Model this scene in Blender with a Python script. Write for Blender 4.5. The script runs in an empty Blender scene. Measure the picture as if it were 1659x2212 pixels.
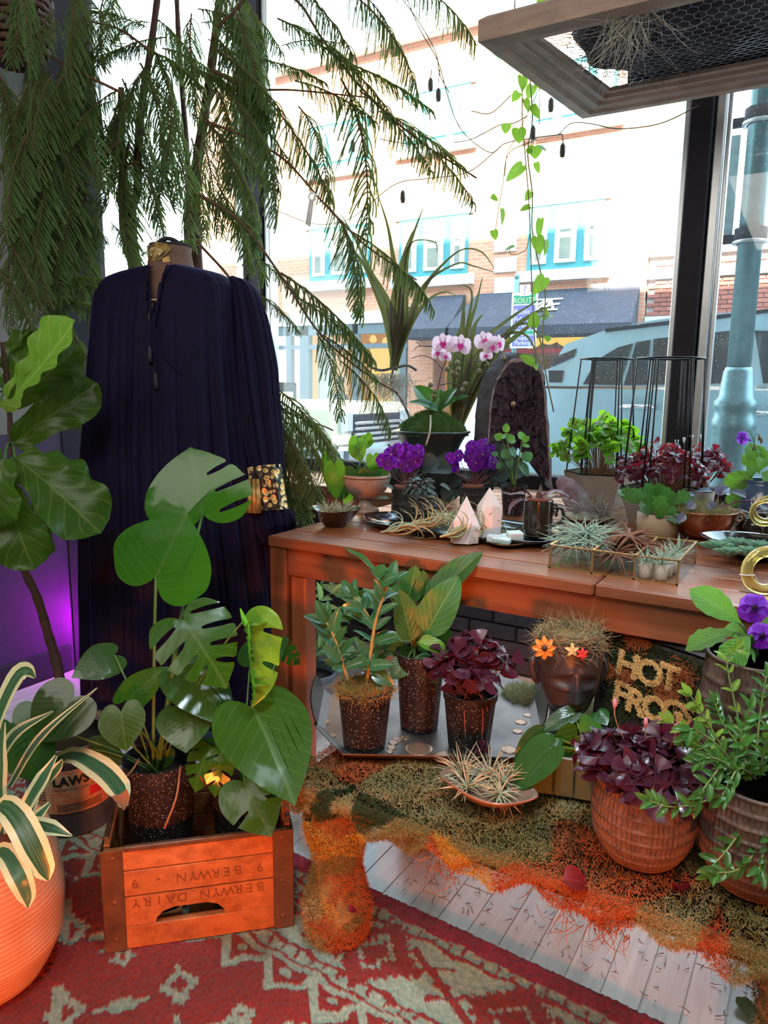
import bpy, bmesh, math, random
import numpy as np
from math import sin, cos, pi, radians
from mathutils import Vector, Matrix, geometry
random.seed(7); RNG = np.random.default_rng(11)
S = bpy.context.scene; COL = S.collection
# ---------------------------------------------------------------- camera
F, CX, CY = 1600.0, 829.5, 1106.0
CAM = np.array([0.0, 0.0, 1.25]); _p, _y, _r = radians(9.75), radians(31.0), radians(0.67)
_fh = np.array([-sin(_y), cos(_y), 0.0]); FW = _fh * cos(_p) - np.array([0, 0, sin(_p)])
_r0 = np.array([cos(_y), sin(_y), 0.0]); _u0 = np.cross(_r0, FW)
RT = _r0 * cos(_r) + _u0 * sin(_r); UP = _u0 * cos(_r) - _r0 * sin(_r)
cam = bpy.data.cameras.new('camera'); cam.sensor_fit = 'VERTICAL'; cam.sensor_height = 36.0
cam.lens = 36.0 * F / 2212.0; cam.clip_start = 0.02; cam.clip_end = 300
co = bpy.data.objects.new('camera', cam); COL.objects.link(co); S.camera = co
co.matrix_world = Matrix(((RT[0], UP[0], -FW[0], CAM[0]), (RT[1], UP[1], -FW[1], CAM[1]), (RT[2], UP[2], -FW[2], CAM[2]), (0, 0, 0, 1)))
# ---------------------------------------------------------------- sky, sun, room lamps, added fill lamps, exposure
w = bpy.data.worlds.new('sky'); S.world = w; w.use_nodes = True; _n = w.node_tree
_bg = _n.nodes['Background']; _bg.inputs['Strength'].default_value = 4.6
_tc = _n.nodes.new('ShaderNodeTexCoord'); _sx = _n.nodes.new('ShaderNodeSeparateXYZ'); _rp = _n.nodes.new('ShaderNodeValToRGB')
_n.links.new(_tc.outputs['Generated'], _sx.inputs[0]); _n.links.new(_sx.outputs['Z'], _rp.inputs[0]); _n.links.new(_rp.outputs[0], _bg.inputs[0])
_rp.color_ramp.elements[0].color = (1.35, 1.5, 1.5, 1); _rp.color_ramp.elements[1].color = (0.95, 1.35, 1.65, 1); _rp.color_ramp.elements[1].position = 0.7
def lamp(name, typ, loc, energy, color, size=0.5, aim=None, **k):
    l = bpy.data.lights.new(name, typ); l.energy = energy; l.color = color
    if typ == 'AREA': l.size = size
    elif typ != 'SUN': l.shadow_soft_size = size
    for a, b in k.items(): setattr(l, a, b)
    o = bpy.data.objects.new(name, l); COL.objects.link(o); o.location = loc
    if aim is not None: o.rotation_euler = (Vector(aim) - Vector(loc)).to_track_quat('-Z', 'Y').to_euler()
    return o
lamp('sun', 'SUN', (0, -10, 20), 34.0, (1.0, 0.9, 0.72), aim=(-3.2, 0.7, 13.0), angle=0.009)
lamp('window_portal', 'AREA', (-0.95, 3.32, 2.15), 1.0, (1, 1, 1), 3.6, aim=(-0.95, 0, 2.15), shape='RECTANGLE', size_y=2.9).data.cycles.is_portal = True
lamp('ceiling_fill_lamp', 'AREA', (-0.2, -0.6, 3.0), 44.0, (1.0, 0.94, 0.84), 1.6, aim=(-0.8, 1.2, 0.5))  # unseen area lamp added as general room fill
lamp('shop_orange_lamp', 'SPOT', (0.3, -0.6, 0.5), 240.0, (1.0, 0.19, 0.03), 0.1, aim=(-0.9, 1.37, -0.06), spot_size=radians(51), spot_blend=0.45)
lamp('cool_floor_fill_spot', 'SPOT', (-0.1, 0.75, 3.4), 260.0, (0.72, 0.87, 1.0), 0.15, aim=(-0.3, 1.3, 0), spot_size=radians(46), spot_blend=0.8)  # unseen spot added overhead to brighten floor, rug and bench
for gx in (-1.0, -0.2, 0.5): lamp('under_table_fill_lamp', 'AREA', (gx, 2.2, 0.69), 3.4, (0.72, 0.87, 1.0), 0.7, aim=(gx + 0.01, 2.1, 0), shape='RECTANGLE', size_y=0.5)  # lamps added under the table to brighten the floor, no fittings
lamp('side_fill_lamp', 'AREA', (-1.7, -0.9, 2.6), 14.0, (1.0, 0.95, 0.85), 1.0, aim=(-1.5, 1.6, 0.9))  # unseen lamp added as extra fill for the left side
lamp('added_door_portal', 'AREA', (1.62, 3.3, 1.2), 1.0, (1, 1, 1), 1.5, aim=(1.62, 0, 1.2), shape='RECTANGLE', size_y=2.3).data.cycles.is_portal = True  # samples the sky through the added door
lamp('purple_grow_lamp', 'AREA', (-2.6, 2.16, 0.16), 5.0, (0.7, 0.0, 1.0), 0.06, aim=(-2.78, 2.0, 0.22))
vs = S.view_settings; vs.view_transform = 'Standard'; vs.look = 'None'; vs.exposure = 0.2; vs.gamma = 1.0; vs.use_curve_mapping = False
cy = S.cycles; cy.max_bounces = 6; cy.diffuse_bounces = 3; cy.glossy_bounces = 3; cy.transmission_bounces = 5; cy.transparent_max_bounces = 12
cy.caustics_reflective = False; cy.caustics_refractive = False; cy.use_denoising = True; cy.sample_clamp_indirect = 6.0
# ---------------------------------------------------------------- geometry helpers
def ray(px, py): return FW + (px - CX) / F * RT - (py - CY) / F * UP
def P(px, py, y=None, z=None, x=None, d=None):      # the point of the scene on a sight line, at a known plane or depth
    r = ray(px, py)
    t = d if d is not None else (y - CAM[1]) / r[1] if y is not None else (z - CAM[2]) / r[2] if z is not None else (x - CAM[0]) / r[0]
    return CAM + t * r
def dep(p): return float((np.asarray(p) - CAM) @ FW)
def mpp(p): return dep(p) / F                       # metres per pixel at a point
def V3(a): return np.asarray(a, float)
def nrm(v): v = V3(v); return v / (np.linalg.norm(v) + 1e-12)
TOCAM = -FW
def cdir(r, u, c): return nrm(RT * r + UP * u + TOCAM * c)
def basis(yv, nv):
    y = nrm(yv); z = V3(nv) - y * (V3(nv) @ y)
    if np.linalg.norm(z) < 1e-6: z = np.cross(y, [1, 0, .1])
    z = nrm(z); x = np.cross(y, z); return x, y, z
def mat4(o, x, y, z): return Matrix(((x[0], y[0], z[0], o[0]), (x[1], y[1], z[1], o[1]), (x[2], y[2], z[2], o[2]), (0, 0, 0, 1)))
def bez(p0, p1, p2, n=10):
    p0, p1, p2 = V3(p0), V3(p1), V3(p2); t = np.linspace(0, 1, n)[:, None]
    return (1 - t) ** 2 * p0 + 2 * t * (1 - t) * p1 + t * t * p2
def spline(pts, n=24):
    p = np.array(pts, float); k = len(p); q = np.vstack([2 * p[0] - p[1], p, 2 * p[-1] - p[-2]]); out = []
    for s in np.linspace(0, k - 1 - 1e-9, n):
        i = int(s); t = s - i; a, b, c, d = q[i], q[i + 1], q[i + 2], q[i + 3]
        out.append(.5 * (2 * b + (c - a) * t + (2 * a - 5 * b + 4 * c - d) * t * t + (3 * b - a - 3 * c + d) * t ** 3))
    return np.array(out)
ORG = {}
class MB:
    def __init__(s): s.v = []; s.f = []; s.uv = []; s.n = 0; s.mi = []
    def add(s, v, f, uv=None, mi=0):
        v = np.asarray(v, float).reshape(-1, 3); k = s.n; s.v.append(v); s.n += len(v)
        s.uv.append(np.zeros((len(v), 2)) if uv is None else np.asarray(uv, float))
        s.f += [tuple(i + k for i in q) for q in f]; s.mi += [mi] * len(f); return s
    def grid(s, A, uv=None, wrap=False, mi=0, flip=False):
        A = np.asarray(A, float); a, b = A.shape[:2]; f = []
        for i in range(a - 1):
            for j in range(b if wrap else b - 1):
                j2 = (j + 1) % b; q = (i * b + j, i * b + j2, (i + 1) * b + j2, (i + 1) * b + j); f.append(q[::-1] if flip else q)
        if uv is None:
            uu, vv = np.meshgrid(np.linspace(0, 1, b), np.linspace(0, 1, a)); uv = np.dstack([uu, vv]).reshape(-1, 2)
        return s.add(A.reshape(-1, 3), f, uv, mi)
    def box(s, c, size, R=None, ch=0.0, mi=0):
        h = V3(size) / 2; ch = min(ch, h.min() * .8)
        if ch <= 0:
            v = np.array([(i, j, k) for i in (-1, 1) for j in (-1, 1) for k in (-1, 1)], float) * h
            f = [(0, 1, 3, 2), (4, 6, 7, 5), (0, 4, 5, 1), (2, 3, 7, 6), (0, 2, 6, 4), (1, 5, 7, 3)]
        else:
            v = []; 
            for sg in [(i, j, k) for i in (-1, 1) for j in (-1, 1) for k in (-1, 1)]:
                for a in range(3): q = h - ch; q[a] = h[a]; v.append(q * sg)
            v = np.array(v); I = lambda i, j, k, a: ((i * 2 + j) * 2 + k) * 3 + a; f = []
            for a in range(3):
                b, c2 = (a + 1) % 3, (a + 2) % 3
                for sgn in (0, 1):
                    q = []
                    for (m, n) in ((0, 0), (1, 0), (1, 1), (0, 1)):
                        t = [0, 0, 0]; t[a] = sgn; t[b] = m; t[c2] = n; q.append(I(*t, a))
                    f.append(tuple(q if sgn else q[::-1]))
                for m in (0, 1):
                    for n in (0, 1):
                        t0 = [0, 0, 0]; t0[b] = m; t0[c2] = n; t1 = list(t0); t1[a] = 1
                        q = (I(*t0, b), I(*t1, b), I(*t1, c2), I(*t0, c2)); f.append(q if m == n else q[::-1])
            for i in (0, 1):
                for j in (0, 1):
                    for k in (0, 1):
                        q = (I(i, j, k, 0), I(i, j, k, 1), I(i, j, k, 2)); f.append(q if (i + j + k) % 2 else q[::-1])
        if R is not None: v = v @ np.asarray(R, float).T
        uv = np.column_stack([v[:, 0] + v[:, 1], v[:, 2]])
        return s.add(v + V3(c), f, uv, mi)
    def tube(s, pts, r, n=6, cap=True, mi=0):
        p = np.asarray(pts, float); k = len(p); r = np.broadcast_to(np.asarray(r, float), (k,)) if np.ndim(r) < 2 else r
        t = np.gradient(p, axis=0); t /= np.linalg.norm(t, axis=1)[:, None] + 1e-12
        a = np.array([0, 0, 1.]) if abs(t[0][2]) < .9 else np.array([1., 0, 0]); A = []
        for i in range(k):
            a = a - t[i] * (a @ t[i]); a /= np.linalg.norm(a) + 1e-12; b = np.cross(t[i], a); th = np.arange(n) * 2 * pi / n
            A.append(p[i] + r[i] * (np.cos(th)[:, None] * a + np.sin(th)[:, None] * b))
        k0 = s.n; s.grid(A, wrap=True, mi=mi)
        if cap: s.f += [tuple(k0 + i for i in range(n))[::-1], tuple(k0 + (k - 1) * n + i for i in range(n))]; s.mi += [mi, mi]
        return s
    def lathe(s, prof, c=(0, 0, 0), n=32, fn=None, mi=0, sx=1, sy=1):
        th = np.arange(n) * 2 * pi / n; A = []
        for j, (r, z) in enumerate(prof):
            rr = np.full(n, r, float) if fn is None else fn(r, z, th)
            A.append(np.column_stack([rr * np.cos(th) * sx, rr * np.sin(th) * sy, np.full(n, z)]) + V3(c))
        k0 = s.n; s.grid(A, wrap=True, mi=mi)
        if prof[0][0] > 1e-4 and len(prof) > 1: s.f.append(tuple(k0 + i for i in range(n))[::-1]); s.mi.append(mi)
        if prof[-1][0] > 1e-4: s.f.append(tuple(k0 + (len(prof) - 1) * n + i for i in range(n))); s.mi.append(mi)
        return s
    def mesh(s, name, org=(0, 0, 0), smooth=True, M=None):
        v = np.vstack(s.v); v = v if M is None else v @ np.array(M)[:3, :3].T + np.array(M)[:3, 3]
        me = bpy.data.meshes.new(name); me.from_pydata((v - V3(org)).tolist(), [], s.f)
        uv = np.vstack(s.uv); ul = me.uv_layers.new(name='UVMap'); li = np.empty(len(me.loops), np.int32); me.loops.foreach_get('vertex_index', li)
        ul.data.foreach_set('uv', uv[li].astype(np.float32).ravel())
        if smooth: me.polygons.foreach_set('use_smooth', np.ones(len(me.polygons), bool))
        if any(s.mi): me.polygons.foreach_set('material_index', np.array(s.mi, np.int32))
        me.update(); return me
    def obj(s, name, mat, par=None, smooth=True, ang=None):
        me = s.mesh(name, ORG[par] if par is not None else (0, 0, 0), smooth)
        for m in (mat if isinstance(mat, (list, tuple)) else [mat]): me.materials.append(m)
        if ang: me.set_sharp_from_angle(angle=radians(ang))
        return link(name, me, par)
def link(name, me, par=None):
    o = bpy.data.objects.new(name, me); COL.objects.link(o)
    ORG[o] = ORG[par] if par is not None else V3((0, 0, 0))
    if par is not None: o.parent = par
    return o
def thing(name, label, cat, loc, group=None):
    o = bpy.data.objects.new(name, None); COL.objects.link(o); o.location = loc; ORG[o] = V3(loc); o.empty_display_size = .05
    o['label'] = label; o['category'] = cat
    if group: o['group'] = group
    return o
def tag(o, label, cat=None, group=None):                   # a thing of one mesh: move its origin to its base
    o['label'] = label
    if cat: o['category'] = cat
    if group: o['group'] = group
    return o
def struct(o): o['kind'] = 'structure'; return o
def stuff(o): o['kind'] = 'stuff'; return o
def inst(name, me, M, par): 
    o = bpy.data.objects.new(name, me); COL.objects.link(o); ORG[o] = ORG[par]; o.parent = par
    o.matrix_basis = Matrix.Translation(-Vector(ORG[par])) @ M; return o
def inst0(name, me, M): o = bpy.data.objects.new(name, me); COL.objects.link(o); o.matrix_basis = M; ORG[o] = V3(M.translation); return o
# leaf blades: unit length along +Y, unit width along X, upper side +Z; uv = (-1..1 across, 0..1 along)
def prof(*kp):
    xs, ys = zip(*kp); return lambda t: np.interp(t, xs, ys)
W_LANCE = lambda t: np.sin(pi * np.clip(t, 0, 1) ** .85) ** .8
W_OVATE = lambda t: np.sin(pi * np.clip(t, 0, 1) ** .7) ** .65
W_ROUND = lambda t: np.sqrt(np.clip(1 - (2 * t - 1) ** 2, 0, 1))
W_OBOV = lambda t: np.sin(pi * np.clip(t, 0, 1) ** 1.35) ** .75
W_STRAP = lambda t: np.clip(np.minimum(.75 + t, (1 - t) * 2.2) , 0, 1) ** .8
W_FIDDLE = prof((0, .03), (.04, .3), (.15, .55), (.3, .62), (.42, .68), (.6, .95), (.75, 1), (.87, .85), (.95, .5), (1, .02))
def blade(wf, nu=7, nv=14, fold=.12, droop=.5, wave=0., freq=3, cup=0., twist=0., th=0):
    t = np.linspace(0, 1, nv); u = np.linspace(-1, 1, nu); T, U = np.meshgrid(t, u, indexing='ij'); Wd = wf(t)[:, None]
    x = U * Wd * .5; z = fold * np.abs(U) * Wd * .5 + cup * (U ** 2) * Wd * .5 + wave * np.sin(freq * 2 * pi * T + (U > 0) * 1.3) * np.abs(U) ** 1.5
    if abs(droop) > 1e-3: a = droop * T; y2 = np.sin(a) / droop - z * np.sin(-a) * 0; z2 = -(1 - np.cos(a)) / droop; y, z = y2 + z * np.sin(a), z2 + z * np.cos(a)
    else: y = T
    if twist: a = twist * T; x, z = x * np.cos(a) - z * np.sin(a), z * np.cos(a) + x * np.sin(a)
    return MB().grid(np.dstack([x, y, z]), np.dstack([U, T]).reshape(-1, 2))
def csm(p): p = np.array(p); a, b, c = np.roll(p, 1, 0), np.roll(p, -1, 0), np.roll(p, -2, 0); f = lambda t: .5 * (2 * p + (b - a) * t + (2 * a - 5 * p + 4 * b - c) * t * t + (3 * p - a - 3 * b + c) * t ** 3); return [tuple(x) for x in np.stack([p, f(.33), f(.67)], 1).reshape(-1, 2)]
def outline(poly, holes=(), n=13, curve=None, dens=.08, sm=True):          # a leaf of free outline with holes, in unit space
    pts = []; loops = []; poly = csm(poly) if sm else poly
    for lp in [poly] + list(holes): loops.append(list(range(len(pts), len(pts) + len(lp)))); pts += [Vector((a, b)) for a, b in lp]
    xs = [p.x for p in pts]; ys = [p.y for p in pts]
    for i in np.arange(min(xs) + .04, max(xs), dens):
        for j in np.arange(min(ys) + .04, max(ys), dens): pts.append(Vector((i + .013 * sin(j * 40), j + .011 * cos(i * 37))))
    vs_, _, fs, _, _, _ = geometry.delaunay_2d_cdt(pts, [], loops, 4, 1e-5)
    v = np.array([(p.x, p.y, 0) for p in vs_]); u = v[:, 0] / max(abs(v[:, 0]).max(), 1e-6); t = v[:, 1].copy()
    if curve: v = curve(v)
    m = MB(); m.add(v, [tuple(q) for q in fs], np.column_stack([u, t])); return m
def lcurve(fold=.15, droop=.6, wave=.02, cup=-.3, seed=0):
    r = np.random.default_rng(seed); ph = r.uniform(0, 6, 3)
    def fn(v):
        x, y = v[:, 0].copy(), v[:, 1].copy(); z = fold * np.abs(x) + cup * x * x + wave * np.sin(9 * y + ph[0] + 3 * np.sign(x)) * np.abs(x) * 2 - .006 * np.abs(np.sin(11 * (y - .5 * np.abs(x)))) * np.abs(x)
        a = droop * y; return np.column_stack([x, np.where(abs(droop) > 1e-3, np.sin(a) / droop, y) + z * np.sin(a), -(1 - np.cos(a)) / droop + z * np.cos(a)])
    return fn
def heart(lobe=.16, wide=.5, n=14, tip=1.0):                # outline: sinus at origin, lobes behind, tip at (0,1)
    R = [(0, 0), (.05, -lobe * .45), (.14, -lobe * .9), (.25, -lobe), (.37, -lobe * .7), (.46, .02), (.5, .15), (.495, .3), (.45, .46), (.36, .62), (.24, .77), (.12, .89), (.045, .955), (0, tip)]
    R = [(x * wide / .5, y) for x, y in R]; return R + [(-x, y) for x, y in R[-2:0:-1]]
def monst(slots_r, slots_l, lobe=.16, wide=.5, depth=.62):
    base = heart(lobe, wide); k = len(heart(lobe, wide)) // 2 + 1; right = base[:k]; out = []
    def side(sl, sg):
        pts = []; sl = sorted(sl); r = np.array(right); ts = np.cumsum(np.r_[0, np.linalg.norm(np.diff(r, axis=0), axis=1)]); ts /= ts[-1]
        ev = lambda t: np.array([np.interp(t, ts, r[:, 0]), np.interp(t, ts, r[:, 1])]); cur = 0
        stops = [(t, 'p') for t in ts] + [(s, 's') for s in sl]
        for t, k2 in sorted(stops):
            if k2 == 'p':
                if any(abs(t - s) < .028 for s in sl): continue
                pts.append(ev(t))
            else:
                a, b, m = ev(t - .022), ev(t + .022), ev(t); inn = np.array([m[0] * (1 - depth), m[1] - .16 * depth]); d = nrm(m - inn); nn = np.array([-d[1], d[0]]); mid = (m + inn) / 2; w_ = .035
                sgn = 1 if nn @ (b - a) > 0 else -1
                pts += [a, mid - sgn * nn * w_, inn - sgn * nn * .02, inn - d * .02, inn + sgn * nn * .02, mid + sgn * nn * w_, b]
        return [(float(x) * sg, float(y)) for x, y in pts]
    return side(slots_r, 1) + side(slots_l, -1)[-2:0:-1]
def oval(cx, cy_, a, b, rot=0, n=10): return [(cx + a * cos(t) * cos(rot) - b * sin(t) * sin(rot), cy_ + a * cos(t) * sin(rot) + b * sin(t) * cos(rot)) for t in np.arange(n) * 2 * pi / n]
def mk(mb, name, mat, smooth=True):
    me = mb.mesh(name, smooth=smooth)
    for m in (mat if isinstance(mat, (list, tuple)) else [mat]): me.materials.append(m)
    return me
def leafM(b, t, width, n):                                  # placement: base, tip, width in metres, normal
    b, t = V3(b), V3(t); L = np.linalg.norm(t - b); x, y, z = basis(t - b, n); return mat4(b, x * width, y * L, z * L)
def leafpx(par, me, b, t, wpx, d, d2=None, n=(0, .4, 1), stem=None, sr=.003, smat=None, name='leaf', bend=None):
    B = P(*b, d=d); T = P(*t, d=d2 if d2 else d); m = leafM(B, T, wpx * mpp((B + T) / 2), cdir(*n)); o = inst(name, me, m, par)
    if stem is not None:
        s0 = V3(stem); mid = (s0 * .45 + B * .55) + (V3(bend) if bend is not None else np.array([0, 0, .12 * np.linalg.norm(B - s0)]))
        MB().tube(bez(s0, mid, B, 10), np.linspace(sr * 1.3, sr, 10), 6).obj('stalk', smat, par)
    return o
def strands(roots, dirs, L, r=.0008, seg=4, curl=.5, grav=0., seed=0, ns=3):   # many thin curved strands as one mesh
    g = np.random.default_rng(seed); n = len(roots); d = dirs / (np.linalg.norm(dirs, axis=1)[:, None] + 1e-9); p = roots.copy(); L = np.broadcast_to(L, (n,)); rings = []
    a = np.cross(d, g.normal(size=(n, 3))); a /= np.linalg.norm(a, axis=1)[:, None] + 1e-9; bb = g.normal(size=(n, 3)) * curl
    for k in range(seg + 1):
        b2 = np.cross(d, a); b2 /= np.linalg.norm(b2, axis=1)[:, None] + 1e-9; rr = r * (1 - .75 * k / seg)
        rr = np.broadcast_to(rr, (n,))[:, None] if np.ndim(r) else rr
        rings.append(np.stack([p + rr * (cos(t) * a + sin(t) * b2) for t in np.arange(ns) * 2 * pi / ns], 1))
        d = d + (bb + g.normal(size=(n, 3)) * curl * .5 + np.array([0, 0, -grav])) / seg; d /= np.linalg.norm(d, axis=1)[:, None]; p = p + d * (L / seg)[:, None]
        a = a - d * np.sum(a * d, 1)[:, None]; a /= np.linalg.norm(a, axis=1)[:, None] + 1e-9
    A = np.stack(rings, 1); v = A.reshape(-1, 3); K = (seg + 1) * ns; idx = np.arange(n)[:, None, None, None] * K
    i = np.arange(seg)[None, :, None] * ns; j = np.arange(ns)[None, None, :]; j2 = (j + 1) % ns
    q = np.stack([i + j, i + j2, i + ns + j2, i + ns + j], -1); f = (idx + q).reshape(-1, 4); return v, f
def fastmesh(name, v, f, mat, par=None):
    org = ORG[par] if par is not None else V3((0, 0, 0)); me = bpy.data.meshes.new(name); k = f.shape[1]
    me.vertices.add(len(v)); me.vertices.foreach_set('co', (v - org).astype(np.float32).ravel()); me.loops.add(f.size); me.loops.foreach_set('vertex_index', f.astype(np.int32).ravel())
    me.polygons.add(len(f)); me.polygons.foreach_set('loop_start', (np.arange(len(f)) * k).astype(np.int32)); me.polygons.foreach_set('use_smooth', np.ones(len(f), bool)); me.update(calc_edges=True); me.materials.append(mat)
    return link(name, me, par)
def moss(name, pts, nor, L, mat, par=None, r=.0009, curl=.9, seed=0, grav=.2, seg=4, spread=.6):
    g = np.random.default_rng(seed); v, f = strands(V3(pts), V3(nor) + g.normal(size=np.shape(pts)) * spread, L * g.uniform(.5, 1.4, len(pts)), r, seg, curl, grav, seed); return stuff(fastmesh(name, v, f, mat, par))
def text(s, size, mat, M, par=None, name='lettering', depth=.0006, bend=None, align='CENTER', bold=0.):
    cu = bpy.data.curves.new('t', 'FONT'); cu.body = s; cu.size = size; cu.extrude = depth; cu.align_x = align; cu.align_y = 'CENTER'; cu.resolution_u = 3; cu.offset = bold
    o = bpy.data.objects.new('t', cu); COL.objects.link(o); dg = bpy.context.evaluated_depsgraph_get(); me = bpy.data.meshes.new_from_object(o.evaluated_get(dg)); bpy.data.objects.remove(o)
    v = np.empty(len(me.vertices) * 3, np.float32); me.vertices.foreach_get('co', v); v = v.reshape(-1, 3).astype(float)
    if bend: v = bend(v)
    A = np.array(M); v = v @ A[:3, :3].T + A[:3, 3]; v -= ORG[par] if par is not None else 0
    me.vertices.foreach_set('co', v.astype(np.float32).ravel()); me.materials.clear(); me.materials.append(mat); me.update(); me.name = name; return link(name, me, par)
def ribbon(pts, wd, nh, n=16, fold=.0, flat=False):          # a strap-shaped leaf along a path
    p = spline(pts, n); w_ = np.interp(np.linspace(0, 1, n), np.linspace(0, 1, len(wd)), wd); t = np.gradient(p, axis=0); A = []
    for i in range(n):
        x, y, z = basis(t[i], nh(i / (n - 1)) if callable(nh) else nh); A.append([p[i] + x * u * w_[i] * .5 + z * abs(u) * fold * w_[i] for u in (-1, -.5, 0, .5, 1)])
    U, T = np.meshgrid([-1, -.5, 0, .5, 1], np.linspace(0, 1, n)); return MB().grid(A, np.dstack([U, T]).reshape(-1, 2))
def strap(par, pp, wpx, m, n=(0, .5, 1), fold=.12, name='leaf', seg=16):   # pp: (px, py, depth)
    q = [P(x, y, d=d) for x, y, d in pp]; s_ = mpp(q[len(q) // 2]); return ribbon(q, [a * s_ for a in wpx], cdir(*n), seg, fold).obj(name, m, par)
def rosette(mb, c, R, n, up=.5, curl=.8, r=.0022, seed=0, seg=7, axis=(0, 0, 1), grav=.0, base=.12):   # an air plant: thin tapering leaves
    g = np.random.default_rng(seed); ax = nrm(axis); x, y, z = basis(ax, (1, .2, .1)) if abs(ax[0]) < .9 else basis(ax, (0, 1, .1))
    for i in range(n):
        a = i * 2.39996 + g.uniform(-.3, .3); e = (i + .5) / n; el = .15 + (1.25 - .15) * (1 - e) * up * 1.6 + g.uniform(-.1, .1); side = x * cos(a) + z * sin(a); d = side * cos(el) + ax * sin(el); L = R * (.75 + .35 * g.random()); p = V3(c) + side * R * base * .5; pts = [p]; k = g.normal(0, .35, 3) * curl
        for s_ in range(seg): d = nrm(d + (k + (side * .7 - ax * .55) * curl + np.array([0, 0, -grav])) / seg); p = p + d * L / seg; pts.append(p)
        mb.tube(pts, r * np.array([1.5, 1.35, 1.1, .95, .8, .6, .4, .12])[:seg + 1], 4, False)
    return mb
# ---------------------------------------------------------------- materials
def c4(c): return tuple(c)[:3] + (1.0,)
def nd(nt, t, ins=None, **props):
    n = nt.nodes.new('ShaderNode' + t)
    for k, v in props.items(): setattr(n, k, v)
    for k, v in (ins or {}).items():
        s = n.inputs[k]
        if isinstance(v, bpy.types.NodeSocket): nt.links.new(v, s)
        elif isinstance(v, (tuple, list)) and len(v) == 3 and s.type == 'RGBA': s.default_value = c4(v)
        else: s.default_value = v
    return n
def newmat(name):
    m = bpy.data.materials.new(name); m.use_nodes = True; nt = m.node_tree; nt.nodes.clear(); out = nt.nodes.new('ShaderNodeOutputMaterial'); return m, nt, out
def mth(nt, op, a, b=None, c=None):
    n = nt.nodes.new('ShaderNodeMath'); n.operation = op
    for i, v in enumerate((a, b, c)):
        if v is None: continue
        if isinstance(v, bpy.types.NodeSocket): nt.links.new(v, n.inputs[i])
        else: n.inputs[i].default_value = v
    return n.outputs[0]
def mix(nt, f, a, b):
    n = nt.nodes.new('ShaderNodeMix'); n.data_type = 'RGBA'
    for k, v in ((0, f), (6, a), (7, b)):
        if isinstance(v, bpy.types.NodeSocket): nt.links.new(v, n.inputs[k])
        elif k: n.inputs[k].default_value = c4(v)
        else: n.inputs[k].default_value = v
    return n.outputs[2]
def ramp(nt, f, stops, interp='LINEAR'):
    n = nt.nodes.new('ShaderNodeValToRGB'); nt.links.new(f, n.inputs[0]); e = n.color_ramp.elements; n.color_ramp.interpolation = interp
    while len(e) < len(stops): e.new(.5)
    for q, (p, c) in zip(e, stops): q.position = p; q.color = c4(c)
    return n.outputs[0]
def objco(nt, scale=(1, 1, 1), kind='Object'):
    return nd(nt, 'Mapping', {0: nd(nt, 'TexCoord').outputs[kind], 'Scale': scale}).outputs[0]
def noise(nt, scale, co=None, detail=3., rough=.55): return nd(nt, 'TexNoise', {**({'Vector': co} if co else {'Vector': objco(nt)}), 'Scale': scale, 'Detail': detail, 'Roughness': rough}).outputs['Fac']
def bump(nt, h, st=.3, dist=.01): return nd(nt, 'Bump', {'Height': h, 'Strength': st, 'Distance': dist}).outputs[0]
def matte(name, c, c2=None, rough=.6, scale=18., var=.25, bmp=.15, bscale=None, metal=0., spec=.4, coat=0., stretch=(1, 1, 1), specks=None, sheen=0., rnd=0., dist=.004):
    m, nt, out = newmat(name); co = objco(nt, stretch); c2 = c2 or tuple(x * (1 - var) for x in c)
    f = ramp(nt, noise(nt, scale, co), [(.32, (0, 0, 0)), (.68, (1, 1, 1))]); col = mix(nt, f, c, c2)
    if rnd:
        h = nd(nt, 'HueSaturation', {'Color': col, 'Value': mth(nt, 'MULTIPLY_ADD', nd(nt, 'ObjectInfo').outputs['Random'], rnd, 1 - rnd / 2)}); col = h.outputs[0]
    if specks:
        vv = nd(nt, 'TexVoronoi', {'Vector': objco(nt), 'Scale': specks[0]}); col = mix(nt, mth(nt, 'LESS_THAN', vv.outputs['Distance'], specks[1]), col, specks[2])
    b = nd(nt, 'BsdfPrincipled', {'Base Color': col, 'Roughness': rough, 'Metallic': metal, 'Specular IOR Level': spec, 'Coat Weight': coat, 'Sheen Weight': sheen})
    if bmp: nt.links.new(bump(nt, noise(nt, bscale or scale * 3, co), bmp, dist), b.inputs['Normal'])
    nt.links.new(b.outputs[0], out.inputs[0]); return m
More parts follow.
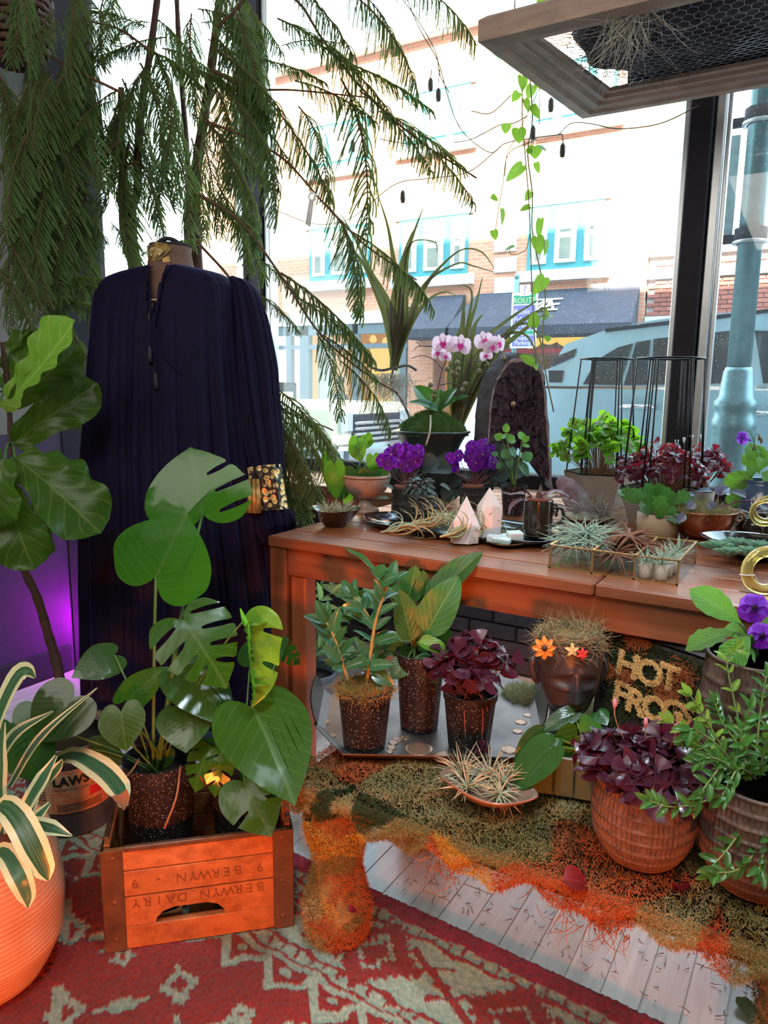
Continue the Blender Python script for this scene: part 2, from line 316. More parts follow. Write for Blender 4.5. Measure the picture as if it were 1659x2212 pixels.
def leafm(name, c, vein=None, tc=None, trans=.35, rough=.38, veins=8., vamt=.5, slope=.45, var=.3, edge=None, edge_at=.6, stripes=None, under=None, coat=0., puck=.25):
    m, nt, out = newmat(name); uv = nd(nt, 'SeparateXYZ', {0: nd(nt, 'UVMap').outputs[0]}); au = mth(nt, 'ABSOLUTE', uv.outputs[0]); t = uv.outputs[1]
    vein = vein or tuple(min(1, x * 1.9 + .04) for x in c); tc = tc or (c[0] * 2.6 + .05, c[1] * 2.4 + .05, c[2] * .6)
    col = mix(nt, noise(nt, 3.5, None, 4), tuple(x * (1 - var) for x in c), tuple(x * (1 + var) for x in c))
    rv = nd(nt, 'ObjectInfo').outputs['Random']; col = nd(nt, 'HueSaturation', {'Color': col, 'Value': mth(nt, 'MULTIPLY_ADD', rv, .5, .75), 'Hue': mth(nt, 'MULTIPLY_ADD', rv, .03, .485)}).outputs[0]
    mid = mth(nt, 'LESS_THAN', au, .035)
    ph = mth(nt, 'FRACT', mth(nt, 'MULTIPLY', mth(nt, 'SUBTRACT', t, mth(nt, 'MULTIPLY', au, slope)), veins)); tri = mth(nt, 'ABSOLUTE', mth(nt, 'SUBTRACT', ph, .5))
    line = mth(nt, 'MULTIPLY', mth(nt, 'LESS_THAN', tri, .055), .6) if veins else 0.0; vm = mth(nt, 'MAXIMUM', mid, line)
    if stripes:
        k = nd(nt, 'TexNoise', {'Vector': nd(nt, 'CombineXYZ', {0: mth(nt, 'MULTIPLY', uv.outputs[0], 7.), 1: mth(nt, 'MULTIPLY', t, .6), 2: rv}).outputs[0], 'Scale': 1.6, 'Detail': 1.}).outputs[0]
        col = mix(nt, mth(nt, 'GREATER_THAN', k, .55), col, stripes)
    if edge:
        wob = mth(nt, 'ADD', au, mth(nt, 'MULTIPLY', mth(nt, 'SUBTRACT', noise(nt, 6.), .5), .25)); col = mix(nt, mth(nt, 'GREATER_THAN', wob, edge_at), col, edge)
    col = mix(nt, mth(nt, 'MULTIPLY', vm, vamt), col, vein)
    if under: col = mix(nt, nd(nt, 'NewGeometry').outputs['Backfacing'], col, under)
    h = mth(nt, 'ADD', mth(nt, 'MULTIPLY', tri, puck), mth(nt, 'MULTIPLY', vm, -.06)); bm = bump(nt, h, .35, .008)
    b = nd(nt, 'BsdfPrincipled', {'Base Color': col, 'Roughness': rough, 'Specular IOR Level': .35, 'Coat Weight': coat * .4, 'Normal': bm})
    tl = nd(nt, 'BsdfTranslucent', {'Color': mix(nt, mth(nt, 'MULTIPLY', vm, .35), tc, vein), 'Normal': bm})
    nt.links.new(nd(nt, 'MixShader', {0: trans, 1: b.outputs[0], 2: tl.outputs[0]}).outputs[0], out.inputs[0]); return m
def island(name, cols, rough=.7, trans=0., tc=None):               # each loose strand its own tint
    m, nt, out = newmat(name); r = nd(nt, 'NewGeometry').outputs['Random Per Island']; k = len(cols); col = ramp(nt, r, [(i / max(k - 1, 1), c) for i, c in enumerate(cols)])
    b = nd(nt, 'BsdfPrincipled', {'Base Color': col, 'Roughness': rough, 'Specular IOR Level': .2}); s = b.outputs[0]
    if trans: s = nd(nt, 'MixShader', {0: trans, 1: s, 2: nd(nt, 'BsdfTranslucent', {'Color': tc or cols[-1]}).outputs[0]}).outputs[0]
    nt.links.new(s, out.inputs[0]); return m
def wood(name, c, c2, axis=0, scale=9., rough=.42, rnd=.3, spec=.4, bmp=.12, coat=0.):
    m, nt, out = newmat(name); sc = [6., 6., 6.]; sc[axis] = .45; oi = nd(nt, 'ObjectInfo').outputs['Random']
    co = nd(nt, 'VectorMath', {0: objco(nt, tuple(sc)), 1: nd(nt, 'CombineXYZ', {0: mth(nt, 'MULTIPLY', oi, 37.), 1: mth(nt, 'MULTIPLY', oi, 11.), 2: mth(nt, 'MULTIPLY', oi, 23.)}).outputs[0]}, operation='ADD').outputs[0]
    f = noise(nt, scale, co, 5., .65); f2 = noise(nt, scale * .35, co, 2.); col = mix(nt, ramp(nt, mth(nt, 'ADD', mth(nt, 'MULTIPLY', f, .6), mth(nt, 'MULTIPLY', f2, .4)), [(.36, (0, 0, 0)), (.62, (1, 1, 1))]), c2, c)
    col = nd(nt, 'HueSaturation', {'Color': col, 'Value': mth(nt, 'MULTIPLY_ADD', oi, rnd, 1 - rnd / 2)}).outputs[0]
    b = nd(nt, 'BsdfPrincipled', {'Base Color': col, 'Roughness': rough, 'Specular IOR Level': spec, 'Coat Weight': coat, 'Normal': bump(nt, f, bmp, .003)}); nt.links.new(b.outputs[0], out.inputs[0]); return m
def emit(name, c, st=1.):
    m, nt, out = newmat(name); nt.links.new(nd(nt, 'Emission', {0: c, 1: st}).outputs[0], out.inputs[0]); return m
def glassm(name, tint=(1, 1, 1), refl=.08, haze=.0, specks=False):
    m, nt, out = newmat(name); fr = nd(nt, 'LayerWeight', {0: .5}).outputs['Facing']
    s = nd(nt, 'MixShader', {0: mth(nt, 'MULTIPLY_ADD', mth(nt, 'POWER', fr, 4.), .6, refl), 1: nd(nt, 'BsdfTransparent', {0: tint}).outputs[0], 2: nd(nt, 'BsdfGlossy', {'Roughness': .02}).outputs[0]}).outputs[0]
    if haze:
        h = mth(nt, 'MULTIPLY', noise(nt, 1.3, objco(nt, (1, 1, 2.5)), 4.), haze * 2)
        if specks:
            v = nd(nt, 'TexVoronoi', {'Vector': objco(nt), 'Scale': 80.}); n2 = noise(nt, 2.2); h = mth(nt, 'ADD', h, mth(nt, 'MULTIPLY', mth(nt, 'LESS_THAN', v.outputs['Distance'], mth(nt, 'MULTIPLY', mth(nt, 'GREATER_THAN', n2, .52), .09)), .4))
        dirt = nd(nt, 'AddShader', {0: nd(nt, 'BsdfTranslucent', {0: (.95, .97, 1)}).outputs[0], 1: nd(nt, 'BsdfDiffuse', {0: (.3, .3, .3)}).outputs[0]}).outputs[0]
        s = nd(nt, 'MixShader', {0: h, 1: s, 2: dirt}).outputs[0]
    nt.links.new(s, out.inputs[0]); return m
# ================================================================ the room
M_PLASTER = matte('grey_plaster', (.2, .19, .18), rough=.85, scale=6, var=.12, bmp=.3, bscale=160, dist=.002)
M_DARK = matte('dark_frame_paint', (.03, .027, .036), rough=.75, var=.2, bmp=.05, spec=.15)
M_ALU = matte('aluminium_bead', (.55, .56, .58), rough=.35, var=.1, metal=.6, bmp=0)
M_PLANK = wood('grey_oak_laminate', (.62, .59, .54), (.44, .41, .37), axis=1, rough=.26, rnd=.22, spec=.55, scale=7)
M_BRICKIN = matte('dark_old_brick', (.06, .042, .042), (.03, .022, .026), rough=.85, scale=14, bmp=.5, rnd=.5)
M_MORTAR = matte('dark_mortar', (.06, .052, .05), rough=.95, scale=30)
M_TRIM = matte('pale_baseboard', (.42, .33, .27), rough=.6, var=.15)
fl = struct(MB().box((-.1, -.35, -.03), (5.6, 7.3, .052)).obj('floor', M_PLANK, smooth=False))
g_ = np.random.default_rng(3); pw = .078
for i in range(42):
    x = -2.72 + i * pw; y = .1 - g_.uniform(0, .9)
    while y < 3.0:
        L = g_.choice([.9, 1.2]); a, b = max(y, .15), min(y + L, 3.0); y += L
        if b - a > .02: MB().box((x + pw / 2, (a + b) / 2, -.004), (pw - .0022, b - a - .0022, .008), ch=.0008).obj('plank', M_PLANK, fl, False)
def wall(n, c, s, m): return struct(MB().box(c, s).obj(n, m, smooth=False))
wall('wall_left', (-2.83, -1.0, 1.8), (.1, 5.96, 3.6), M_PLASTER)
wl = wall('wall_left_low', (-2.83, 2.62, .38), (.1, 1.28, .76), M_PLASTER); wl.name = 'trim_1'
wall('wall_back', (-.1, -4.0, 1.8), (5.6, .1, 3.6), M_PLASTER); wall('wall_right', (2.65, -.4, 1.8), (.1, 7.2, 3.6), M_PLASTER)
wall('ceiling', (-.1, -.3, 3.65), (5.6, 7.2, .1), matte('ceiling_paint', (.5, .48, .46), rough=.9))
ya, yb = P(143, 520, x=-2.76)[1], P(213, 520, x=-2.76)[1]; ya = 1.965; wall('trim_2', (-2.8, (ya + yb) / 2, 1.8), (.09, yb - ya, 3.6), M_DARK)
M_PURPLE_TINT = matte('purple_light_wall_tint', (.05, .03, .07), rough=.5, var=.2, bmp=.1)  # purple light on the grey wall, put into the panel colour
wall('trim_4', (-2.775, -.95, .52), (.03, 5.86, 1.04), M_PURPLE_TINT)
sl = wall('trim_3', (0, 0, -9), (.1, .1, .1), M_DARK); bpy.data.objects.remove(sl)
M_SILL = wood('sill_wood', (.34, .17, .085), (.2, .09, .045), axis=0, rough=.38, rnd=.25)
sill = struct(MB().box((-1.0, 2.925, .745), (3.45, .47, .04)).obj('window_sill', M_SILL, smooth=False)); sill.name = 'trim_3'
for k in range(5): MB().box((-1.0, 2.735 + k * .094, .782), (3.45, .09, .032), ch=.003).obj('plank', M_SILL, sill, False)
# brick wall below the sill
bw = struct(MB().box((-1.0, 2.95, .38), (3.5, .38, .74)).obj('wall_window_low', M_MORTAR, smooth=False)); bw.name = 'wall_front'
bm_ = mk(MB().box((0, 0, 0), (.198, .03, .058), ch=.006), 'brick', M_BRICKIN, False)
for r in range(10):
    for k in range(13):
        x = -1.75 + k * .21 + (r % 2) * .105
        inst('brick', bm_, mat4((x + g_.uniform(-.003, .003), 2.75 + g_.uniform(-.006, .004), .125 + r * .066), (1, 0, g_.uniform(-.02, .02)), (0, 1, 0), (0, 0, 1)), bw)
struct(MB().box((-1.0, 2.735, .045), (3.5, .03, .09), ch=.008).obj('baseboard_front', M_TRIM, smooth=False))
struct(MB().box((-2.765, -1.0, .06), (.03, 5.9, .12), ch=.008).obj('baseboard_left', M_DARK, smooth=False))
M_PANE = glassm('shop_window_glass', (.95, .98, .98), .03, .009, True)
def window(n, label, post, panes, bead):
    e = bpy.data.objects.new(n, None); COL.objects.link(e); ORG[e] = V3((0, 0, 0)); e['kind'] = 'structure'; e['label'] = label
    for c, s, m in post: MB().box(c, s, ch=.006).obj('frame', m, e, False)
    for c, s in bead: MB().box(c, s, ch=.003).obj('glazing_bead', M_ALU, e, False)
    for c, s in panes: MB().box(c, s).obj('pane', M_PANE, e, False)
window('window_1', 'large street window behind the plant table', [((-2.72, 3.2, 2.15), (.12, .12, 2.9), M_DARK), ((-.53, 3.2, 2.15), (.085, .13, 2.9), M_DARK), ((-1.62, 3.2, .82), (2.1, .1, .08), M_DARK), ((-1.62, 3.2, 3.55), (2.1, .1, .1), M_DARK)],
       [((-1.615, 3.22, 2.18), (2.06, .006, 2.66))], [((-2.64, 3.2, 2.15), (.035, .07, 2.7)), ((-.587, 3.21, 2.15), (.022, .05, 2.7))])
window('window_2', 'street window right of the dark mullion with the lamp post outside', [((.12, 3.2, .82), (1.2, .1, .08), M_DARK), ((.12, 3.2, 3.55), (1.2, .1, .1), M_DARK), ((.77, 3.2, 1.8), (.1, .12, 3.6), M_DARK)],
       [((.12, 3.22, 2.18), (1.2, .006, 2.66))], [((-.466, 3.2, 2.15), (.03, .08, 2.7)), ((-.44, 3.215, 2.15), (.014, .04, 2.7))])
window('added_door_1', 'added glass street door, out of view beyond the right end of the table, letting in daylight', [((.84, 3.2, 1.2), (.06, .05, 2.4), M_DARK), ((2.36, 3.2, 1.2), (.06, .05, 2.4), M_DARK), ((1.6, 3.2, .05), (1.46, .05, .1), M_DARK), ((1.6, 3.2, 2.36), (1.46, .05, .08), M_DARK), ((1.6, 3.2, 3.0), (1.6, .1, 1.2), M_DARK)],  # out-of-view door added to let daylight onto the floor
       [((1.6, 3.2, 1.21), (1.46, .006, 2.22))], [((.875, 3.19, 1.2), (.02, .05, 2.2)), ((2.325, 3.19, 1.2), (.02, .05, 2.2))])
window('window_3', 'narrow side pane of the bay behind the pine', [((-2.8, 2.68, .8), (.08, .95, .08), M_DARK), ((-2.8, 2.68, 3.55), (.08, .95, .1), M_DARK)],
       [((-2.8, 2.68, 2.18), (.006, .93, 2.66))], [((-2.785, 2.24, 2.15), (.05, .03, 2.7)), ((-2.785, 3.13, 2.15), (.05, .03, 2.7))])
# the storeys of our own building, whose shade falls on the street
wall('wall_upper_storeys', (-20.8, -2.3, 7.42), (40, 11.1, 7.43), M_PLASTER); wall('wall_upper_storeys_low', (10.2, -2.3, 6.85), (22, 11.1, 6.3), M_PLASTER)
wall('wall_street_west', (-12.9, 3.1, 1.8), (20, .2, 3.8), M_PLASTER); wall('wall_street_east', (13.4, 3.1, 1.8), (22, .2, 3.8), M_PLASTER)
bpy.data.objects['wall_street_west'].location.x = -1.6
# ================================================================ the street
struct(MB().box((-5, 9.2, -.21), (70, 12, .1)).obj('road', matte('asphalt', (.2, .2, .21), rough=.9, scale=40), smooth=False))
M_CONC = matte('sidewalk_concrete', (.5, .49, .47), rough=.9, scale=9)
for nm_, y0, y1 in (('pavement_near', 3.3, 4.5), ('pavement_far', 12.6, 14.05)): struct(MB().box((-5, (y0 + y1) / 2, -.1), (70, y1 - y0, .16)).obj(nm_, M_CONC, smooth=False))
def brickm(name, a, b, mo, sc=1.0):
    m, nt, out = newmat(name); co = nd(nt, 'TexCoord').outputs['Object']; sp = nd(nt, 'SeparateXYZ', {0: co})
    q = nd(nt, 'CombineXYZ', {0: mth(nt, 'ADD', sp.outputs[0], sp.outputs[1]), 1: sp.outputs[2]}).outputs[0]
    bt = nd(nt, 'TexBrick', {'Vector': q, 'Color1': a, 'Color2': b, 'Mortar': mo, 'Scale': sc, 'Mortar Size': .008, 'Brick Width': .21, 'Row Height': .07})
    bs = nd(nt, 'BsdfPrincipled', {'Base Color': bt.outputs[0], 'Roughness': .9, 'Normal': bump(nt, bt.outputs['Fac'], -.4, .01)}); nt.links.new(bs.outputs[0], out.inputs[0]); return m
M_BRK = brickm('orange_brick', (.78, .33, .19), (.66, .26, .15), (.62, .42, .32)); M_BRK2 = brickm('yellow_brick', (.55, .36, .14), (.42, .26, .1), (.5, .42, .3))
M_STONE = matte('pale_stone', (.72, .72, .68), rough=.8, var=.08); M_TEAL = matte('teal_paint', (.07, .34, .37), rough=.5, var=.1); M_WHITE = matte('white_window_paint', (.75, .78, .78), rough=.5, var=.05)
M_WGL = matte('dim_window_glass', (.22, .24, .22), (.34, .34, .26), rough=.2, scale=2, bmp=0); M_AWN = matte('charcoal_awning', (.055, .06, .085), rough=.9, scale=8, var=.3)
D = 14.0
fx = lambda px, py: P(px, py, y=D)[0]; fz = lambda px, py: P(px, py, y=D)[2]
XR = fx(1400, 560); XL = fx(425, 400); ZT = fz(980, 70)
bd = thing('brick_building', 'orange brick building across the street with teal windows and a long dark awning', 'building', ((XL + XR) / 2, D + 4, -.1))
def fbox(name, x0, x1, z0, z1, y0, y1, m, par, ch=.0): return MB().box(((x0 + x1) / 2, (y0 + y1) / 2, (z0 + z1) / 2), (abs(x1 - x0), abs(y1 - y0), abs(z1 - z0)), ch=ch).obj(name, m, par, False)
zl = fz(760, 700); xs0, xs1 = fx(600, 800), fx(880, 800); xd0, xd1 = fx(935, 800), XR
fbox('wall', XL, XR, zl + .2, ZT, D, D + 9, M_BRK, bd); fbox('pier', xs1, xd0, -.1, zl + .3, D, D + .6, M_BRK, bd); fbox('pier', XL, xs0 - 1.4, -.1, zl + .3, D, D + .6, M_BRK, bd)
fbox('stone_band', XL, xs1 + .5, zl, zl + .25, D - .06, D + .3, M_STONE, bd); fbox('cornice', XL, XR, ZT, ZT + .3, D - .25, D + 9, M_STONE, bd)
MB().box((XR + .03, D + 4.5, (ZT + 3.6) / 2), (.06, 9, ZT - 3.6)).obj('side_wall', M_BRK2, bd, False)
# upper windows: three sashes between teal mullions over a pale sill
def fwin(pxl, pxr, pyt, pyb):
    x0, x1 = fx(pxl, pyb), fx(pxr, pyb); z0, z1 = fz((pxl + pxr) / 2, pyb), fz((pxl + pxr) / 2, pyt); wd = x1 - x0
    f = fbox('window', x0, x1, z0, z1, D - .03, D + .05, M_TEAL, bd); fbox('sill', x0 - .15, x1 + .15, z0 - .2, z0, D - .14, D + .05, M_STONE, f)
    for a, b in ((.06, .27), (.38, .66), (.77, .96)):
        fbox('sash', x0 + a * wd, x0 + b * wd, z0 + .12, z1 - .1, D - .07, D - .02, M_WHITE, f); h = (z1 - z0 - .22)
        for k in (0, 1): fbox('pane', x0 + a * wd + .1, x0 + b * wd - .1, z0 + .2 + k * h * .5, z0 + .12 + (k + .92) * h * .5, D - .085, D - .05, M_WGL, f)
    fbox('lintel', x0 - .1, x1 + .1, z1, z1 + .22, D - .05, D + .05, M_STONE, f)
for q in ((670, 800, 490, 606), (862, 1010, 470, 598), (1138, 1300, 440, 582), (672, 800, 265, 360), (872, 1015, 195, 310), (1150, 1330, 130, 262)): fwin(*q)
for yy in (528, 572, 617): fbox('stone_block', fx(1069, yy), fx(1116, yy), fz(1092, yy + 16), fz(1092, yy - 16), D - .04, D + .02, M_STONE, bd)
# storefront on the left, lit warm inside
M_SF = matte('grey_storefront', (.16, .2, .22), rough=.4, var=.1); M_GLOW = emit('warm_lit_interior', (1.0, .66, .22), 1.0); M_PALE = emit('pale_lit_interior', (.95, .93, .75), .9)
zs = fz(720, 900)
fbox('storefront_sill', xs0 - 1.5, xs1, zs - .12, zs, D - .1, D + .1, M_STONE, bd); fbox('storefront_base', xs0 - 1.5, xs1, -.1, zs - .1, D, D + .2, M_BRK, bd)
for px in (625, 663, 768, 872): x = fx(px, 800); fbox('storefront_post', x - .07 - (.12 if px == 663 else 0), x + .07, zs, zl, D - .03, D + .12, M_SF, bd)
zt = fz(760, 748); fbox('transom_bar', xs0, xs1, zt - .05, zt + .05, D - .02, D + .1, M_SF, bd); fbox('storefront_head', xs0 - 1.5, xs1, zl - .22, zl, D - .03, D + .12, M_SF, bd)
fbox('shop_back_wall', xs0 - 1.5, xs1, -.1, zl, D + 2.8, D + 2.9, matte('ochre_wall', (.8, .5, .16), rough=.8), bd); fbox('shop_floor', XL, XR, -.15, -.1, D, D + 4, M_CONC, bd)
for px in (690, 742, 800): x = fx(px, 800); fbox('lit_panel', x - .35, x + .4, .5, 2.2, D + 2.72, D + 2.79, M_GLOW if px != 742 else M_PALE, bd)
for px, py in ((700, 735), (760, 728), (806, 733), (833, 738), (720, 800), (716, 866)): p = P(px, py, y=D + 1.2); MB().lathe([(0, -.09), (.07, -.06), (.09, 0), (.06, .07), (.02, .1)], p, 10).obj('pendant_bulb', M_GLOW, bd)
M_CURT = matte('pale_curtain', (.75, .74, .6), rough=.9)
for px in (684, 855): 
    x = fx(px, 800); A = [[(x - .22 + .44 * i / 12, D + .35 + .04 * sin(i * 2.1), z) for i in range(13)] for z in (zs, 1.2, zl - .25)]; MB().grid(A).obj('curtain', M_CURT, bd)
# awning and the dim shopfront under it
xa0, xa1 = fx(905, 700), fx(1378, 690); za1, za0 = fz(1150, 628), fz(1150, 712)
for a, b in ((xa0, fx(1005, 690)), (fx(1020, 690), xa1)):
    t_ = .35 if a == xa0 else .1
    MB().add([(a + t_, D, za1), (b, D, za1), (b + .12, D - 1.0, za0), (a - .1, D - 1.0, za0), (a - .1, D - 1.0, za0 - .16), (b + .12, D - 1.0, za0 - .16), (b, D, za0 - .16), (a, D, za0 - .16)], [(0, 3, 2, 1), (3, 4, 5, 2), (1, 2, 5, 6), (0, 7, 4, 3), (7, 6, 5, 4), (0, 1, 6, 7)]).obj('awning', M_AWN, bd, False)
sl_ = nrm(np.array([0, 1.0, za1 - za0])); nn_ = np.cross([1, 0, 0], sl_); M_LET = matte('white_lettering', (.8, .85, .85), rough=.7, bmp=0)
for s_, px in (('C', 1152), ('A', 1172), ('F', 1190), ('E', 1206)):
    pass
for s_, px, sz in (('Z', 1160, .62), ('A', 1181, .62), ('E', 1193, .62)): q = P(px, 672, y=D - .5); text(s_, sz, M_LET, mat4((q[0], D - .5, (za0 + za1) / 2 + .02) + nn_ * .01, (1, 0, 0), sl_, nn_), bd, 'awning_letter')
fbox('shopfront_back', xd0, XR, -.1, za0, D + 1.4, D + 1.5, matte('dim_shop_wall', (.2, .15, .12), rough=.8), bd); fbox('shopfront_pier', XR - .4, XR, -.1, za0 + .6, D - .02, D + .5, M_BRK, bd)
M_RED = matte('red_door_paint', (.6, .05, .07), rough=.5); xr_ = fx(1056, 830); fbox('red_post', xr_ - .06, xr_ + .06, -.1, fz(1056, 760), D - .04, D + .1, M_RED, bd); zz = fz(1100, 759); fbox('red_rail', xr_, XR - .4, zz - .04, zz + .04, D - .04, D + .1, M_RED, bd)
fbox('notice_board', fx(1010, 840), fx(1032, 840), fz(1020, 855), fz(1020, 826), D - .06, D, M_SF, bd); fbox('pier', fx(985, 800), fx(1002, 800), -.1, za0, D - .02, D + .3, M_SF, bd)
M_ORG = emit('orange_lampshade_glow', (1.0, .6, .14), 1.0)
for px, py in ((1066, 723), (1102, 727), (1146, 734), (1186, 725), (1227, 730), (1262, 735)): p = P(px, py, y=D + .5); MB().lathe([(.03, .16), (.2, .1), (.25, 0), (.17, -.12), (.05, -.17)], p, 14).obj('pendant_lampshade', M_ORG, bd)
p = P(1483, 330, x=XR + .05); q = P(1484, 215, x=XR + .05); f = MB().box(((XR + .07), (p[1] + q[1]) / 2, (p[2] + q[2]) / 2), (.05, .8, q[2] - p[2])).obj('window', M_TEAL, bd, False); MB().box(((XR + .1), p[1], (p[2] + q[2]) / 2), (.02, .55, (q[2] - p[2]) * .9)).obj('pane', M_WGL, f, False)
# low red brick annexe to the right of it
ax0, ax1, az1 = XR + .02, 6.0, fz(1440, 552); an = thing('brick_annexe', 'low red brick annexe beside the tall brick building, with pale stone bands', 'building', ((ax0 + ax1) / 2, D + 3, -.1))
fbox('wall', ax0, ax1, -.1, az1, D + .05, D + 6, matte('pale_mortar', (.55, .47, .42), rough=.9), an)
for py0, py1 in ((545, 553), (584, 602), (683, 705)): fbox('stone_band', ax0, ax1, fz(1440, py1), fz(1440, py0), D - .05, D + .1, M_STONE, an)
bx = mk(MB().box((0, 0, 0), (.205, .05, .062), ch=.006), 'brick', matte('red_brick', (.45, .14, .1), rough=.85, rnd=.4), False); z0 = fz(1440, 683); rr = 0
zz = z0 + .05
while zz < az1 - .1:
    if not fz(1440, 606) < zz < fz(1440, 580):
        for k in range(14): inst('brick', bx, mat4((ax0 + .12 + k * .218 + (rr % 2) * .109, D + .035, zz), (1, 0, 0), (0, 1, 0), (0, 0, 1)), an)
    zz += .076; rr += 1
# street sign on its post
sp_ = P(1113, 690, y=12.9); M_POST = matte('teal_grey_post', (.16, .3, .32), rough=.4, var=.1, metal=.3)
sg = thing('street_sign', 'green and purple parking sign on a teal post across the street', 'sign', (sp_[0], 12.9, -.1)); zA = P(1113, 604, y=12.9)[2]
MB().tube([(sp_[0], 12.9, -.1), (sp_[0], 12.9, zA)], .045, 10).obj('post', M_POST, sg); MB().lathe([(.03, 0), (.055, .05), (.03, .1), (0, .11)], (sp_[0], 12.9, zA), 10).obj('finial', M_POST, sg)
M_SW = matte('sign_white', (.8, .85, .9), bmp=0, var=.03); M_SG = matte('sign_green', (.02, .35, .2), bmp=0); M_SP = matte('sign_purple', (.2, .17, .5), bmp=0)
def plate(py0, py1, hw, m, y, dx=.2): a, b = P(1122, py1, y=12.8), P(1122, py0, y=12.8); return fbox('plate', sp_[0] + dx - hw, sp_[0] + dx + hw, a[2], b[2], 12.8 - y, 12.81, m, sg)
plate(632, 752, .24, M_SW, .0); plate(638, 656, .2, M_SG, .012); plate(660, 712, .2, M_SP, .012); plate(715, 722, .2, M_SG, .012); plate(725, 747, .2, M_SP, .012); plate(616, 640, .09, M_SW, .02)
def sgt(s, px, py, sz, m, dx=0): q = P(px, py, y=12.78); text(s, sz, m, mat4((sp_[0] + .2 + dx, 12.78, q[2]), (1, 0, 0), (0, 0, 1), (0, -1, 0)), sg)
sgt('?', 1122, 628, .22, M_SP); sgt('ROUTE', 1122, 650, .13, matte('sign_yellow', (.7, .75, .3), bmp=0)); sgt('Public', 1122, 674, .13, M_SW, -.03); sgt('Public', 1122, 690, .12, M_SW, -.04); sgt('Parking', 1122, 703, .11, M_SW, -.02); sgt('Public', 1122, 731, .1, M_SW); sgt('Parking', 1122, 741, .1, M_SW)
qa = P(1122, 692, y=12.78); text('\u2191', .16, M_SW, mat4((sp_[0] + .33, 12.78, qa[2]), (1, 0, 0), (0, 0, 1), (0, -1, 0)), sg, 'arrow')
# lamp post by the kerb
lp = P(1588, 880, y=4.15); lp[2] = -.02; M_LP = matte('teal_cast_iron', (.13, .25, .28), rough=.35, var=.2, metal=.4, bmp=.08)
L_ = thing('street_lamp_post', 'teal cast iron street lamp post right outside the window', 'lamp post', lp); zc = P(1588, 872, y=4.15)[2]
MB().lathe([(.15, 0), (.15, .1), (.12, .14), (.105, zc - .25), (.1, zc - .12), (.108, zc - .1), (.108, zc - .06), (.1, zc - .05), (.1, zc - .01), (.105, zc), (.105, zc + .03), (.085, zc + .05), (.07, zc + .18), (.06, zc + .2)], lp, 24).obj('base', M_LP, L_)
MB().tube([(lp[0], lp[1], zc + .18), (lp[0], lp[1], 5)], .056, 20).obj('pole', M_LP, L_)
for py in (510, 255):
    z = P(1620, py, y=4.15)[2]; MB().lathe([(.055, -.04), (.075, -.035), (.075, .035), (.055, .04)], (lp[0], lp[1], z), 20).obj('collar', M_DARK, L_); MB().lathe([(.07, -.008), (.082, -.006), (.082, .006), (.07, .008)], (lp[0], lp[1], z - .03), 20).obj('steel_band', M_ALU, L_)
    MB().box((lp[0] - .16, lp[1] + .05, z), (.22, .03, .04)).obj('bracket', M_DARK, L_, False)
zb0, zb1 = P(1620, 510, y=4.15)[2], P(1620, 275, y=4.15)[2]; bn = MB().box((lp[0] - .19, lp[1] + .06, (zb0 + zb1) / 2), (.2, .008, zb1 - zb0 - .02)).obj('street_banner', matte('pale_blue_banner', (.55, .78, .85), rough=.8), smooth=False); tag(bn, 'pale blue banner hanging between brackets on the lamp post', 'banner')
# parked cars
M_SUV = matte('silver_blue_car_paint', (.42, .62, .72), rough=.25, var=.04, metal=.25, bmp=0, coat=.6); M_CGL = matte('dark_car_glass', (.03, .035, .04), rough=.05, var=.2, bmp=0, spec=.8); M_TYRE = matte('tyre_rubber', (.02, .02, .02), rough=.8); M_CHR = matte('chrome', (.7, .72, .75), rough=.12, metal=1, bmp=0, var=.05)
Y0 = 5.0
def cp(px, py, y=Y0): q = P(px, py, y=y); return (q[0], q[2])
def ext(pts, y0, y1, inset0=0, inset1=0, zt=None):
    n = len(pts); a = [(x, y0, z) for x, z in pts]; b = [(x, y1, z) for x, z in pts]
    return MB().add(a + b, [tuple(range(n))[::-1], tuple(range(n, 2 * n))] + [(i, (i + 1) % n, n + (i + 1) % n, n + i) for i in range(n)])
WH = mk(MB().lathe([(.0, -.12), (.22, -.12), (.33, -.1), (.35, 0), (.33, .1), (.22, .12), (0, .12)], (0, 0, 0), 24), 'wheel', M_TYRE)
sv = thing('parked_suv', 'silver blue SUV parked at the near kerb outside the window', 'car', (0, 5.9, -.15))
zb = cp(1300, 835)[1]; xl = cp(1000, 880)[0]; roofp = [cp(1659, 668), cp(1500, 676), cp(1400, 690), cp(1300, 712), cp(1215, 742)]; 
low = [(xl, .35), (xl - .12, .5), (xl - .1, .75), (xl, zb - .12), (xl + .25, zb - .02), (2.6, zb), (3.0, .75), (3.0, .3), (xl + .3, .28)]
MB().add(*(lambda m: (np.vstack(m.v), m.f))(ext(low, Y0, Y0 + 1.85))).obj('body', M_SUV, sv, False)
gh = [cp(1185, 795)] + roofp[::-1] + [(1.2, roofp[0][1] - .05), (2.1, zb)]; gh = [(x, z) for x, z in gh] + [(xl + .25, zb)]
n = len(gh); a = [(x, Y0 + .02 + .16 * (z - zb), z) for x, z in gh]; b = [(x, Y0 + 1.83 - .16 * (z - zb), z) for x, z in gh]
MB().add(a + b, [tuple(range(n))[::-1], tuple(range(n, 2 * n))] + [(i, (i + 1) % n, n + (i + 1) % n, n + i) for i in range(n)]).obj('cabin', M_SUV, sv, False)
def side(name, pts, m, off=.012):
    q = [cp(*p) for p in pts]; v = [(x, Y0 + .02 + .16 * (z - zb) - off, z) for x, z in q]; v2 = [(x, Y0 + .02 + .16 * (z - zb) + .01, z) for x, z in q]; n = len(v)
    return MB().add(v + v2, [tuple(range(n))[::-1]] + [(i, (i + 1) % n, n + (i + 1) % n, n + i) for i in range(n)]).obj(name, m, sv, False)
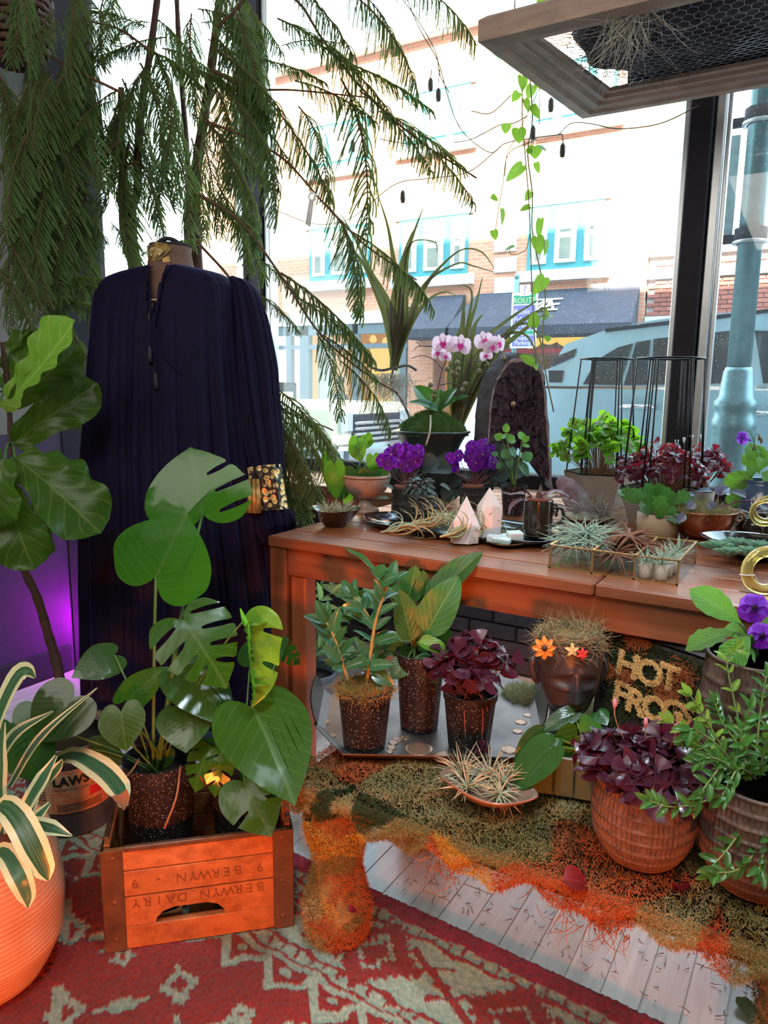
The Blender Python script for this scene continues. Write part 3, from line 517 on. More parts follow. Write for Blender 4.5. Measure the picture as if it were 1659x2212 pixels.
side('quarter_window', [(1258, 830), (1285, 778), (1330, 750), (1362, 741), (1338, 832)], M_CGL); side('door_window', [(1370, 738), (1400, 733), (1396, 831), (1346, 832)], M_CGL); side('door_window', [(1408, 731), (1580, 712), (1562, 828), (1404, 831)], M_CGL); side('door_window', [(1628, 712), (1800, 720), (1860, 828), (1648, 828)], M_CGL)
side('rear_window', [(1192, 772), (1240, 752), (1236, 770), (1190, 792)], M_CGL); side('roof_rail', [(1300, 708), (1659, 664), (1659, 672), (1302, 716)], M_DARK); side('chrome_strip', [(1255, 838), (1659, 833), (1659, 840), (1255, 845)], M_CHR)
side('tail_lamp', [(1182, 800), (1215, 800), (1212, 826), (1185, 826)], M_CGL)
for px, py in ((1378, 880), (1655, 895)): c = cp(px, py); MB().tube([(c[0] - .11, Y0 - .01, c[1]), (c[0] - .08, Y0 - .04, c[1] + .005), (c[0] + .08, Y0 - .04, c[1] + .005), (c[0] + .11, Y0 - .01, c[1])], .016, 8).obj('door_handle', M_CHR, sv)
for x in (xl + .85, 1.9): 
    for y in (Y0 + .1, Y0 + 1.7): inst('wheel', WH, Matrix.Translation((x, y, .2)) @ Matrix.Rotation(pi / 2, 4, 'X'), sv)
tk = thing('parked_truck', 'pale cream truck with a bright grille parked across the street', 'car', (-10, 9, -.15)); M_TK = matte('cream_car_paint', (.72, .66, .42), rough=.25, var=.04, bmp=0, coat=.5)
g0 = P(770, 935, y=8.6); X1 = g0[0]; zt_ = P(700, 868, y=8.6)[2]
MB().box((X1 - 1.0, 9.1, (zt_ + .35) / 2), (2.0, 1.9, zt_ - .35), ch=.1).obj('hood', M_TK, tk, False); MB().box((X1 - 3.0, 9.1, .8), (2.2, 1.75, 1.3), ch=.35).obj('cabin', M_TK, tk, False); MB().box((X1 - 1.97, 9.1, 1.12), (.1, 1.3, .3)).obj('windscreen', M_CGL, tk, False)
gr = MB().box((X1 + .02, 9.1, .62), (.06, 1.25, zt_ - .55), ch=.01).obj('grille', M_DARK, tk, False)
for k in range(5): MB().box((X1 + .07, 9.1, .42 + k * (zt_ - .62) / 5), (.05, 1.25, .045), ch=.01).obj('grille_bar', M_CHR, gr, False)
for s in (-.78, .78): MB().box((X1 + .02, 9.1 + s, .75), (.08, .26, .3), ch=.03).obj('headlamp', M_ALU, tk, False)
MB().box((X1 + .06, 9.1, .3), (.2, 1.95, .26), ch=.05).obj('bumper', M_CHR, tk, False)
for x in (X1 - .8, X1 - 3.6):
    for y in (8.2, 9.95): inst('wheel', WH, Matrix.Translation((x, y, .2)) @ Matrix.Rotation(pi / 2, 4, 'X'), tk)
# two people sitting behind the far shop window: seen small through the glass
def bust(px, py, col, hair, lab, yo=.9):
    q = P(px, py, y=D + yo); e = thing('person', lab, 'person', (q[0], D + yo, -.1)); m1 = matte('shirt', col, bmp=0); zt = q[2]
    pr = [(.02, -.9), (.17, -.88), (.2, -.5), (.23, -.28), (.2, -.2), (.09, -.15), (.055, -.1), (.055, -.05), (.085, .0), (.1, .08), (.09, .16), (.05, .21), (0, .22)]
    MB().lathe(pr, (q[0], D + yo, zt), 16, sy=.75).obj('body', [m1], e); MB().lathe([(.106, .09), (.11, .14), (.09, .2), (.05, .235), (0, .24)], (q[0], D + yo + .02, zt), 14).obj('cap', matte('cap', hair, bmp=0), e)
bust(734, 835, (.05, .05, .09), (.03, .03, .05), 'person in a dark top and cap sitting behind the far shop window'); bust(710, 840, (.3, .06, .05), (.05, .03, .03), 'person in a red top beside the capped one behind glass', 1.6)
# ================================================================ table, bench, rug, crate, dress
M_TAB = wood('red_brown_table_wood', (.33, .10, .04), (.17, .045, .018), axis=0, rough=.33, rnd=.22, spec=.5, scale=6, coat=.15)
M_TABY = wood('red_brown_leg_wood', (.30, .09, .035), (.15, .04, .016), axis=2, rough=.36, rnd=.2, spec=.5, scale=6)
TZ = .80
tb = thing('plant_table', 'long red-brown slatted wooden table under the window, full of potted plants', 'table', (-.45, 2.2, 0))
def tbox(n, a, b, m=M_TAB, ch=.004): a, b = V3(a), V3(b); return MB().box((a + b) / 2, b - a, ch=ch).obj(n, m, tb, False)
for a, b in ((-1.42, -.441), (-.438, .56)):
    tbox('front_board', (a, 1.685, .767), (b, 1.80, TZ), ch=.005)
    for k in range(8): y = 1.803 + k * .109; tbox('board', (a, y, .774), (b, y + .106, TZ), ch=.003)
tbox('apron', (-1.36, 1.705, .683), (.5, 1.727, .766), ch=.003); tbox('apron', (-1.36, 2.63, .683), (.5, 2.65, .766)); tbox('end_rail', (-1.40, 1.78, .683), (-1.375, 2.62, .766))
for x0, x1 in ((-1.42, -1.357), (.5, .56)):
    for y0 in (1.692, 2.6): tbox('leg', (x0, y0, 0), (x1, y0 + .075, .768), M_TABY, .005)
tbox('leg_brace', (-1.356, 1.712, 0), (-1.30, 1.77, .682), M_TABY, .005)
# ---- rug
def rug():
    ex = nrm([-.184 + 1.12, 1.387 - 1.429, 0]); ey = np.array([-ex[1], ex[0], 0]); o = np.array([-1.12, 1.429, 0.]); ns_, nb = 460, 300; smax = 1.0
    s = np.linspace(-1.25, smax, ns_); b = np.linspace(0, 1.5, nb); Sx, B = np.meshgrid(s, b); r = smax - Sx
    end = r < B; bd_ = np.where(end, r, B); al = np.where(end, B, Sx) ; g = np.random.default_rng(5)
    wob = .004 * np.sin(Sx * 61 + 2 * np.sin(B * 47)) + .003 * np.sin(B * 83 + Sx * 29); bd_ = bd_ + wob; al = al + wob
    red, sage, crim = np.array([.19, .012, .009]), np.array([.23, .31, .235]), np.array([.19, .008, .025])
    m = np.zeros_like(Sx)                                                             # 1 = sage, 0 = red
    st = lambda v, q: np.round(v / q) * q                                              # stepped, knotted edges
    band = (bd_ > .055) & (bd_ < .29); m[band] = 1; c = (bd_ - .172); per = .33; a = (al + .12) % per - per / 2
    dia = np.abs(st(a, .012)) + np.abs(st(c, .012)); ser = .018 * ((np.floor(np.arctan2(c, a) * 24 / pi)) % 2)
    m[band & (dia < .098 + ser)] = 0; m[band & (dia < .052)] = 1; m[band & (dia < .04)] = 0; m[band & (dia < .02)] = 0
    a2 = (al + .12 + per / 2) % per - per / 2; sc = np.hypot(a2 * .9 + c * .5, c); m[band & (np.abs(sc - .05) < .008) & (a2 * c > -.0006)] = 0; m[band & (np.abs(c - .55 * a2) < .010) & (np.abs(a2) < .1)] = 0; m[band & (sc < .014)] = 0
    m[band & (np.abs(np.abs(c) - .088) < .005)] = 0; m[band & (np.abs(np.abs(c) - .1) < .012) & ((al * 26) % 1 < .22)] = 0
    m[(bd_ > .297) & (bd_ < .312)] = 1; g2 = (bd_ > .312) & (bd_ < .4); zz = np.abs((al * 8) % 1 - .5) * .13 + .318; m[g2 & (np.abs(bd_ - zz) < .014)] = 1; m[g2 & (np.hypot((al * 8 + .5) % 1 / 8 - .0625, bd_ - .33) < .012)] = 1
    fld = bd_ >= .4; u, v = st(Sx * .8 + B * .6, .011), st(B * .8 - Sx * .6, .011)
    for (pu, pv, du, dv, ru, rv, hole) in ((.24, .22, 0, 0, .055, .04, .45), (.24, .22, .12, .11, .03, .03, .4), (.17, .31, .05, .02, .02, .055, 0), (.31, .19, .02, .13, .012, .012, 0)):
        x = (u + du) % pu - pu / 2; y = (v + dv) % pv - pv / 2; q = np.abs(x) / ru + np.abs(y) / rv; m[fld & (q < 1)] = 1
        if hole: m[fld & (q < hole)] = 0
    m[fld & (np.abs((u * 3.1) % 1 - .5) < .028) & (np.sin(v * 31) > -.2)] = 1; m[fld & (np.abs((v * 2.3 + .2) % 1 - .5) < .02) & (np.sin(u * 23) > .1)] = 1
    col = red + (sage - red) * m[..., None]; col[bd_ < .055] = crim; col[(bd_ > .012) & (bd_ < .055) & ((al * 9) % 1 < .5)] *= 1.2
    col = col * (1 + g.normal(0, .16, Sx.shape))[..., None] * (1 + .2 * np.sin(Sx * 13 + B * 7))[..., None]; col = np.clip(col, 0, 1)
    Z = .012 + g.normal(0, .0012, Sx.shape) + .002 * (1 - m); Z[0] = .001; Z[:, -1] = .001; A = o + Sx[..., None] * ex - B[..., None] * ey + Z[..., None] * np.array([0, 0, 1.])
    mt, nt, out = newmat('wool_rug'); ca = nd(nt, 'VertexColor', layer_name='Col'); bs = nd(nt, 'BsdfPrincipled', {'Base Color': ca.outputs[0], 'Roughness': .95, 'Specular IOR Level': .1, 'Sheen Weight': .2, 'Normal': bump(nt, noise(nt, 420.), .8, .004)}); nt.links.new(bs.outputs[0], out.inputs[0])
    R_ = MB().grid(A, flip=False).obj('patterned_rug', mt); at = R_.data.color_attributes.new('Col', 'FLOAT_COLOR', 'POINT'); at.data.foreach_set('color', np.concatenate([col.reshape(-1, 3), np.ones((ns_ * nb, 1))], 1).astype(np.float32).ravel())
    tag(R_, 'red and sage green oriental wool rug lying on the plank floor', 'rug')
    k = 420; q = g.uniform(0, 1.4, k); rt = o + smax * ex - q[:, None] * ey + np.array([0, 0, .006]); v, f = strands(rt, np.tile(ex + [0, 0, -.1], (k, 1)) + g.normal(0, .25, (k, 3)) * [1, 1, .2], .045, .0011, 3, .4, .2, 4); v[:, 2] = np.maximum(v[:, 2], .002)
    stuff(fastmesh('fringe', v, f, matte('rug_fringe', (.45, .4, .3), rough=.9), R_))
rug()
# ---- moss bench
BZ = .385
bn = thing('moss_bench', 'low bench wrapped all over in rust, gold and olive moss', 'bench', (-.4, 1.45, 0)); M_MC = matte('moss_core', (.26, .17, .06), (.12, .09, .035), rough=1, scale=30, bmp=.8)
x0, x1, y0, y1 = -.965, .15, 1.185, 1.76; g = np.random.default_rng(2)
MB().box(((x0 + x1) / 2, (y0 + y1) / 2, BZ - .022), (x1 - x0, y1 - y0, .04), ch=.02).obj('seat_board', M_MC, bn)
lgs = [(-.86, 1.245), (.045, 1.25), (-.86, 1.68), (.06, 1.68)]; LP = [(.062, 0), (.082, .03), (.09, .09), (.07, .15), (.06, .2), (.074, .25), (.085, .3), (.085, .36)]
for x, y in lgs: MB().lathe([(r * .8, z) for r, z in LP], (x, y, .012 if y < 1.4 else 0), 14, lambda r, z, th: r * (1 + .12 * np.sin(3 * th + z * 40) + .08 * np.sin(5 * th - z * 71))).obj('leg', M_MC, bn)
pts, nor = [], []
def surf(n, fn): q = [fn(*g.uniform(0, 1, 2)) for _ in range(n)]; pts.extend(a for a, _ in q); nor.extend(b for _, b in q)
surf(60000, lambda a, b: ((x0 + a * (x1 - x0), y0 + b * (y1 - y0), BZ + .004 + .006 * sin(a * 40) * sin(b * 23)), (0, 0, 1)))
surf(24000, lambda a, b: ((x0 + a * (x1 - x0), y0 - .004 - .012 * sin(a * 50 + b * 4) * sin(b * 3), BZ - .045 * b * (1 + .25 * sin(a * 33) + .25 * sin(a * 71))), (0, -1, .35 - .9 * b)))
surf(9000, lambda a, b: ((x0 + a * (x1 - x0), y0 - .006 + .01 * b, BZ - .016 + .018 * b), (0, -.8, .5)))
surf(3500, lambda a, b: ((x0 - .004, y0 + a * (y1 - y0), BZ - .09 * b), (-1, 0, .3 - .8 * b)))
for j, (x, y) in enumerate(lgs[:3]):
    def lf(a, b, x=x, y=y): z = b * .36 + .01; r = np.interp(z, [q[1] for q in LP], [q[0] for q in LP]) * .85; t = a * 2 * pi; return ((x + r * cos(t), y + r * sin(t), z), (cos(t), sin(t), .1))
    surf(19000 if j == 0 else 6000, lf)
pts, nor = np.array(pts), np.array(nor); sd = g.uniform([x0, y0 - .1, 0], [x1, y1, .4], (150, 3)); sd[:95, 1] = y0 + g.uniform(-.06, .1, 95); sd[:25, 0] = -.86 + g.uniform(-.1, .1, 25)
cls = g.choice(5, 150, p=[.42, .13, .22, .13, .10]); cls[95:] = g.choice(5, 55, p=[.07, .03, .46, .42, .02]); ci = cls[np.argmin(((pts[:, None, :] - sd[None]) ** 2 * [1, 1, 1.5]).sum(-1), 1)] if len(pts) < 1 else np.concatenate([cls[np.argmin(((q[:, None, :] - sd[None]) ** 2).sum(-1), 1)] for q in np.array_split(pts, 40)])
PAL = [('rust_moss', [(.42, .09, .02), (.5, .16, .05), (.3, .05, .02), (.45, .2, .08)]), ('gold_moss', [(.5, .25, .02), (.55, .33, .06), (.35, .17, .02)]), ('olive_moss', [(.16, .15, .05), (.25, .21, .07), (.32, .26, .1), (.1, .1, .04)]), ('straw_moss', [(.36, .3, .14), (.28, .25, .1), (.42, .33, .16), (.2, .18, .07)]), ('dark_green_moss', [(.03, .05, .02), (.06, .09, .03), (.02, .03, .015)])]
for k, (nm_, cl) in enumerate(PAL):
    s_ = ci == k; q = pts[s_]; moss(nm_, q + nor[s_] * (0 if k != 1 else .004), nor[s_], .010 if k != 4 else .008, island(nm_, cl), bn, .00068, 1.4, k, .3, 2, 1.2)['kind'] = 'stuff'
q = np.column_stack([g.uniform(-.6, .1, 330), y0 + g.uniform(-.02, .015, 330), BZ - .05 + g.uniform(-.02, .02, 330)]); q = q[np.sin(q[:, 0] * 17) + .5 * np.sin(q[:, 0] * 43) > .1]
moss('hanging_moss', q, np.tile([0, -.5, -1.], (len(q), 1)), .05, island('hanging', [(.3, .07, .02), (.2, .06, .02), (.4, .15, .05)]), bn, .001, 2.2, 9, .6, 7, .7)
# red petals and a dead leaf that lie on the moss and the floor
M_PET = leafm('fallen_dark_red', (.16, .01, .015), tc=(.4, .02, .02), rough=.5, veins=0)
pt = mk(blade(W_OVATE, 5, 7, .3, .8), 'petal', M_PET)
for (px, py, z, s_, r_) in ((1215, 1900, BZ + .014, .05, .5), (1475, 1925, BZ + .014, .03, 2.), (752, 1968, .16, .022, 1.)):
    q = P(px, py, z=z) if z > .2 else P(px, py, y=1.165); o = inst0('fallen_petal', pt, mat4(q, *[a * s_ for a in basis((cos(r_), sin(r_), .1), (0, -.4, 1))])); tag(o, 'dark red fallen petal on ' + {1215: 'the front edge of the moss bench', 1475: 'the moss beside the ribbed pot', 752: 'the mossy bench leg'}[px], 'petal')
q = P(1622, 2180, z=.006); o = inst0('fallen_leaf', mk(blade(W_OVATE, 5, 9, .3, .5, .03), 'fallen_leaf', leafm('olive_dry_leaf', (.1, .12, .04), rough=.5)), mat4(q - np.array([.0, .03, 0]), *[a * .07 for a in basis((.2, 1, .05), (0, 0, 1))])); tag(o, 'small olive fallen leaf alone on the plank floor', 'leaf')
# ---- crate
A_, B_ = np.array([-1.252, .925, .014]), np.array([-.959, 1.207, .014]); ex = nrm(B_ - A_); ey = np.array([-ex[1], ex[0], 0]); Wc, Dc, Hc = np.linalg.norm(B_ - A_), .31, .245
M_CR = wood('orange_brown_crate_wood', (.46, .17, .06), (.26, .085, .03), axis=0, rough=.6, rnd=.2, spec=.25, scale=8, bmp=.3); M_IRON = matte('rusty_brown_metal', (.16, .085, .05), (.09, .05, .035), rough=.5, metal=.4, scale=25, bmp=.15)
cr = thing('wooden_crate', 'old orange-brown wooden milk crate turned over, holding two monstera pots', 'crate', (A_ + B_) / 2); Rc = np.column_stack([ex, ey, [0, 0, 1]])
L2 = lambda x, y, z: A_ + x * ex + y * ey + np.array([0, 0, z])
def cbox(n, c, s, m, ch=.002): return MB().box(L2(*c), s, Rc, ch).obj(n, m, cr, False)
zs_ = [0, .056, .128, .19, .24]
for yy in (.009, Dc - .009):
    for k in range(4):
        z, h = (zs_[k] + zs_[k + 1]) / 2, zs_[k + 1] - zs_[k] - .0015
        if k == 1 and yy < .1:                                                         # the board with the hand hole
            hx = [Wc * .31 + .0 + t for t in (0, .004, .02, .05)]; zb_, zt2 = zs_[1] + .001, zs_[2] - .001
            arch = [(.105, zb_), (.108, zb_ + .012), (.122, zb_ + .026), (.145, zb_ + .033), (.215, zb_ + .033), (.238, zb_ + .026), (.252, zb_ + .012), (.255, zb_)]
            out_ = [(0.001, zb_)] + arch + [(Wc - .001, zb_), (Wc - .001, zt2), (.001, zt2)]; q = [Vector((a, b, 0)) for a, b in out_]; tr = geometry.tessellate_polygon([q]); n = len(q)
            v = [L2(a, 0, b) for a, b in out_] + [L2(a, .018, b) for a, b in out_]
            MB().add(v, [tuple(t) for t in tr] + [tuple(n + i for i in t[::-1]) for t in tr] + [(i, (i + 1) % n, n + (i + 1) % n, n + i) for i in range(n)]).obj('board', M_CR, cr, False)
        else: cbox('board', (Wc / 2, yy, z), (Wc - .002, .018, h), M_CR)
for xx in (.008, Wc - .008):
    for k in range(4): cbox('side_board', (xx, Dc / 2, .03 + k * .062), (.014, Dc - .04, .058), M_CR)
for k in range(5): cbox('bottom_slat', (.05 + k * .077, Dc / 2, .008), (.06, Dc - .05, .012), M_CR)
for x in (0, Wc):
    for y in (0, Dc):
        sx, sy = (1 if x == 0 else -1), (1 if y == 0 else -1); m_ = MB().box(L2(x + sx * .02, y - sy * .002, .1225), (.046, .003, .245), Rc, .001).box(L2(x - sx * .002, y + sy * .02, .1225), (.003, .046, .245), Rc, .001); m_.obj('corner_strap', M_IRON, cr, False)
        for z in (.03, .12, .225): MB().lathe([(.006, 0), (.005, .002), (0, .003)], (0, 0, 0), 10).mesh; mm = MB(); th = np.arange(8) * pi / 4; c = L2(x + sx * .022, y - sy * .0035, z); mm.add([c + .006 * (cos(t) * ex + sin(t) * np.array([0, 0, 1])) for t in th] + [c - sy * .003 * ey], [(i, (i + 1) % 8, 8) if sy > 0 else ((i + 1) % 8, i, 8) for i in range(8)]).obj('rivet', M_IRON, cr)
for y in (.004, Dc - .004): cbox('rim_strap', (Wc / 2, y, .242), (Wc - .09, .012, .012), M_IRON)
for x in (.004, Wc - .004): cbox('rim_strap', (x, Dc / 2, .242), (.012, Dc - .09, .012), M_IRON)
for k in range(1, 4): cbox('wire_divider', (Wc * k / 4, Dc / 2, .09), (.004, Dc - .04, .004), M_IRON, 0)
for k in range(1, 3): cbox('wire_divider', (Wc / 2, Dc * k / 3, .14), (Wc - .03, .004, .004), M_IRON, 0)
M_STAMP = matte('burnt_stamp', (.2, .065, .02), rough=.8, bmp=0)
for s_, cx_, z in (('9 BERWYN - 9', .2, .16), ('BERWYN DAIRY', .2, .112)): [text(ch, .031, M_STAMP, mat4(L2(cx_ - (i - len(s_) / 2 + .5) * .0245, -.0006, z), -ex, (0, 0, -1), -ey), cr, 'stamped_letter', .0004) for i, ch in enumerate(s_) if ch != ' ']
# ---- plastic nursery pots with white specks
M_POT = matte('black_speckled_plastic', (.018, .014, .016), rough=.38, var=.2, bmp=.03, specks=(210., .17, (.75, .75, .75))); M_SOIL = matte('potting_soil', (.035, .022, .015), rough=1, scale=60, bmp=1., dist=.01)
def rib(k, a): return lambda r, z, th: r * (1 + a * np.sign(np.sin(k * th)) * np.abs(np.sin(k * th)) ** .4)
def npot(par, c, r, h, m=M_POT, ribs=14, amp=.012):
    MB().lathe([(r * .76, 0), (r * .78, .004), (r * .97, h * .86)], c, 84, rib(ribs, amp)).lathe([(r * .97, h * .86), (r * 1.02, h * .87), (r * 1.04, h), (r * .99, h), (r * .95, h * .88)], c, 84).obj('pot', m, par, ang=40)
    MB().lathe([(r * .94, h * .88), (r * .5, h * .9), (0, h * .91)], c, 28).obj('soil', M_SOIL, par); return V3(c) + [0, 0, h * .9]
# ---- dress on its stand
M_VEL = matte('navy_velvet', (.007, .003, .026), (.004, .002, .014), rough=.75, scale=30, bmp=.25, bscale=90, sheen=.0, spec=.15)
_b = [n for n in M_VEL.node_tree.nodes if n.type == 'BSDF_PRINCIPLED'][0]; _b.inputs['Sheen Weight'].default_value = .3; _b.inputs['Sheen Tint'].default_value = (.2, .17, .75, 1); _b.inputs['Sheen Roughness'].default_value = .3
d0 = dep((-1.86, 1.75, 1.1)); M_NECK = matte('brown_linen_form', (.16, .085, .06), rough=.7, scale=60, bmp=.2)
df = thing('dress_form', 'brown linen dress form whose neck rises from the velvet dress', 'mannequin', P(375, 1560, d=d0) * [1, 1, 0]); nk = P(368, 560, d=d0); s_ = mpp(nk)
lat = nrm(RT * [1, 1, 0]); fwd = nrm(TOCAM * [1, 1, 0]); Rb = np.column_stack([lat, -fwd, [0, 0, 1]])
def ell(prof_, c, n, fn=None): return [np.array([V3(c) + lat * (a * cos(t) + ox) + fwd * (b * sin(t)) + np.array([0, 0, z]) for t in np.arange(n) * 2 * pi / n]) for (a, b, z, ox) in prof_]
MB().grid(ell([(.19, .1, -.5, 0), (.2, .12, -.2, 0), (.17, .1, -.09, 0), (.11, .075, -.055, 0), (.075, .065, -.02, 0), (.068, .062, .02, 0), (.072, .066, .035, 0), (.05, .045, .042, 0), (.0, .0, .043, 0)], nk, 36), wrap=True).obj('torso', M_NECK, df)
MB().grid(ell([(.066, .061, .035, 0), (.069, .064, .038, 0), (.066, .061, .046, 0), (.0, .0, .047, 0)], nk, 36), wrap=True).obj('neck_cap', M_DARK, df)
MB().tube(bez(nk + lat * -.045 + [0, 0, .045], nk + lat * .0 + [0, 0, .095], nk + lat * .06 + [0, 0, .02], 14), .007, 8).obj('neck_handle', M_DARK, df); MB().tube([nk * [1, 1, 0] + [0, 0, .01], nk - [0, 0, .3]], .015, 10).obj('stand_pole', M_DARK, df); MB().lathe([(.2, 0), (.2, .012), (.02, .03)], nk * [1, 1, 0], 24).obj('stand_base', M_DARK, df)
M_GOLD = matte('gold_leaf_paper', (.55, .36, .12), (.25, .15, .05), rough=.4, scale=60, metal=.5); 
def onneck(px, py, out=.0745): q = P(px, py, d=d0); x = (q - nk) @ lat; return nk + lat * x + fwd * (out * math.sqrt(max(0, 1 - (x / .074) ** 2)) * .92) + np.array([0, 0, (q - nk)[2]])
for n_, poly in (('paper_label', [(324, 535), (352, 531), (376, 536), (382, 548), (360, 568), (338, 570), (326, 560)]), ('paper_scrap', [(363, 566), (378, 560), (380, 572), (366, 574)])): MB().add([onneck(*q) for q in poly], [tuple(range(len(poly)))[::-1]]).obj(n_, M_GOLD, df, False)
M_CREAM = matte('cream_print', (.7, .55, .3), bmp=0); MB().add([onneck(a, b, .0755) for a, b in [(326, 551), (333, 547), (340, 541), (352, 543), (364, 548), (366, 554), (326, 557)]], [tuple(range(7))[::-1]]).obj('printed_car', M_CREAM, df, False)
for px in (338, 358): MB().add([onneck(px + 3.5 * cos(t), 556 + 3.5 * sin(t), .076) for t in np.arange(8) * pi / 4], [tuple(range(8))[::-1]]).obj('printed_wheel', M_CREAM, df, False)
dr = thing('velvet_dress', 'navy blue velvet dress with gathered sleeves and gold brocade cuffs on the dress form', 'dress', P(390, 1540, d=d0) * [1, 1, 0])
rows = [(574, 352, 392, .07), (578, 318, 418, .078), (584, 288, 450, .09), (592, 255, 480, .1), (603, 232, 500, .115), (620, 218, 514, .13), (650, 210, 520, .145), (700, 206, 524, .16), (780, 204, 530, .175), (880, 202, 538, .185), (1000, 202, 548, .195), (1120, 205, 562, .2), (1260, 207, 582, .21), (1400, 210, 590, .215), (1515, 212, 588, .215)]
ry = np.array([r[0] for r in rows], float); yy = np.concatenate([np.linspace(574, 620, 12), np.linspace(632, 1515, 60)]); n = 260; th = np.arange(n) * 2 * pi / n; A = []; gg = np.random.default_rng(4); ph = gg.uniform(0, 6.3, 5)
for y in yy:
    L, R, b = (np.interp(y, ry, [r[k] for r in rows]) for k in (1, 2, 3)); pl, pr_ = P(L, y, d=d0), P(R, y, d=d0); c = (pl + pr_) / 2; c[:2] = (P(375, y, d=d0) + lat * 0)[:2] + lat[:2] * ((c - P(375, y, d=d0)) @ lat); a = np.linalg.norm(pr_ - pl) / 2
    am = np.clip((y - 600) / 500, 0, 1) * .017 + .0015; fo = am * (np.sin(19 * th + ph[0] + .3 * np.sin(y / 210)) * .5 + np.sin(31 * th + ph[1] + .5 * np.sin(y / 160)) * .35 + np.abs(np.sin(11 * th + ph[2])) * .8 + .3 * np.sin(57 * th + ph[3]))
    k = 1 + fo / .2; fr = np.sin(th); vn = np.zeros(n)
    if y < 735: vn = np.where((fr > 0) & (np.abs(np.cos(th) * a - .005) < .021 * (1 - (y - 574) / 161)), -.016, 0)                  # the open neck slit
    A.append(c + np.outer(np.cos(th) * a * k, lat) + np.outer(np.sin(th) * b * k + vn, fwd))
sl_m = MB(); Ar = np.array(A)[:, :, :]; f = []
for i in range(len(yy) - 1):
    for j in range(n):
        j2 = (j + 1) % n; wslit = sin(th[j]) > 0 and abs(cos(th[j]) * np.linalg.norm(Ar[i, 0] - Ar[i, n // 2]) / 2 + .012) < .026 * (1 - (yy[i] - 570) / 150) and yy[i] < 705
        if not wslit: f.append((i * n + j, (i + 1) * n + j, (i + 1) * n + j2, i * n + j2))
sl_m.add(Ar.reshape(-1, 3), f); sl_m.obj('bodice_and_skirt', M_VEL, dr)
for pts in ([(318, 574), (320, 600), (322, 640), (328, 706)], [(362, 574), (352, 605), (343, 650), (333, 706)]): MB().tube(spline([P(x, y, d=d0 - (.098 + .06 * (y - 574) / 132)) for x, y in pts], 20), .0055, 7).obj('placket', M_VEL, dr)
def sleeve(path, rad, name, dz=.02, ks=9):
    pp = spline([P(x, y, d=d0 - o) for x, y, o in path], 40); rr = np.interp(np.linspace(0, 1, 40), np.linspace(0, 1, len(rad)), rad) * s_; A = []; t_ = np.gradient(pp, axis=0); th = np.arange(90) * 2 * pi / 90
    for i in range(40):
        t = nrm(t_[i]); x = nrm(lat - t * (lat @ t)); z = np.cross(t, x); q = 1 + min(i / 12, 1) * (.13 * np.sin(ks * th + 1 + i * .01) + .07 * np.sin((ks * 2 + 3) * th + 2)); A.append(pp[i] + np.outer(np.cos(th) * rr[i] * q, x) + np.outer(np.sin(th) * rr[i] * .72 * q, z))
    return MB().grid(A, wrap=True).obj(name, M_VEL, dr)
sleeve([(498, 600, 0), (517, 640, .01), (532, 740, .02), (546, 860, .03), (560, 960, .04), (570, 1020, .05)], [8, 34, 46, 52, 48, 44, 38], 'sleeve'); sleeve([(236, 606, 0), (226, 650, 0), (222, 760, .01), (218, 880, .02), (212, 990, .02)], [6, 22, 26, 26, 22, 18], 'sleeve')
sleeve([(574, 1095, .05), (580, 1115, .05), (586, 1140, .05), (592, 1168, .05)], [38, 42, 46, 30], 'ruffle', ks=14)
def brocm():
    m, nt, out = newmat('gold_brocade'); v = nd(nt, 'TexVoronoi', {'Vector': objco(nt), 'Scale': 55.}); k = v.outputs['Distance']; ring = ramp(nt, k, [(0, (.5, .16, .04)), (.28, (.6, .4, .12)), (.46, (.5, .42, .2)), (.56, (.03, .02, .015))]); n2 = noise(nt, 160.)
    b = nd(nt, 'BsdfPrincipled', {'Base Color': mix(nt, mth(nt, 'GREATER_THAN', n2, .62), ring, (.02, .015, .02)), 'Roughness': .38, 'Metallic': .55, 'Normal': bump(nt, k, .6, .004)}); nt.links.new(b.outputs[0], out.inputs[0]); return m
M_BRO = brocm()
def cuff(path, rad, name, m=M_BRO):
    pp = spline([P(x, y, d=d0 - .05) for x, y in path], 16); th = np.arange(48) * 2 * pi / 48; A = []; t_ = np.gradient(pp, axis=0)
    for i in range(16): t = nrm(t_[i]); x = nrm(lat - t * (lat @ t)); z = np.cross(t, x); rr = np.interp(i / 15, np.linspace(0, 1, len(rad)), rad) * s_ * (1 + .04 * np.sin(9 * th)); A.append(pp[i] + np.outer(np.cos(th) * rr, x) + np.outer(np.sin(th) * rr * .8, z))
    return MB().grid(A, wrap=True).obj(name, m, dr)
cuff([(566, 1008), (570, 1040), (576, 1070), (580, 1104)], [41, 42, 40, 42], 'brocade_cuff'); cuff([(212, 990), (211, 1005), (210, 1020)], [18, 17, 18], 'brocade_cuff')
for px in (538, 548, 556): MB().tube([P(px, 1035, d=d0 - .11), P(px + 2, 1075, d=d0 - .115), P(px + 1, 1108, d=d0 - .11)], [.006, .008, .011], 8).obj('gold_tassel', M_GOLD, dr)
cd = lambda pts: MB().tube(spline([P(x, y, d=d0 - .19) for x, y in pts], 24), .0022, 6).obj('neck_cord', M_VEL, dr)
cd([(322, 625), (326, 680), (327, 720), (324, 765)]); cd([(330, 680), (334, 740), (336, 800), (336, 822)]); cd([(332, 700), (350, 760), (380, 795), (398, 808)])
for px, py in ((324, 768), (336, 826)): MB().lathe([(.003, .03), (.005, .02), (.007, .0), (.009, -.02)], P(px, py, d=d0 - .19), 8).obj('tassel', matte('black_tassel', (.02, .018, .03)), dr)
q = nk + fwd * .1; 
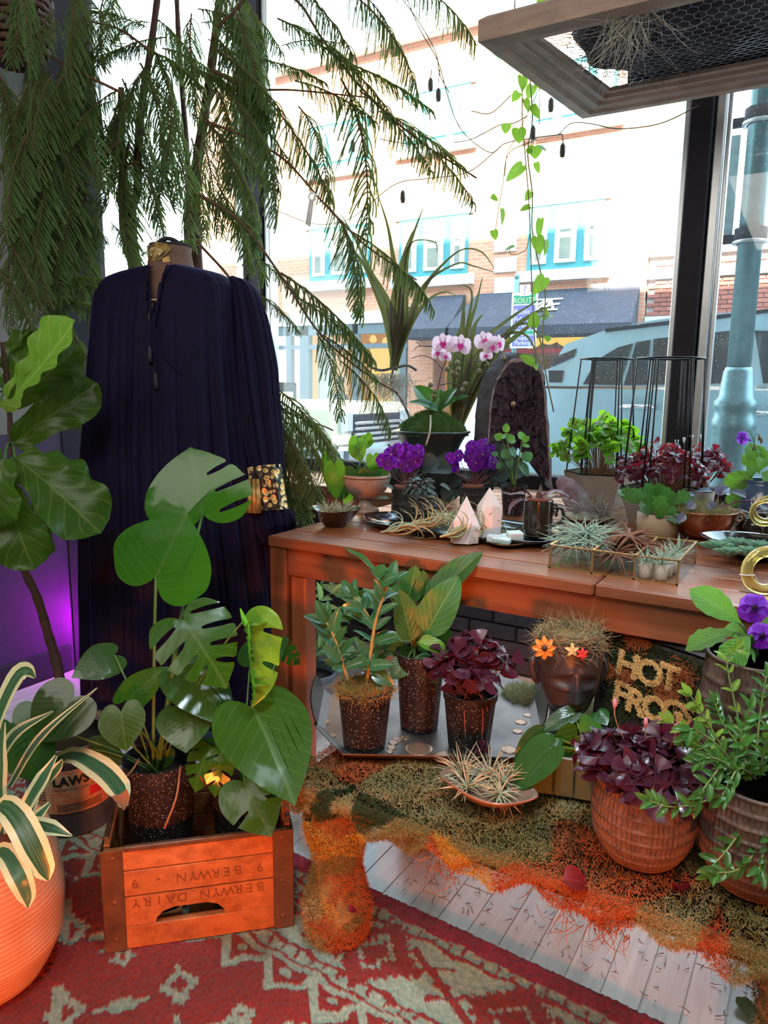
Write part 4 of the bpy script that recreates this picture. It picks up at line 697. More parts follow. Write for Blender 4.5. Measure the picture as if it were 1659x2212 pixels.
for px, w_ in ((322, 3), (329, 4), (336, 4)): MB().box(P(px, 695, d=d0 - .135), (w_ * s_, .004, 34 * s_), Rb).obj('gold_trim', M_GOLD, dr, False)
text('Coll.', .03, M_CREAM, mat4(P(331, 659, d=d0 - .125), lat, (0, 0, 1), fwd), dr, 'printed_words'); MB().box(P(334, 647, d=d0 - .125), (.03, .001, .003), Rb).obj('printed_line', M_CREAM, dr, False)
# ---- galvanised pail with a paper label
pc = P(163, 1800, z=.012); pc = pc + nrm(pc * [1, 1, 0]) * .09; M_ZINC = matte('dull_galvanised_zinc', (.2, .18, .2), (.12, .11, .13), rough=.42, metal=.75, scale=10, bmp=.06)
pl = thing('zinc_pail', 'galvanised zinc pail with an orange paper label, holding the fiddle leaf fig', 'pail', pc); r0, r1, hp = .108, .128, .27; rp = lambda z: r0 + (r1 - r0) * z / hp
MB().lathe([(r0, 0), (r0 + .003, .006)] + [(rp(z) + .002 * (1 if k % 2 else 0) * (z < .075 or z > .215), z) for k, z in enumerate(np.linspace(.012, hp - .01, 26))] + [(r1 + .006, hp - .006), (r1 + .005, hp), (r1 - .002, hp - .002), (r1 - .008, hp - .03)], pc, 60).obj('body', M_ZINC, pl); MB().lathe([(r1 - .006, hp - .028), (0, hp - .02)], pc, 30).obj('soil', M_SOIL, pl)
a0 = math.atan2(-pc[1], -pc[0]) + .1
def cyl(w_, z0, z1, da=0, off=.0035, n=22): return [[pc + np.array([(rp(z) + off) * cos(a0 + da + t), (rp(z) + off) * sin(a0 + da + t), z]) for t in np.linspace(-w_, w_, n)] for z in np.linspace(z0, z1, 6)]
M_LAB = matte('aged_paper_label', (.55, .32, .2), (.45, .22, .12), rough=.8, scale=30, bmp=.1); M_LABR = matte('worn_orange_print', (.5, .12, .04), (.55, .28, .15), rough=.8, scale=50, bmp=.1); M_INK = matte('dark_ink', (.03, .04, .03), bmp=0)
MB().grid(cyl(.95, .078, .208)).obj('label', M_LAB, pl); MB().grid(cyl(.62, .08, .142, .05, .0042)).obj('label_print', M_LABR, pl); MB().grid(cyl(.95, .198, .208, 0, .0042)).obj('label_print', M_LABR, pl); MB().grid(cyl(.16, .12, .146, .42, .0048)).obj('label_print', matte('red_print', (.6, .03, .02), bmp=0), pl)
def wrap(z, da, flip=1): return lambda v: np.column_stack([(rp(z) + .006) * np.cos(a0 + da + v[:, 0] / r1), (rp(z) + .006) * np.sin(a0 + da + v[:, 0] / r1), z + v[:, 1]])
for s_t, sz, z, da in (('LAWSON', .036, .176, .1), ('KNOWN FOR QUALITY SINCE 1', .0105, .152, .08), ('(3A)', .014, .1, -.78)): text(s_t, sz, M_INK, mat4(pc, (1, 0, 0), (0, 1, 0), (0, 0, 1)), pl, 'label_lettering', .0002, wrap(z, da), bold=.0012 if sz > .02 else 0)
for k in range(4): MB().grid(cyl(.5, .086 + k * .006, .0885 + k * .006, .05, .005)).obj('label_small_print', M_INK, pl)
for k in range(5): MB().grid(cyl(.1, .12 + k * .008, .1225 + k * .008, -.78, .005)).obj('label_small_print', M_INK, pl)
# ---- ridged terracotta pot
tc = P(20, 2000, d=1.5); tc = np.array([-1.43, .745, .012]); M_TER = matte('peach_terracotta', (.62, .33, .2), (.55, .27, .16), rough=.75, scale=14, bmp=.15)
tp = thing('terracotta_pot', 'big ridged peach terracotta pot at the rug edge with a variegated dracaena', 'plant pot', tc); zz = np.linspace(0, .30, 90)
pr = [(np.interp(z, [0, .02, .1, .2, .3], [.115, .135, .168, .172, .155]) + (.0038 * abs(sin(z * 300)) if z > .03 else 0), z) for z in zz]
MB().lathe(pr + [(.156, .312), (.15, .318), (.142, .316), (.138, .29), (.13, .24)], tc, 72, lambda r, z, th: r + .0012 * np.sin(5 * th + z * 60)).obj('pot', M_TER, tp); MB().lathe([(.139, .262), (0, .27)], tc, 30).obj('soil', M_SOIL, tp)
# ================================================================ the big plants on the left
M_MON = leafm('monstera_green', (.026, .09, .007), (.09, .2, .05), (.16, .5, .02), trans=.33, rough=.22, veins=7, vamt=.45, coat=.25, puck=.05)
M_MOND = leafm('dark_philodendron_green', (.024, .075, .014), (.06, .13, .05), (.08, .26, .03), trans=.2, rough=.24, veins=8, vamt=.3, coat=.3, puck=.05)
M_MONY = leafm('young_bright_green', (.16, .42, .03), (.3, .55, .1), (.4, .85, .05), trans=.45, rough=.25, veins=7, coat=.3, puck=.05)
M_STK = matte('green_stalk', (.09, .2, .04), (.05, .12, .03), rough=.45, scale=12, bmp=0)
h_round = mk(outline(heart(.26, .52), [], curve=lcurve(.1, .25, .012, -.1, 1)), 'leaf', M_MON); h_hole = mk(outline(heart(.26, .52), [oval(-.13, .42, .035, .1, -.35)], curve=lcurve(.1, .25, .012, -.1, 2)), 'leaf', M_MON)
h_big = mk(outline(heart(.15, .5), [], curve=lcurve(.22, .45, .02, -.35, 3)), 'leaf', M_MON); h_dark = mk(outline(heart(.17, .5), [], curve=lcurve(.2, .7, .015, -.3, 4)), 'leaf', M_MOND); h_dark2 = mk(outline(heart(.2, .5), [], curve=lcurve(-.15, .5, .012, .1, 8)), 'leaf', M_MOND)
m_fen = mk(outline(monst([.42, .55, .68, .8], [.38, .52, .66, .8], .15, .5, .7), [oval(.13, .3, .03, .09, -.9), oval(-.12, .28, .03, .085, .9)], curve=lcurve(.14, .7, .02, -.25, 5)), 'leaf', M_MON)
m_two = mk(outline(monst([.4, .56, .72], [], .17, .52, .62), [oval(-.2, .42, .018, .13, .5)], curve=lcurve(.25, .45, .015, -.3, 6)), 'leaf', M_MON); m_young = mk(outline(monst([.5, .7], [.45, .66], .12, .5, .5), [], curve=lcurve(.9, .5, .05, -.4, 7)), 'leaf', M_MONY)
m_lobe = mk(outline(monst([.4, .58, .76], [.4, .6, .78], .12, .5, .75), [], curve=lcurve(.1, .9, .02, -.2, 9)), 'leaf', M_MON); m_adan = mk(outline(monst([.66], [.62], .15, .5, .6), [oval(.16, .36, .06, .1, -.5), oval(-.15, .4, .035, .1, .5)], curve=lcurve(.15, .7, .02, -.3, 10)), 'leaf', M_MON)
cl = lambda x, y, z=.022: L2(x, y, z)
mp1 = thing('monstera_plant', 'big monstera in a black speckled pot in the left half of the crate', 'plant', cl(.115, .145)); s1 = npot(mp1, cl(.115, .145), .08, P(335, 1640, d=1.74)[2] - .022)
mp2 = thing('monstera_plant', 'smaller monstera with lobed leaves, in the black speckled pot at the right of the crate', 'plant', cl(.305, .16)); s2 = npot(mp2, cl(.305, .16), .08, P(530, 1655, d=1.72)[2] - .022)
for q in ((h_hole, (337, 1247), (398, 1108), 222, 1.72, 1.72, (-.1, .1, 1), 0), (m_two, (437, 1112), (406, 957), 218, 1.86, 1.86, (.15, .1, 1), 0), (m_fen, (395, 1340), (496, 1472), 185, 1.62, 1.55, (.1, .7, .8), 0), (m_young, (522, 1346), (571, 1528), 92, 1.6, 1.55, (.75, .25, .6), 0),
          (h_dark, (392, 1452), (509, 1546), 128, 1.68, 1.6, (0, .8, .6), 0), (h_big, (547, 1530), (637, 1709), 212, 1.6, 1.42, (.25, .5, .85), 1), (h_dark, (402, 1535), (396, 1612), 128, 1.66, 1.58, (0, .8, .7), 0), (h_round, (275, 1512), (357, 1438), 72, 1.7, 1.7, (-.2, .3, 1), 0), (h_round, (262, 1538), (270, 1622), 98, 1.62, 1.58, (0, .5, 1), 0),
          (h_dark2, (247, 1415), (156, 1453), 86, 1.78, 1.7, (0, .4, 1), 0), (h_dark, (160, 1506), (68, 1600), 138, 1.62, 1.55, (.35, .55, .8), 0), (h_dark2, (25, 1562), (92, 1696), 138, 1.62, 1.55, (0, .3, 1), 0), (h_dark2, (196, 1618), (266, 1646), 70, 1.75, 1.72, (0, .4, 1), 0), (h_dark, (540, 1440), (608, 1378), 96, 1.95, 1.9, (0, .4, 1), 1),
          (m_lobe, (452, 1618), (402, 1708), 84, 1.66, 1.6, (-.3, .4, 1), 1), (m_lobe, (478, 1630), (462, 1728), 66, 1.62, 1.57, (.2, .4, 1), 1), (m_adan, (528, 1690), (580, 1802), 138, 1.6, 1.52, (0, .5, .9), 1), (h_dark, (545, 1655), (600, 1712), 80, 1.68, 1.6, (0, .5, 1), 1), (m_lobe, (610, 1400), (655, 1440), 44, 1.95, 1.95, (0, .4, 1), 1), (h_dark, (664, 1638), (650, 1690), 36, 1.75, 1.72, (0, .3, 1), 1), (m_lobe, (440, 1600), (430, 1655), 50, 1.74, 1.72, (0, .4, 1), 1), (h_dark, (360, 1620), (330, 1668), 50, 1.74, 1.72, (0, .4, 1), 0)):
    me, b, t, w_, d1, d2, n_, k = q; sr = .0034 if w_ > 150 else .0022
    leafpx((mp1, mp2)[k], me, b, t, w_, d1, d2, n_, stem=(s1, s2)[k] + [random.uniform(-.02, .02), random.uniform(-.02, .02), 0], sr=sr, smat=M_STK)
for a, b in (((300, 1640), (245, 1700)), ((390, 1655), (355, 1790))): MB().tube(spline([P(*a, d=1.66), P((a[0] + b[0]) / 2 + 8, (a[1] + b[1]) / 2, d=1.62), P(*b, d=1.6)], 12), .0025, 6).obj('aerial_root', matte('brown_root', (.3, .12, .05), rough=.8), mp1)
# ---- fiddle leaf fig growing in the pail
M_FID = leafm('fiddle_leaf_green', (.034, .088, .008), (.16, .24, .05), (.2, .42, .02), trans=.3, rough=.36, veins=6, vamt=.6, slope=.3, under=(.07, .13, .03), puck=.5); M_FIDB = leafm('fiddle_leaf_underside', (.15, .28, .03), (.36, .5, .12), (.3, .52, .04), trans=.4, rough=.5, veins=6, vamt=.9, slope=.3, puck=.5)
M_BARK = matte('brown_bark', (.09, .04, .03), (.05, .025, .02), rough=.9, scale=40, bmp=.6)
fd = thing('fiddle_leaf_fig', 'tall fiddle leaf fig with big violin-shaped leaves by the purple-lit wall', 'plant', pc + [0, 0, hp - .02]); f_a = mk(blade(W_FIDDLE, 9, 22, .14, .5, .045, 3), 'leaf', M_FID); f_b = mk(blade(W_FIDDLE, 9, 22, .2, -.25, .03, 4), 'leaf', M_FIDB); f_c = mk(blade(W_FIDDLE, 9, 22, .3, .9, .05, 3, twist=.5), 'leaf', M_FID)
TR = [(pc + [0, 0, hp - .03])] + [P(x, y, d=2.2) for x, y in ((126, 1450), (104, 1370), (80, 1290), (47, 1212), (32, 1080), (24, 960), (18, 850), (5, 740))]
MB().tube(spline(TR, 44), np.linspace(.016, .006, 44) * (1 + .08 * np.sin(np.arange(44) * 2.1)), 10).obj('trunk', M_BARK, fd)
for me, b, t, w_, d1, d2, n_, s_ in ((f_a, (14, 850), (108, 690), 118, 2.2, 2.25, (-.2, .3, 1), 7), (f_b, (16, 868), (187, 703), 108, 2.05, 2.0, (-.2, .3, 1), 7), (f_a, (20, 876), (178, 756), 95, 2.06, 2.06, (.3, -.55, .8), 7), (f_a, (28, 957), (203, 828), 112, 2.12, 2.1, (.2, -.2, 1), 6), (f_a, (32, 988), (214, 1122), 152, 1.98, 1.9, (.35, .45, .85), 6), (f_a, (8, 1040), (52, 1226), 128, 1.95, 1.88, (0, .3, 1), 5), (f_c, (70, 1085), (108, 1214), 62, 2.1, 2.1, (.6, .2, .8), 5), (f_a, (45, 972), (205, 1003), 60, 2.1, 2.1, (0, 1, .35), 6), (f_b, (0, 870), (48, 886), 40, 2.0, 1.98, (0, .5, 1), 7), (f_a, (-5, 850), (-110, 700), 110, 2.1, 2.1, (0, .3, 1), 7), (f_a, (5, 1000), (-110, 960), 110, 2.0, 2.0, (0, .3, 1), 6), (f_c, (10, 800), (40, 690), 60, 2.25, 2.25, (0, .3, 1), 8), (f_a, (10, 990), (-30, 1130), 120, 1.92, 1.85, (0, .3, 1), 6)):
    leafpx(fd, me, b, t, w_, d1, d2, n_, stem=TR[s_], sr=.0028, smat=M_STK, bend=None)
# ---- variegated dracaena
M_DRC = leafm('variegated_dracaena', (.025, .1, .045), (.2, .3, .15), (.25, .4, .1), trans=.22, rough=.33, veins=0, vamt=.1, edge=(.78, .72, .42), edge_at=.52, stripes=(.07, .16, .09)); M_TIP = matte('dried_brown_tip', (.3, .1, .04), rough=.8, bmp=.1)
dc = thing('variegated_dracaena', 'dracaena with cream-edged green strap leaves in the ridged terracotta pot', 'plant', tc + [0, 0, .27])
for pp, wd, n_ in (([(60, 1770, 1.42), (90, 1680, 1.64), (150, 1632, 1.66), (214, 1660, 1.6), (256, 1704, 1.55), (268, 1744, 1.5)], [20, 26, 40, 56, 50, 16], (.25, .7, .7)), ([(-10, 1790, 1.34), (5, 1742, 1.3), (38, 1768, 1.26), (72, 1832, 1.24), (96, 1880, 1.24), (104, 1902, 1.24)], [30, 50, 62, 62, 44, 6], (.3, .6, .8)), ([(-20, 1850, 1.3), (10, 1842, 1.26), (40, 1890, 1.22), (58, 1935, 1.22), (60, 1962, 1.22)], [30, 44, 52, 38, 4], (.3, .5, .9)), ([(30, 1800, 1.35), (60, 1783, 1.34), (110, 1790, 1.33), (156, 1806, 1.33)], [24, 40, 38, 3], (0, .9, .6)), ([(35, 1800, 1.37), (62, 1735, 1.37), (95, 1680, 1.38), (122, 1632, 1.4)], [24, 40, 42, 10], (-.5, .2, .9)), ([(40, 1790, 1.4), (75, 1720, 1.41), (125, 1660, 1.42), (135, 1640, 1.42)], [18, 26, 24, 4], (-.4, .2, .9)), ([(-30, 1650, 1.38), (0, 1540, 1.38), (38, 1462, 1.4), (62, 1450, 1.4), (76, 1464, 1.4)], [26, 44, 52, 34, 6], (-.4, .4, .9)), ([(-20, 1690, 1.42), (30, 1590, 1.44), (115, 1536, 1.46)], [20, 34, 4], (-.3, .5, .8)), ([(20, 1700, 1.45), (90, 1590, 1.5), (210, 1486, 1.6)], [14, 20, 3], (0, .6, .8)), ([(0, 1800, 1.36), (-5, 1650, 1.35), (8, 1560, 1.35)], [30, 50, 10], (0, .2, 1)), ([(50, 1810, 1.36), (78, 1770, 1.36), (108, 1735, 1.37)], [20, 36, 10], (0, .8, .6))):
    l_ = strap(dc, pp, wd, M_DRC, n_, .1)
MB().add(*(lambda m: (np.vstack(m.v), m.f))(ribbon([P(x, y, d=d - .003) for x, y, d in ((258, 1716, 1.53), (266, 1733, 1.515), (268, 1750, 1.49))], [a * .00095 for a in (34, 30, 3)], cdir(.25, .7, .7), 8, .2))).obj('dry_tip', M_TIP, dc)
MB().tube([tc + [0, 0, .26], P(30, 1800, d=1.38)], .014, 8).obj('cane', M_BARK, dc)
# yellow-green leaf tip hanging at the frame edge from a plant beyond it
# ================================================================ on the table
def tp_(px, py, z=TZ): return P(px, py, z=z)
M_CHAR = matte('charcoal_ribbed_ceramic', (.028, .024, .027), (.05, .042, .04), rough=.55, scale=40, bmp=.3); M_TERC = matte('terracotta_inner', (.28, .09, .06), rough=.8)
def ridged(par, c, r, h, rings=4, m=M_CHAR, n=150, prof_=None, name='pot', vr=64):  # banded pot: vertical ribbing broken by raised rings
    pr_ = []; N = rings * 9
    for i in range(N + 1):
        t = i / N; b = (t * rings) % 1; rr = prof_(t) * r if prof_ else r; pr_.append((rr, t * h, 0 if (b < .12 or b > .93) else 1))
    flags = {round(z, 6): k for _, z, k in pr_}
    def fn(rr, z, th): k = flags.get(round(z, 6), 0); return rr * (1 - (.028 + .022 * np.sin(vr * th)) * k) if k else np.full(len(th), rr * 1.0)
    top = pr_[-1][0]
    o = MB().lathe([(a, b) for a, b, _ in pr_], c, n, fn).obj(name, m, par, ang=50); MB().lathe([(top, h), (top * .99, h + .004), (top * .93, h + .004), (top * .9, h - .03)], c, 48).obj('rim', m, par); MB().lathe([(top * .91, h - .02), (0, h - .015)], c, 24).obj('soil', M_SOIL, par); return o
M_VIOL = leafm('violet_leaf', (.03, .05, .045), (.1, .12, .11), (.12, .1, .08), trans=.12, rough=.55, veins=7, vamt=.5, under=(.16, .03, .06)); M_PUR = leafm('purple_petal', (.16, .01, .3), (.3, .02, .5), (.35, .02, .6), trans=.4, rough=.5, veins=0, vamt=.2, var=.4); M_YEL = matte('yellow_anther', (.9, .6, .05), bmp=0); M_RSTK = matte('dark_red_stalk', (.2, .05, .05), rough=.5, bmp=0)
v_leaf = mk(blade(W_ROUND, 7, 10, .1, .4, .02, 2, cup=.25), 'leaf', M_VIOL); v_pet = MB()
for k, a in enumerate((0, 1.25, 2.5, 3.8, 5.05)):
    b = blade(W_ROUND, 5, 6, .1, .3, .06, 1.5); v = np.vstack(b.v) * [.95, .8, 1]; R_ = np.array(Matrix.Rotation(a, 3, 'Z')); v_pet.add(v @ R_.T + R_ @ [0, .06, .01], b.f, np.vstack(b.uv))
v_flower = mk(v_pet, 'flower', M_PUR); anth = mk(MB().lathe([(.06, 0), (.07, .1), (0, .16)], (0, 0, 0), 6), 'anther', M_YEL)
def violet(name, lab, c, pot_r, pot_h, leaves, flowers, crown_px, d, m=M_CHAR, rings=3):
    e = thing(name, lab, 'potted plant', c); ridged(e, c, pot_r, pot_h, rings, m); MB().lathe([(pot_r * .8, pot_h), (pot_r * .84, pot_h + .012), (pot_r * .78, pot_h + .012)], c, 30).obj('inner_pot', M_TERC, e)
    s0 = V3(c) + [0, 0, pot_h]
    for (bx, by, w_, L, a, n_) in leaves:
        B = P(bx, by, d=d + random.uniform(-.02, .02)); dr_ = cdir(cos(a), sin(a), n_[2] * .2); M = leafM(B - dr_ * L * mpp(B) * .5, B + dr_ * L * mpp(B) * .5, w_ * mpp(B), cdir(*n_)); inst('leaf', v_leaf, M, e); MB().tube(bez(s0, (s0 + B) / 2 + [0, 0, .02], B - dr_ * L * mpp(B) * .45, 7), .002, 5).obj('stalk', M_RSTK, e)
    for (fx_, fy, w_, n_) in flowers:
        B = P(fx_, fy, d=d - .06 + random.uniform(-.03, .03)); x, y, z = basis(cdir(random.uniform(-.5, .5), 1, .2), cdir(*n_)); s_ = w_ * mpp(B) * .55; o = inst('flower', v_flower, mat4(B, x * s_, y * s_, z * s_), e); a = inst('anther', anth, mat4(B + z * .001, x * s_, y * s_, z * s_), e)
        MB().tube(bez(s0, (s0 * .4 + B * .6) - [0, 0, .01], B - z * .003, 7), .0012, 4, False).obj('flower_stalk', M_RSTK, e)
    return e
fl1 = [(x, y, w_, n_) for x, y, w_, n_ in ((822, 994, 34, (-.6, .3, .8)), (845, 982, 40, (-.2, .3, 1)), (838, 1004, 30, (-.3, 0, 1)), (862, 994, 42, (0, .1, 1)), (884, 978, 42, (.1, .4, 1)), (903, 976, 38, (.4, .5, .8)), (897, 998, 34, (.3, 0, 1)), (873, 966, 30, (0, .8, .5)), (880, 1006, 36, (.1, -.2, 1)), (858, 972, 34, (-.2, .6, .8)), (908, 992, 26, (.7, .1, .6)))]
c = tp_(866, 1108); violet('african_violet', 'dark-leaved african violet with purple flowers in a charcoal pot, behind the silver peperomia', c + [0, .03, 0], .05, .085, [(815, 1018, 40, 66, 2.6, (0, .6, .8)), (845, 1030, 36, 60, 3.0, (0, .8, .6)), (925, 1002, 48, 50, .6, (.2, .6, .8)), (948, 1012, 50, 60, .1, (.1, .7, .7)), (912, 1030, 50, 60, -.4, (0, .7, .7)), (870, 1035, 50, 60, -1.5, (0, .7, .7)), (905, 1018, 44, 54, .9, (-.3, .4, .9)), (838, 1045, 36, 50, 2.9, (0, .8, .5))], fl1, (868, 1040), dep(c) + .06)
fl2 = [(x, y, w_, n_) for x, y, w_, n_ in ((978, 1006, 36, (-.6, .2, .8)), (972, 990, 30, (-.5, .4, .8)), (990, 984, 30, (-.2, .6, .8)), (1024, 980, 46, (-.1, .2, 1)), (1020, 966, 34, (-.2, .7, .7)), (1040, 964, 36, (.2, .8, .6)), (1042, 982, 44, (.1, .3, 1)), (1028, 1000, 44, (-.1, -.1, 1)), (1058, 984, 42, (.5, .2, .9)), (1066, 1000, 34, (.6, 0, .8)), (1050, 958, 28, (.2, .9, .4)), (1012, 988, 30, (-.5, .2, .8)), (1052, 1000, 32, (.2, -.2, 1)), (1064, 972, 28, (.6, .6, .6)))]
c2 = tp_(1020, 1096); violet('african_violet', 'dark-leaved african violet with the taller purple flower cluster, behind the white crystals', c2, .048, .075, [(985, 1040, 40, 46, 3.6, (0, .7, .7)), (975, 1062, 46, 50, 3.9, (-.2, .5, .9)), (1016, 1036, 36, 50, 2.4, (0, .9, .5)), (1060, 1034, 60, 66, .2, (.2, .6, .8)), (1076, 1018, 56, 56, .5, (.3, .4, .9)), (1074, 986, 50, 64, 1.0, (.2, .1, 1)), (1092, 1030, 50, 60, -.3, (.2, .5, .9)), (1096, 1050, 48, 56, -.5, (.2, .6, .8)), (952, 1010, 52, 44, 2.9, (0, .7, .7)), (962, 998, 44, 40, 2.4, (-.3, .5, .8)), (1040, 1046, 50, 52, -1.3, (0, .6, .8)), (1008, 1056, 36, 46, -2, (0, .7, .7)), (1110, 1010, 56, 50, .1, (.1, .3, 1))], fl2, (1030, 1060), dep(c2) + .03)
# silver-striped peperomia in front of the first violet
M_PEP = leafm('silver_striped_peperomia', (.1, .16, .14), (.36, .42, .42), (.12, .14, .1), trans=.1, rough=.4, veins=5, vamt=.9, slope=1.2, under=(.2, .05, .06)); p_leaf = mk(blade(W_OVATE, 7, 10, .12, .7, .01, cup=.1), 'leaf', M_PEP)
c3 = tp_(904, 1118); pe = thing('peperomia', 'silver-striped peperomia with pointed leaves in a low charcoal ribbed pot on the tray', 'potted plant', c3); ridged(pe, c3, .066, .065, 3, prof_=lambda t: .92 + .1 * math.sin(pi * t)); MB().lathe([(.058, .065), (.06, .086), (.056, .086)], c3, 36).obj('inner_pot', M_CHAR, pe); s0 = c3 + [0, 0, .085]; g = np.random.default_rng(21)
for i in range(46):
    a = i * 2.4; e_ = i / 46; r = .012 + .05 * e_; B = s0 + [r * .6 * cos(a), r * .6 * sin(a), .04 - .03 * e_]; dr_ = V3((cos(a), sin(a), .7 - 1.25 * e_)); L = .028 + .02 * g.random(); inst('leaf', p_leaf, leafM(B, B + nrm(dr_) * L, L * .46, (0, 0, 1) if e_ > .3 else (cos(a) * -.3, sin(a) * -.3, 1)), pe)
for (x, y, a) in ((828, 1075, 2.9), (955, 1090, -1.1), (962, 1050, -.3), (840, 1050, 2.5), (935, 1082, -1.3)): B = P(x, y, d=dep(c3)); inst('leaf', p_leaf, leafM(B - cdir(cos(a), sin(a), .1) * .02, B + cdir(cos(a), sin(a), 0) * .025, .02, cdir(.2, .7, .7)), pe)
# ribbed pedestal planter with heart leaf philodendron
M_CRM = matte('pinkish_beige_ceramic', (.42, .3, .24), (.36, .25, .2), rough=.35, bmp=.05, coat=.2); c4_ = tp_(790, 1106); ph = thing('pedestal_planter', 'fluted beige pedestal planter with heart-leaf philodendron at the left of the table', 'potted plant', c4_)
MB().lathe([(.048, 0), (.047, .01), (.038, .016), (.026, .022), (.021, .04), (.024, .05)], c4_, 40).obj('foot', M_CRM, ph); MB().lathe([(.024, .05), (.045, .058), (.07, .08), (.083, .11), (.084, .125)], c4_, 120, lambda r, z, th: r * (1 + .025 * np.abs(np.sin(14 * th)) * min(1, (z - .05) * 60))).lathe([(.084, .125), (.09, .13), (.088, .138), (.08, .136), (.07, .115)], c4_, 60).obj('bowl', M_CRM, ph, ang=50); MB().lathe([(.078, .12), (0, .125)], c4_, 20).obj('soil', M_SOIL, ph)
M_HL = leafm('heart_leaf_green', (.07, .2, .03), (.16, .34, .07), (.3, .62, .03), trans=.42, rough=.3, veins=6, vamt=.4, coat=.15); h_small = mk(outline(heart(.14, .48), [], curve=lcurve(.25, .5, .015, -.4, 12), dens=.12), 'leaf', M_HL); h_smalld = mk(outline(heart(.14, .48), [], curve=lcurve(.25, .5, .015, -.4, 12), dens=.12), 'leaf', M_MOND); s0 = c4_ + [0, 0, .13]; d4 = dep(c4_)
for me, b, t, w_, dd, n_ in ((h_small, (722, 1004), (724, 1082), 50, -.06, (-.1, .2, 1)), (h_small, (706, 984), (700, 1060), 34, -.0, (-.7, .2, .7)), (h_small, (768, 962), (782, 998), 40, .0, (0, .2, 1)), (h_small, (772, 948), (758, 985), 34, .02, (-.3, .2, 1)), (h_smalld, (768, 1015), (762, 1064), 60, -.05, (0, .5, 1)), (h_smalld, (800, 1020), (792, 1072), 56, -.06, (.2, .5, 1)), (h_small, (806, 985), (812, 1030), 36, .03, (.2, .1, 1)), (h_small, (800, 950), (786, 968), 40, .06, (0, .9, .4)), (h_small, (826, 1015), (846, 1040), 30, 0, (.3, .5, 1)), (h_smalld, (742, 1040), (738, 1082), 40, .02, (-.2, .3, 1)), (h_small, (752, 1062), (745, 1092), 30, .04, (-.2, .3, 1)), (h_small, (790, 940), (802, 962), 26, .05, (.1, .4, 1))): leafpx(ph, me, b, t, w_, d4 + dd, None, n_, stem=s0 + [random.uniform(-.03, .03), random.uniform(-.03, .03), 0], sr=.0014, smat=M_STK)
# air plants, one mesh each
M_AIR = island('silver_green_air_plant', [(.42, .52, .42), (.5, .58, .47), (.34, .45, .33), (.58, .6, .48)], .7, .2, (.5, .6, .4)); M_AIRP = island('pinkish_air_plant', [(.36, .34, .32), (.42, .33, .32), (.3, .3, .28)], .7, .2, (.5, .5, .4)); M_AIRC = island('cream_air_plant', [(.5, .48, .3), (.55, .5, .33), (.4, .42, .25), (.6, .5, .38)], .6, .2, (.6, .6, .4)); M_AIRB = island('brown_dried_air_plant', [(.22, .09, .05), (.28, .12, .07), (.16, .07, .05)], .7)
def air(c, R, n, lab, m=M_AIR, group=None, up=.5, curl=.8, r=.0016, seed=0, axis=(0, 0, 1), base=.12): o = rosette(MB(), (0, 0, 0), R, n, up, curl, r, seed, 7, axis, 0, base).obj('air_plant', m); o.location = c; ORG[o] = V3(c); return tag(o, lab, 'air plant', group)
def bowl(name, lab, cat, c, prof_, m, n=48, sx=1, sy=1, rot=0, fn=None, wave=0):
    mb = MB(); th = np.arange(n) * 2 * pi / n; A = []
    for r, z in prof_:
        x, y = r * np.cos(th) * sx, r * np.sin(th) * sy; k = 1 + wave * np.sin(4 * th + 1) * (r / max(q[0] for q in prof_)) ** 3 if wave else 1; x, y = x * k, y * k; A.append(np.column_stack([c[0] + x * cos(rot) - y * sin(rot), c[1] + x * sin(rot) + y * cos(rot), np.full(n, c[2] + z) + (wave * r * .5 * np.cos(3 * th) * (z > .02))]))
    o = mb.grid(A, wrap=True).obj(name, m); return tag(o, lab, cat)
M_BLK = matte('black_glazed_ceramic', (.012, .012, .015), (.03, .022, .02), rough=.12, scale=9, bmp=.02, coat=.5)
cb = tp_(714, 1142); cb = cb + nrm([-.3, 1, 0]) * .045; bowl('black_bowl', 'small black glazed bowl of thin air plants at the left end of the table', 'bowl', cb, [(0, .003), (.03, 0), (.036, .004), (.06, .03), (.082, .058), (.085, .06), (.08, .058), (.055, .03), (.03, .012), (0, .01)], M_BLK, wave=.03)
for k, (dx, dy) in enumerate(((-.03, 0), (.028, .01), (.0, -.03), (.005, .04))): air(cb + [dx, dy, .042], .055, 34, ('air plant at the left side of', 'air plant at the right side of', 'air plant at the front of', 'air plant at the back of')[k] + ' the small black bowl', M_AIRC, 'air plants in the small black bowl', .75, .9, .0016, 30 + k)
# big dark green planter: moss mound with orchid
M_DG = matte('dark_grey_green_glaze', (.03, .048, .045), (.022, .034, .034), rough=.28, scale=5, bmp=.02, coat=.3); co_ = P(930, 1046, y=2.72); co_[2] = TZ + .002; zr = P(930, 930, y=2.72)[2] - TZ; sR = 83 * mpp(P(930, 930, y=2.72)); op = thing('orchid_planter', 'pink orchid on a moss mound in a wide flared dark green planter', 'potted plant', co_)
pr = [(.0, 0), (.085, 0), (.088, .01), (.092, zr * .35), (.1, zr * .6), (.122, zr * .8), (sR * .9, zr * .93), (sR, zr * .97), (sR * 1.01, zr * .985), (sR * .98, zr), (sR * .93, zr * .99), (.12, zr * .9)]; MB().lathe(pr, co_, 64).obj('planter', M_DG, op)
M_MOSG = matte('green_moss', (.05, .13, .02), (.03, .07, .015), rough=1, scale=60, bmp=1); cm = co_ + [0, 0, zr]; MB().lathe([(sR * .9, -.02), (sR * .8, .02), (.085, .045), (.06, .065), (.03, .075), (0, .077)], cm, 40, lambda r, z, th: r * (1 + .06 * np.sin(3 * th) + .04 * np.sin(7 * th))).obj('moss_mound', M_MOSG, op)
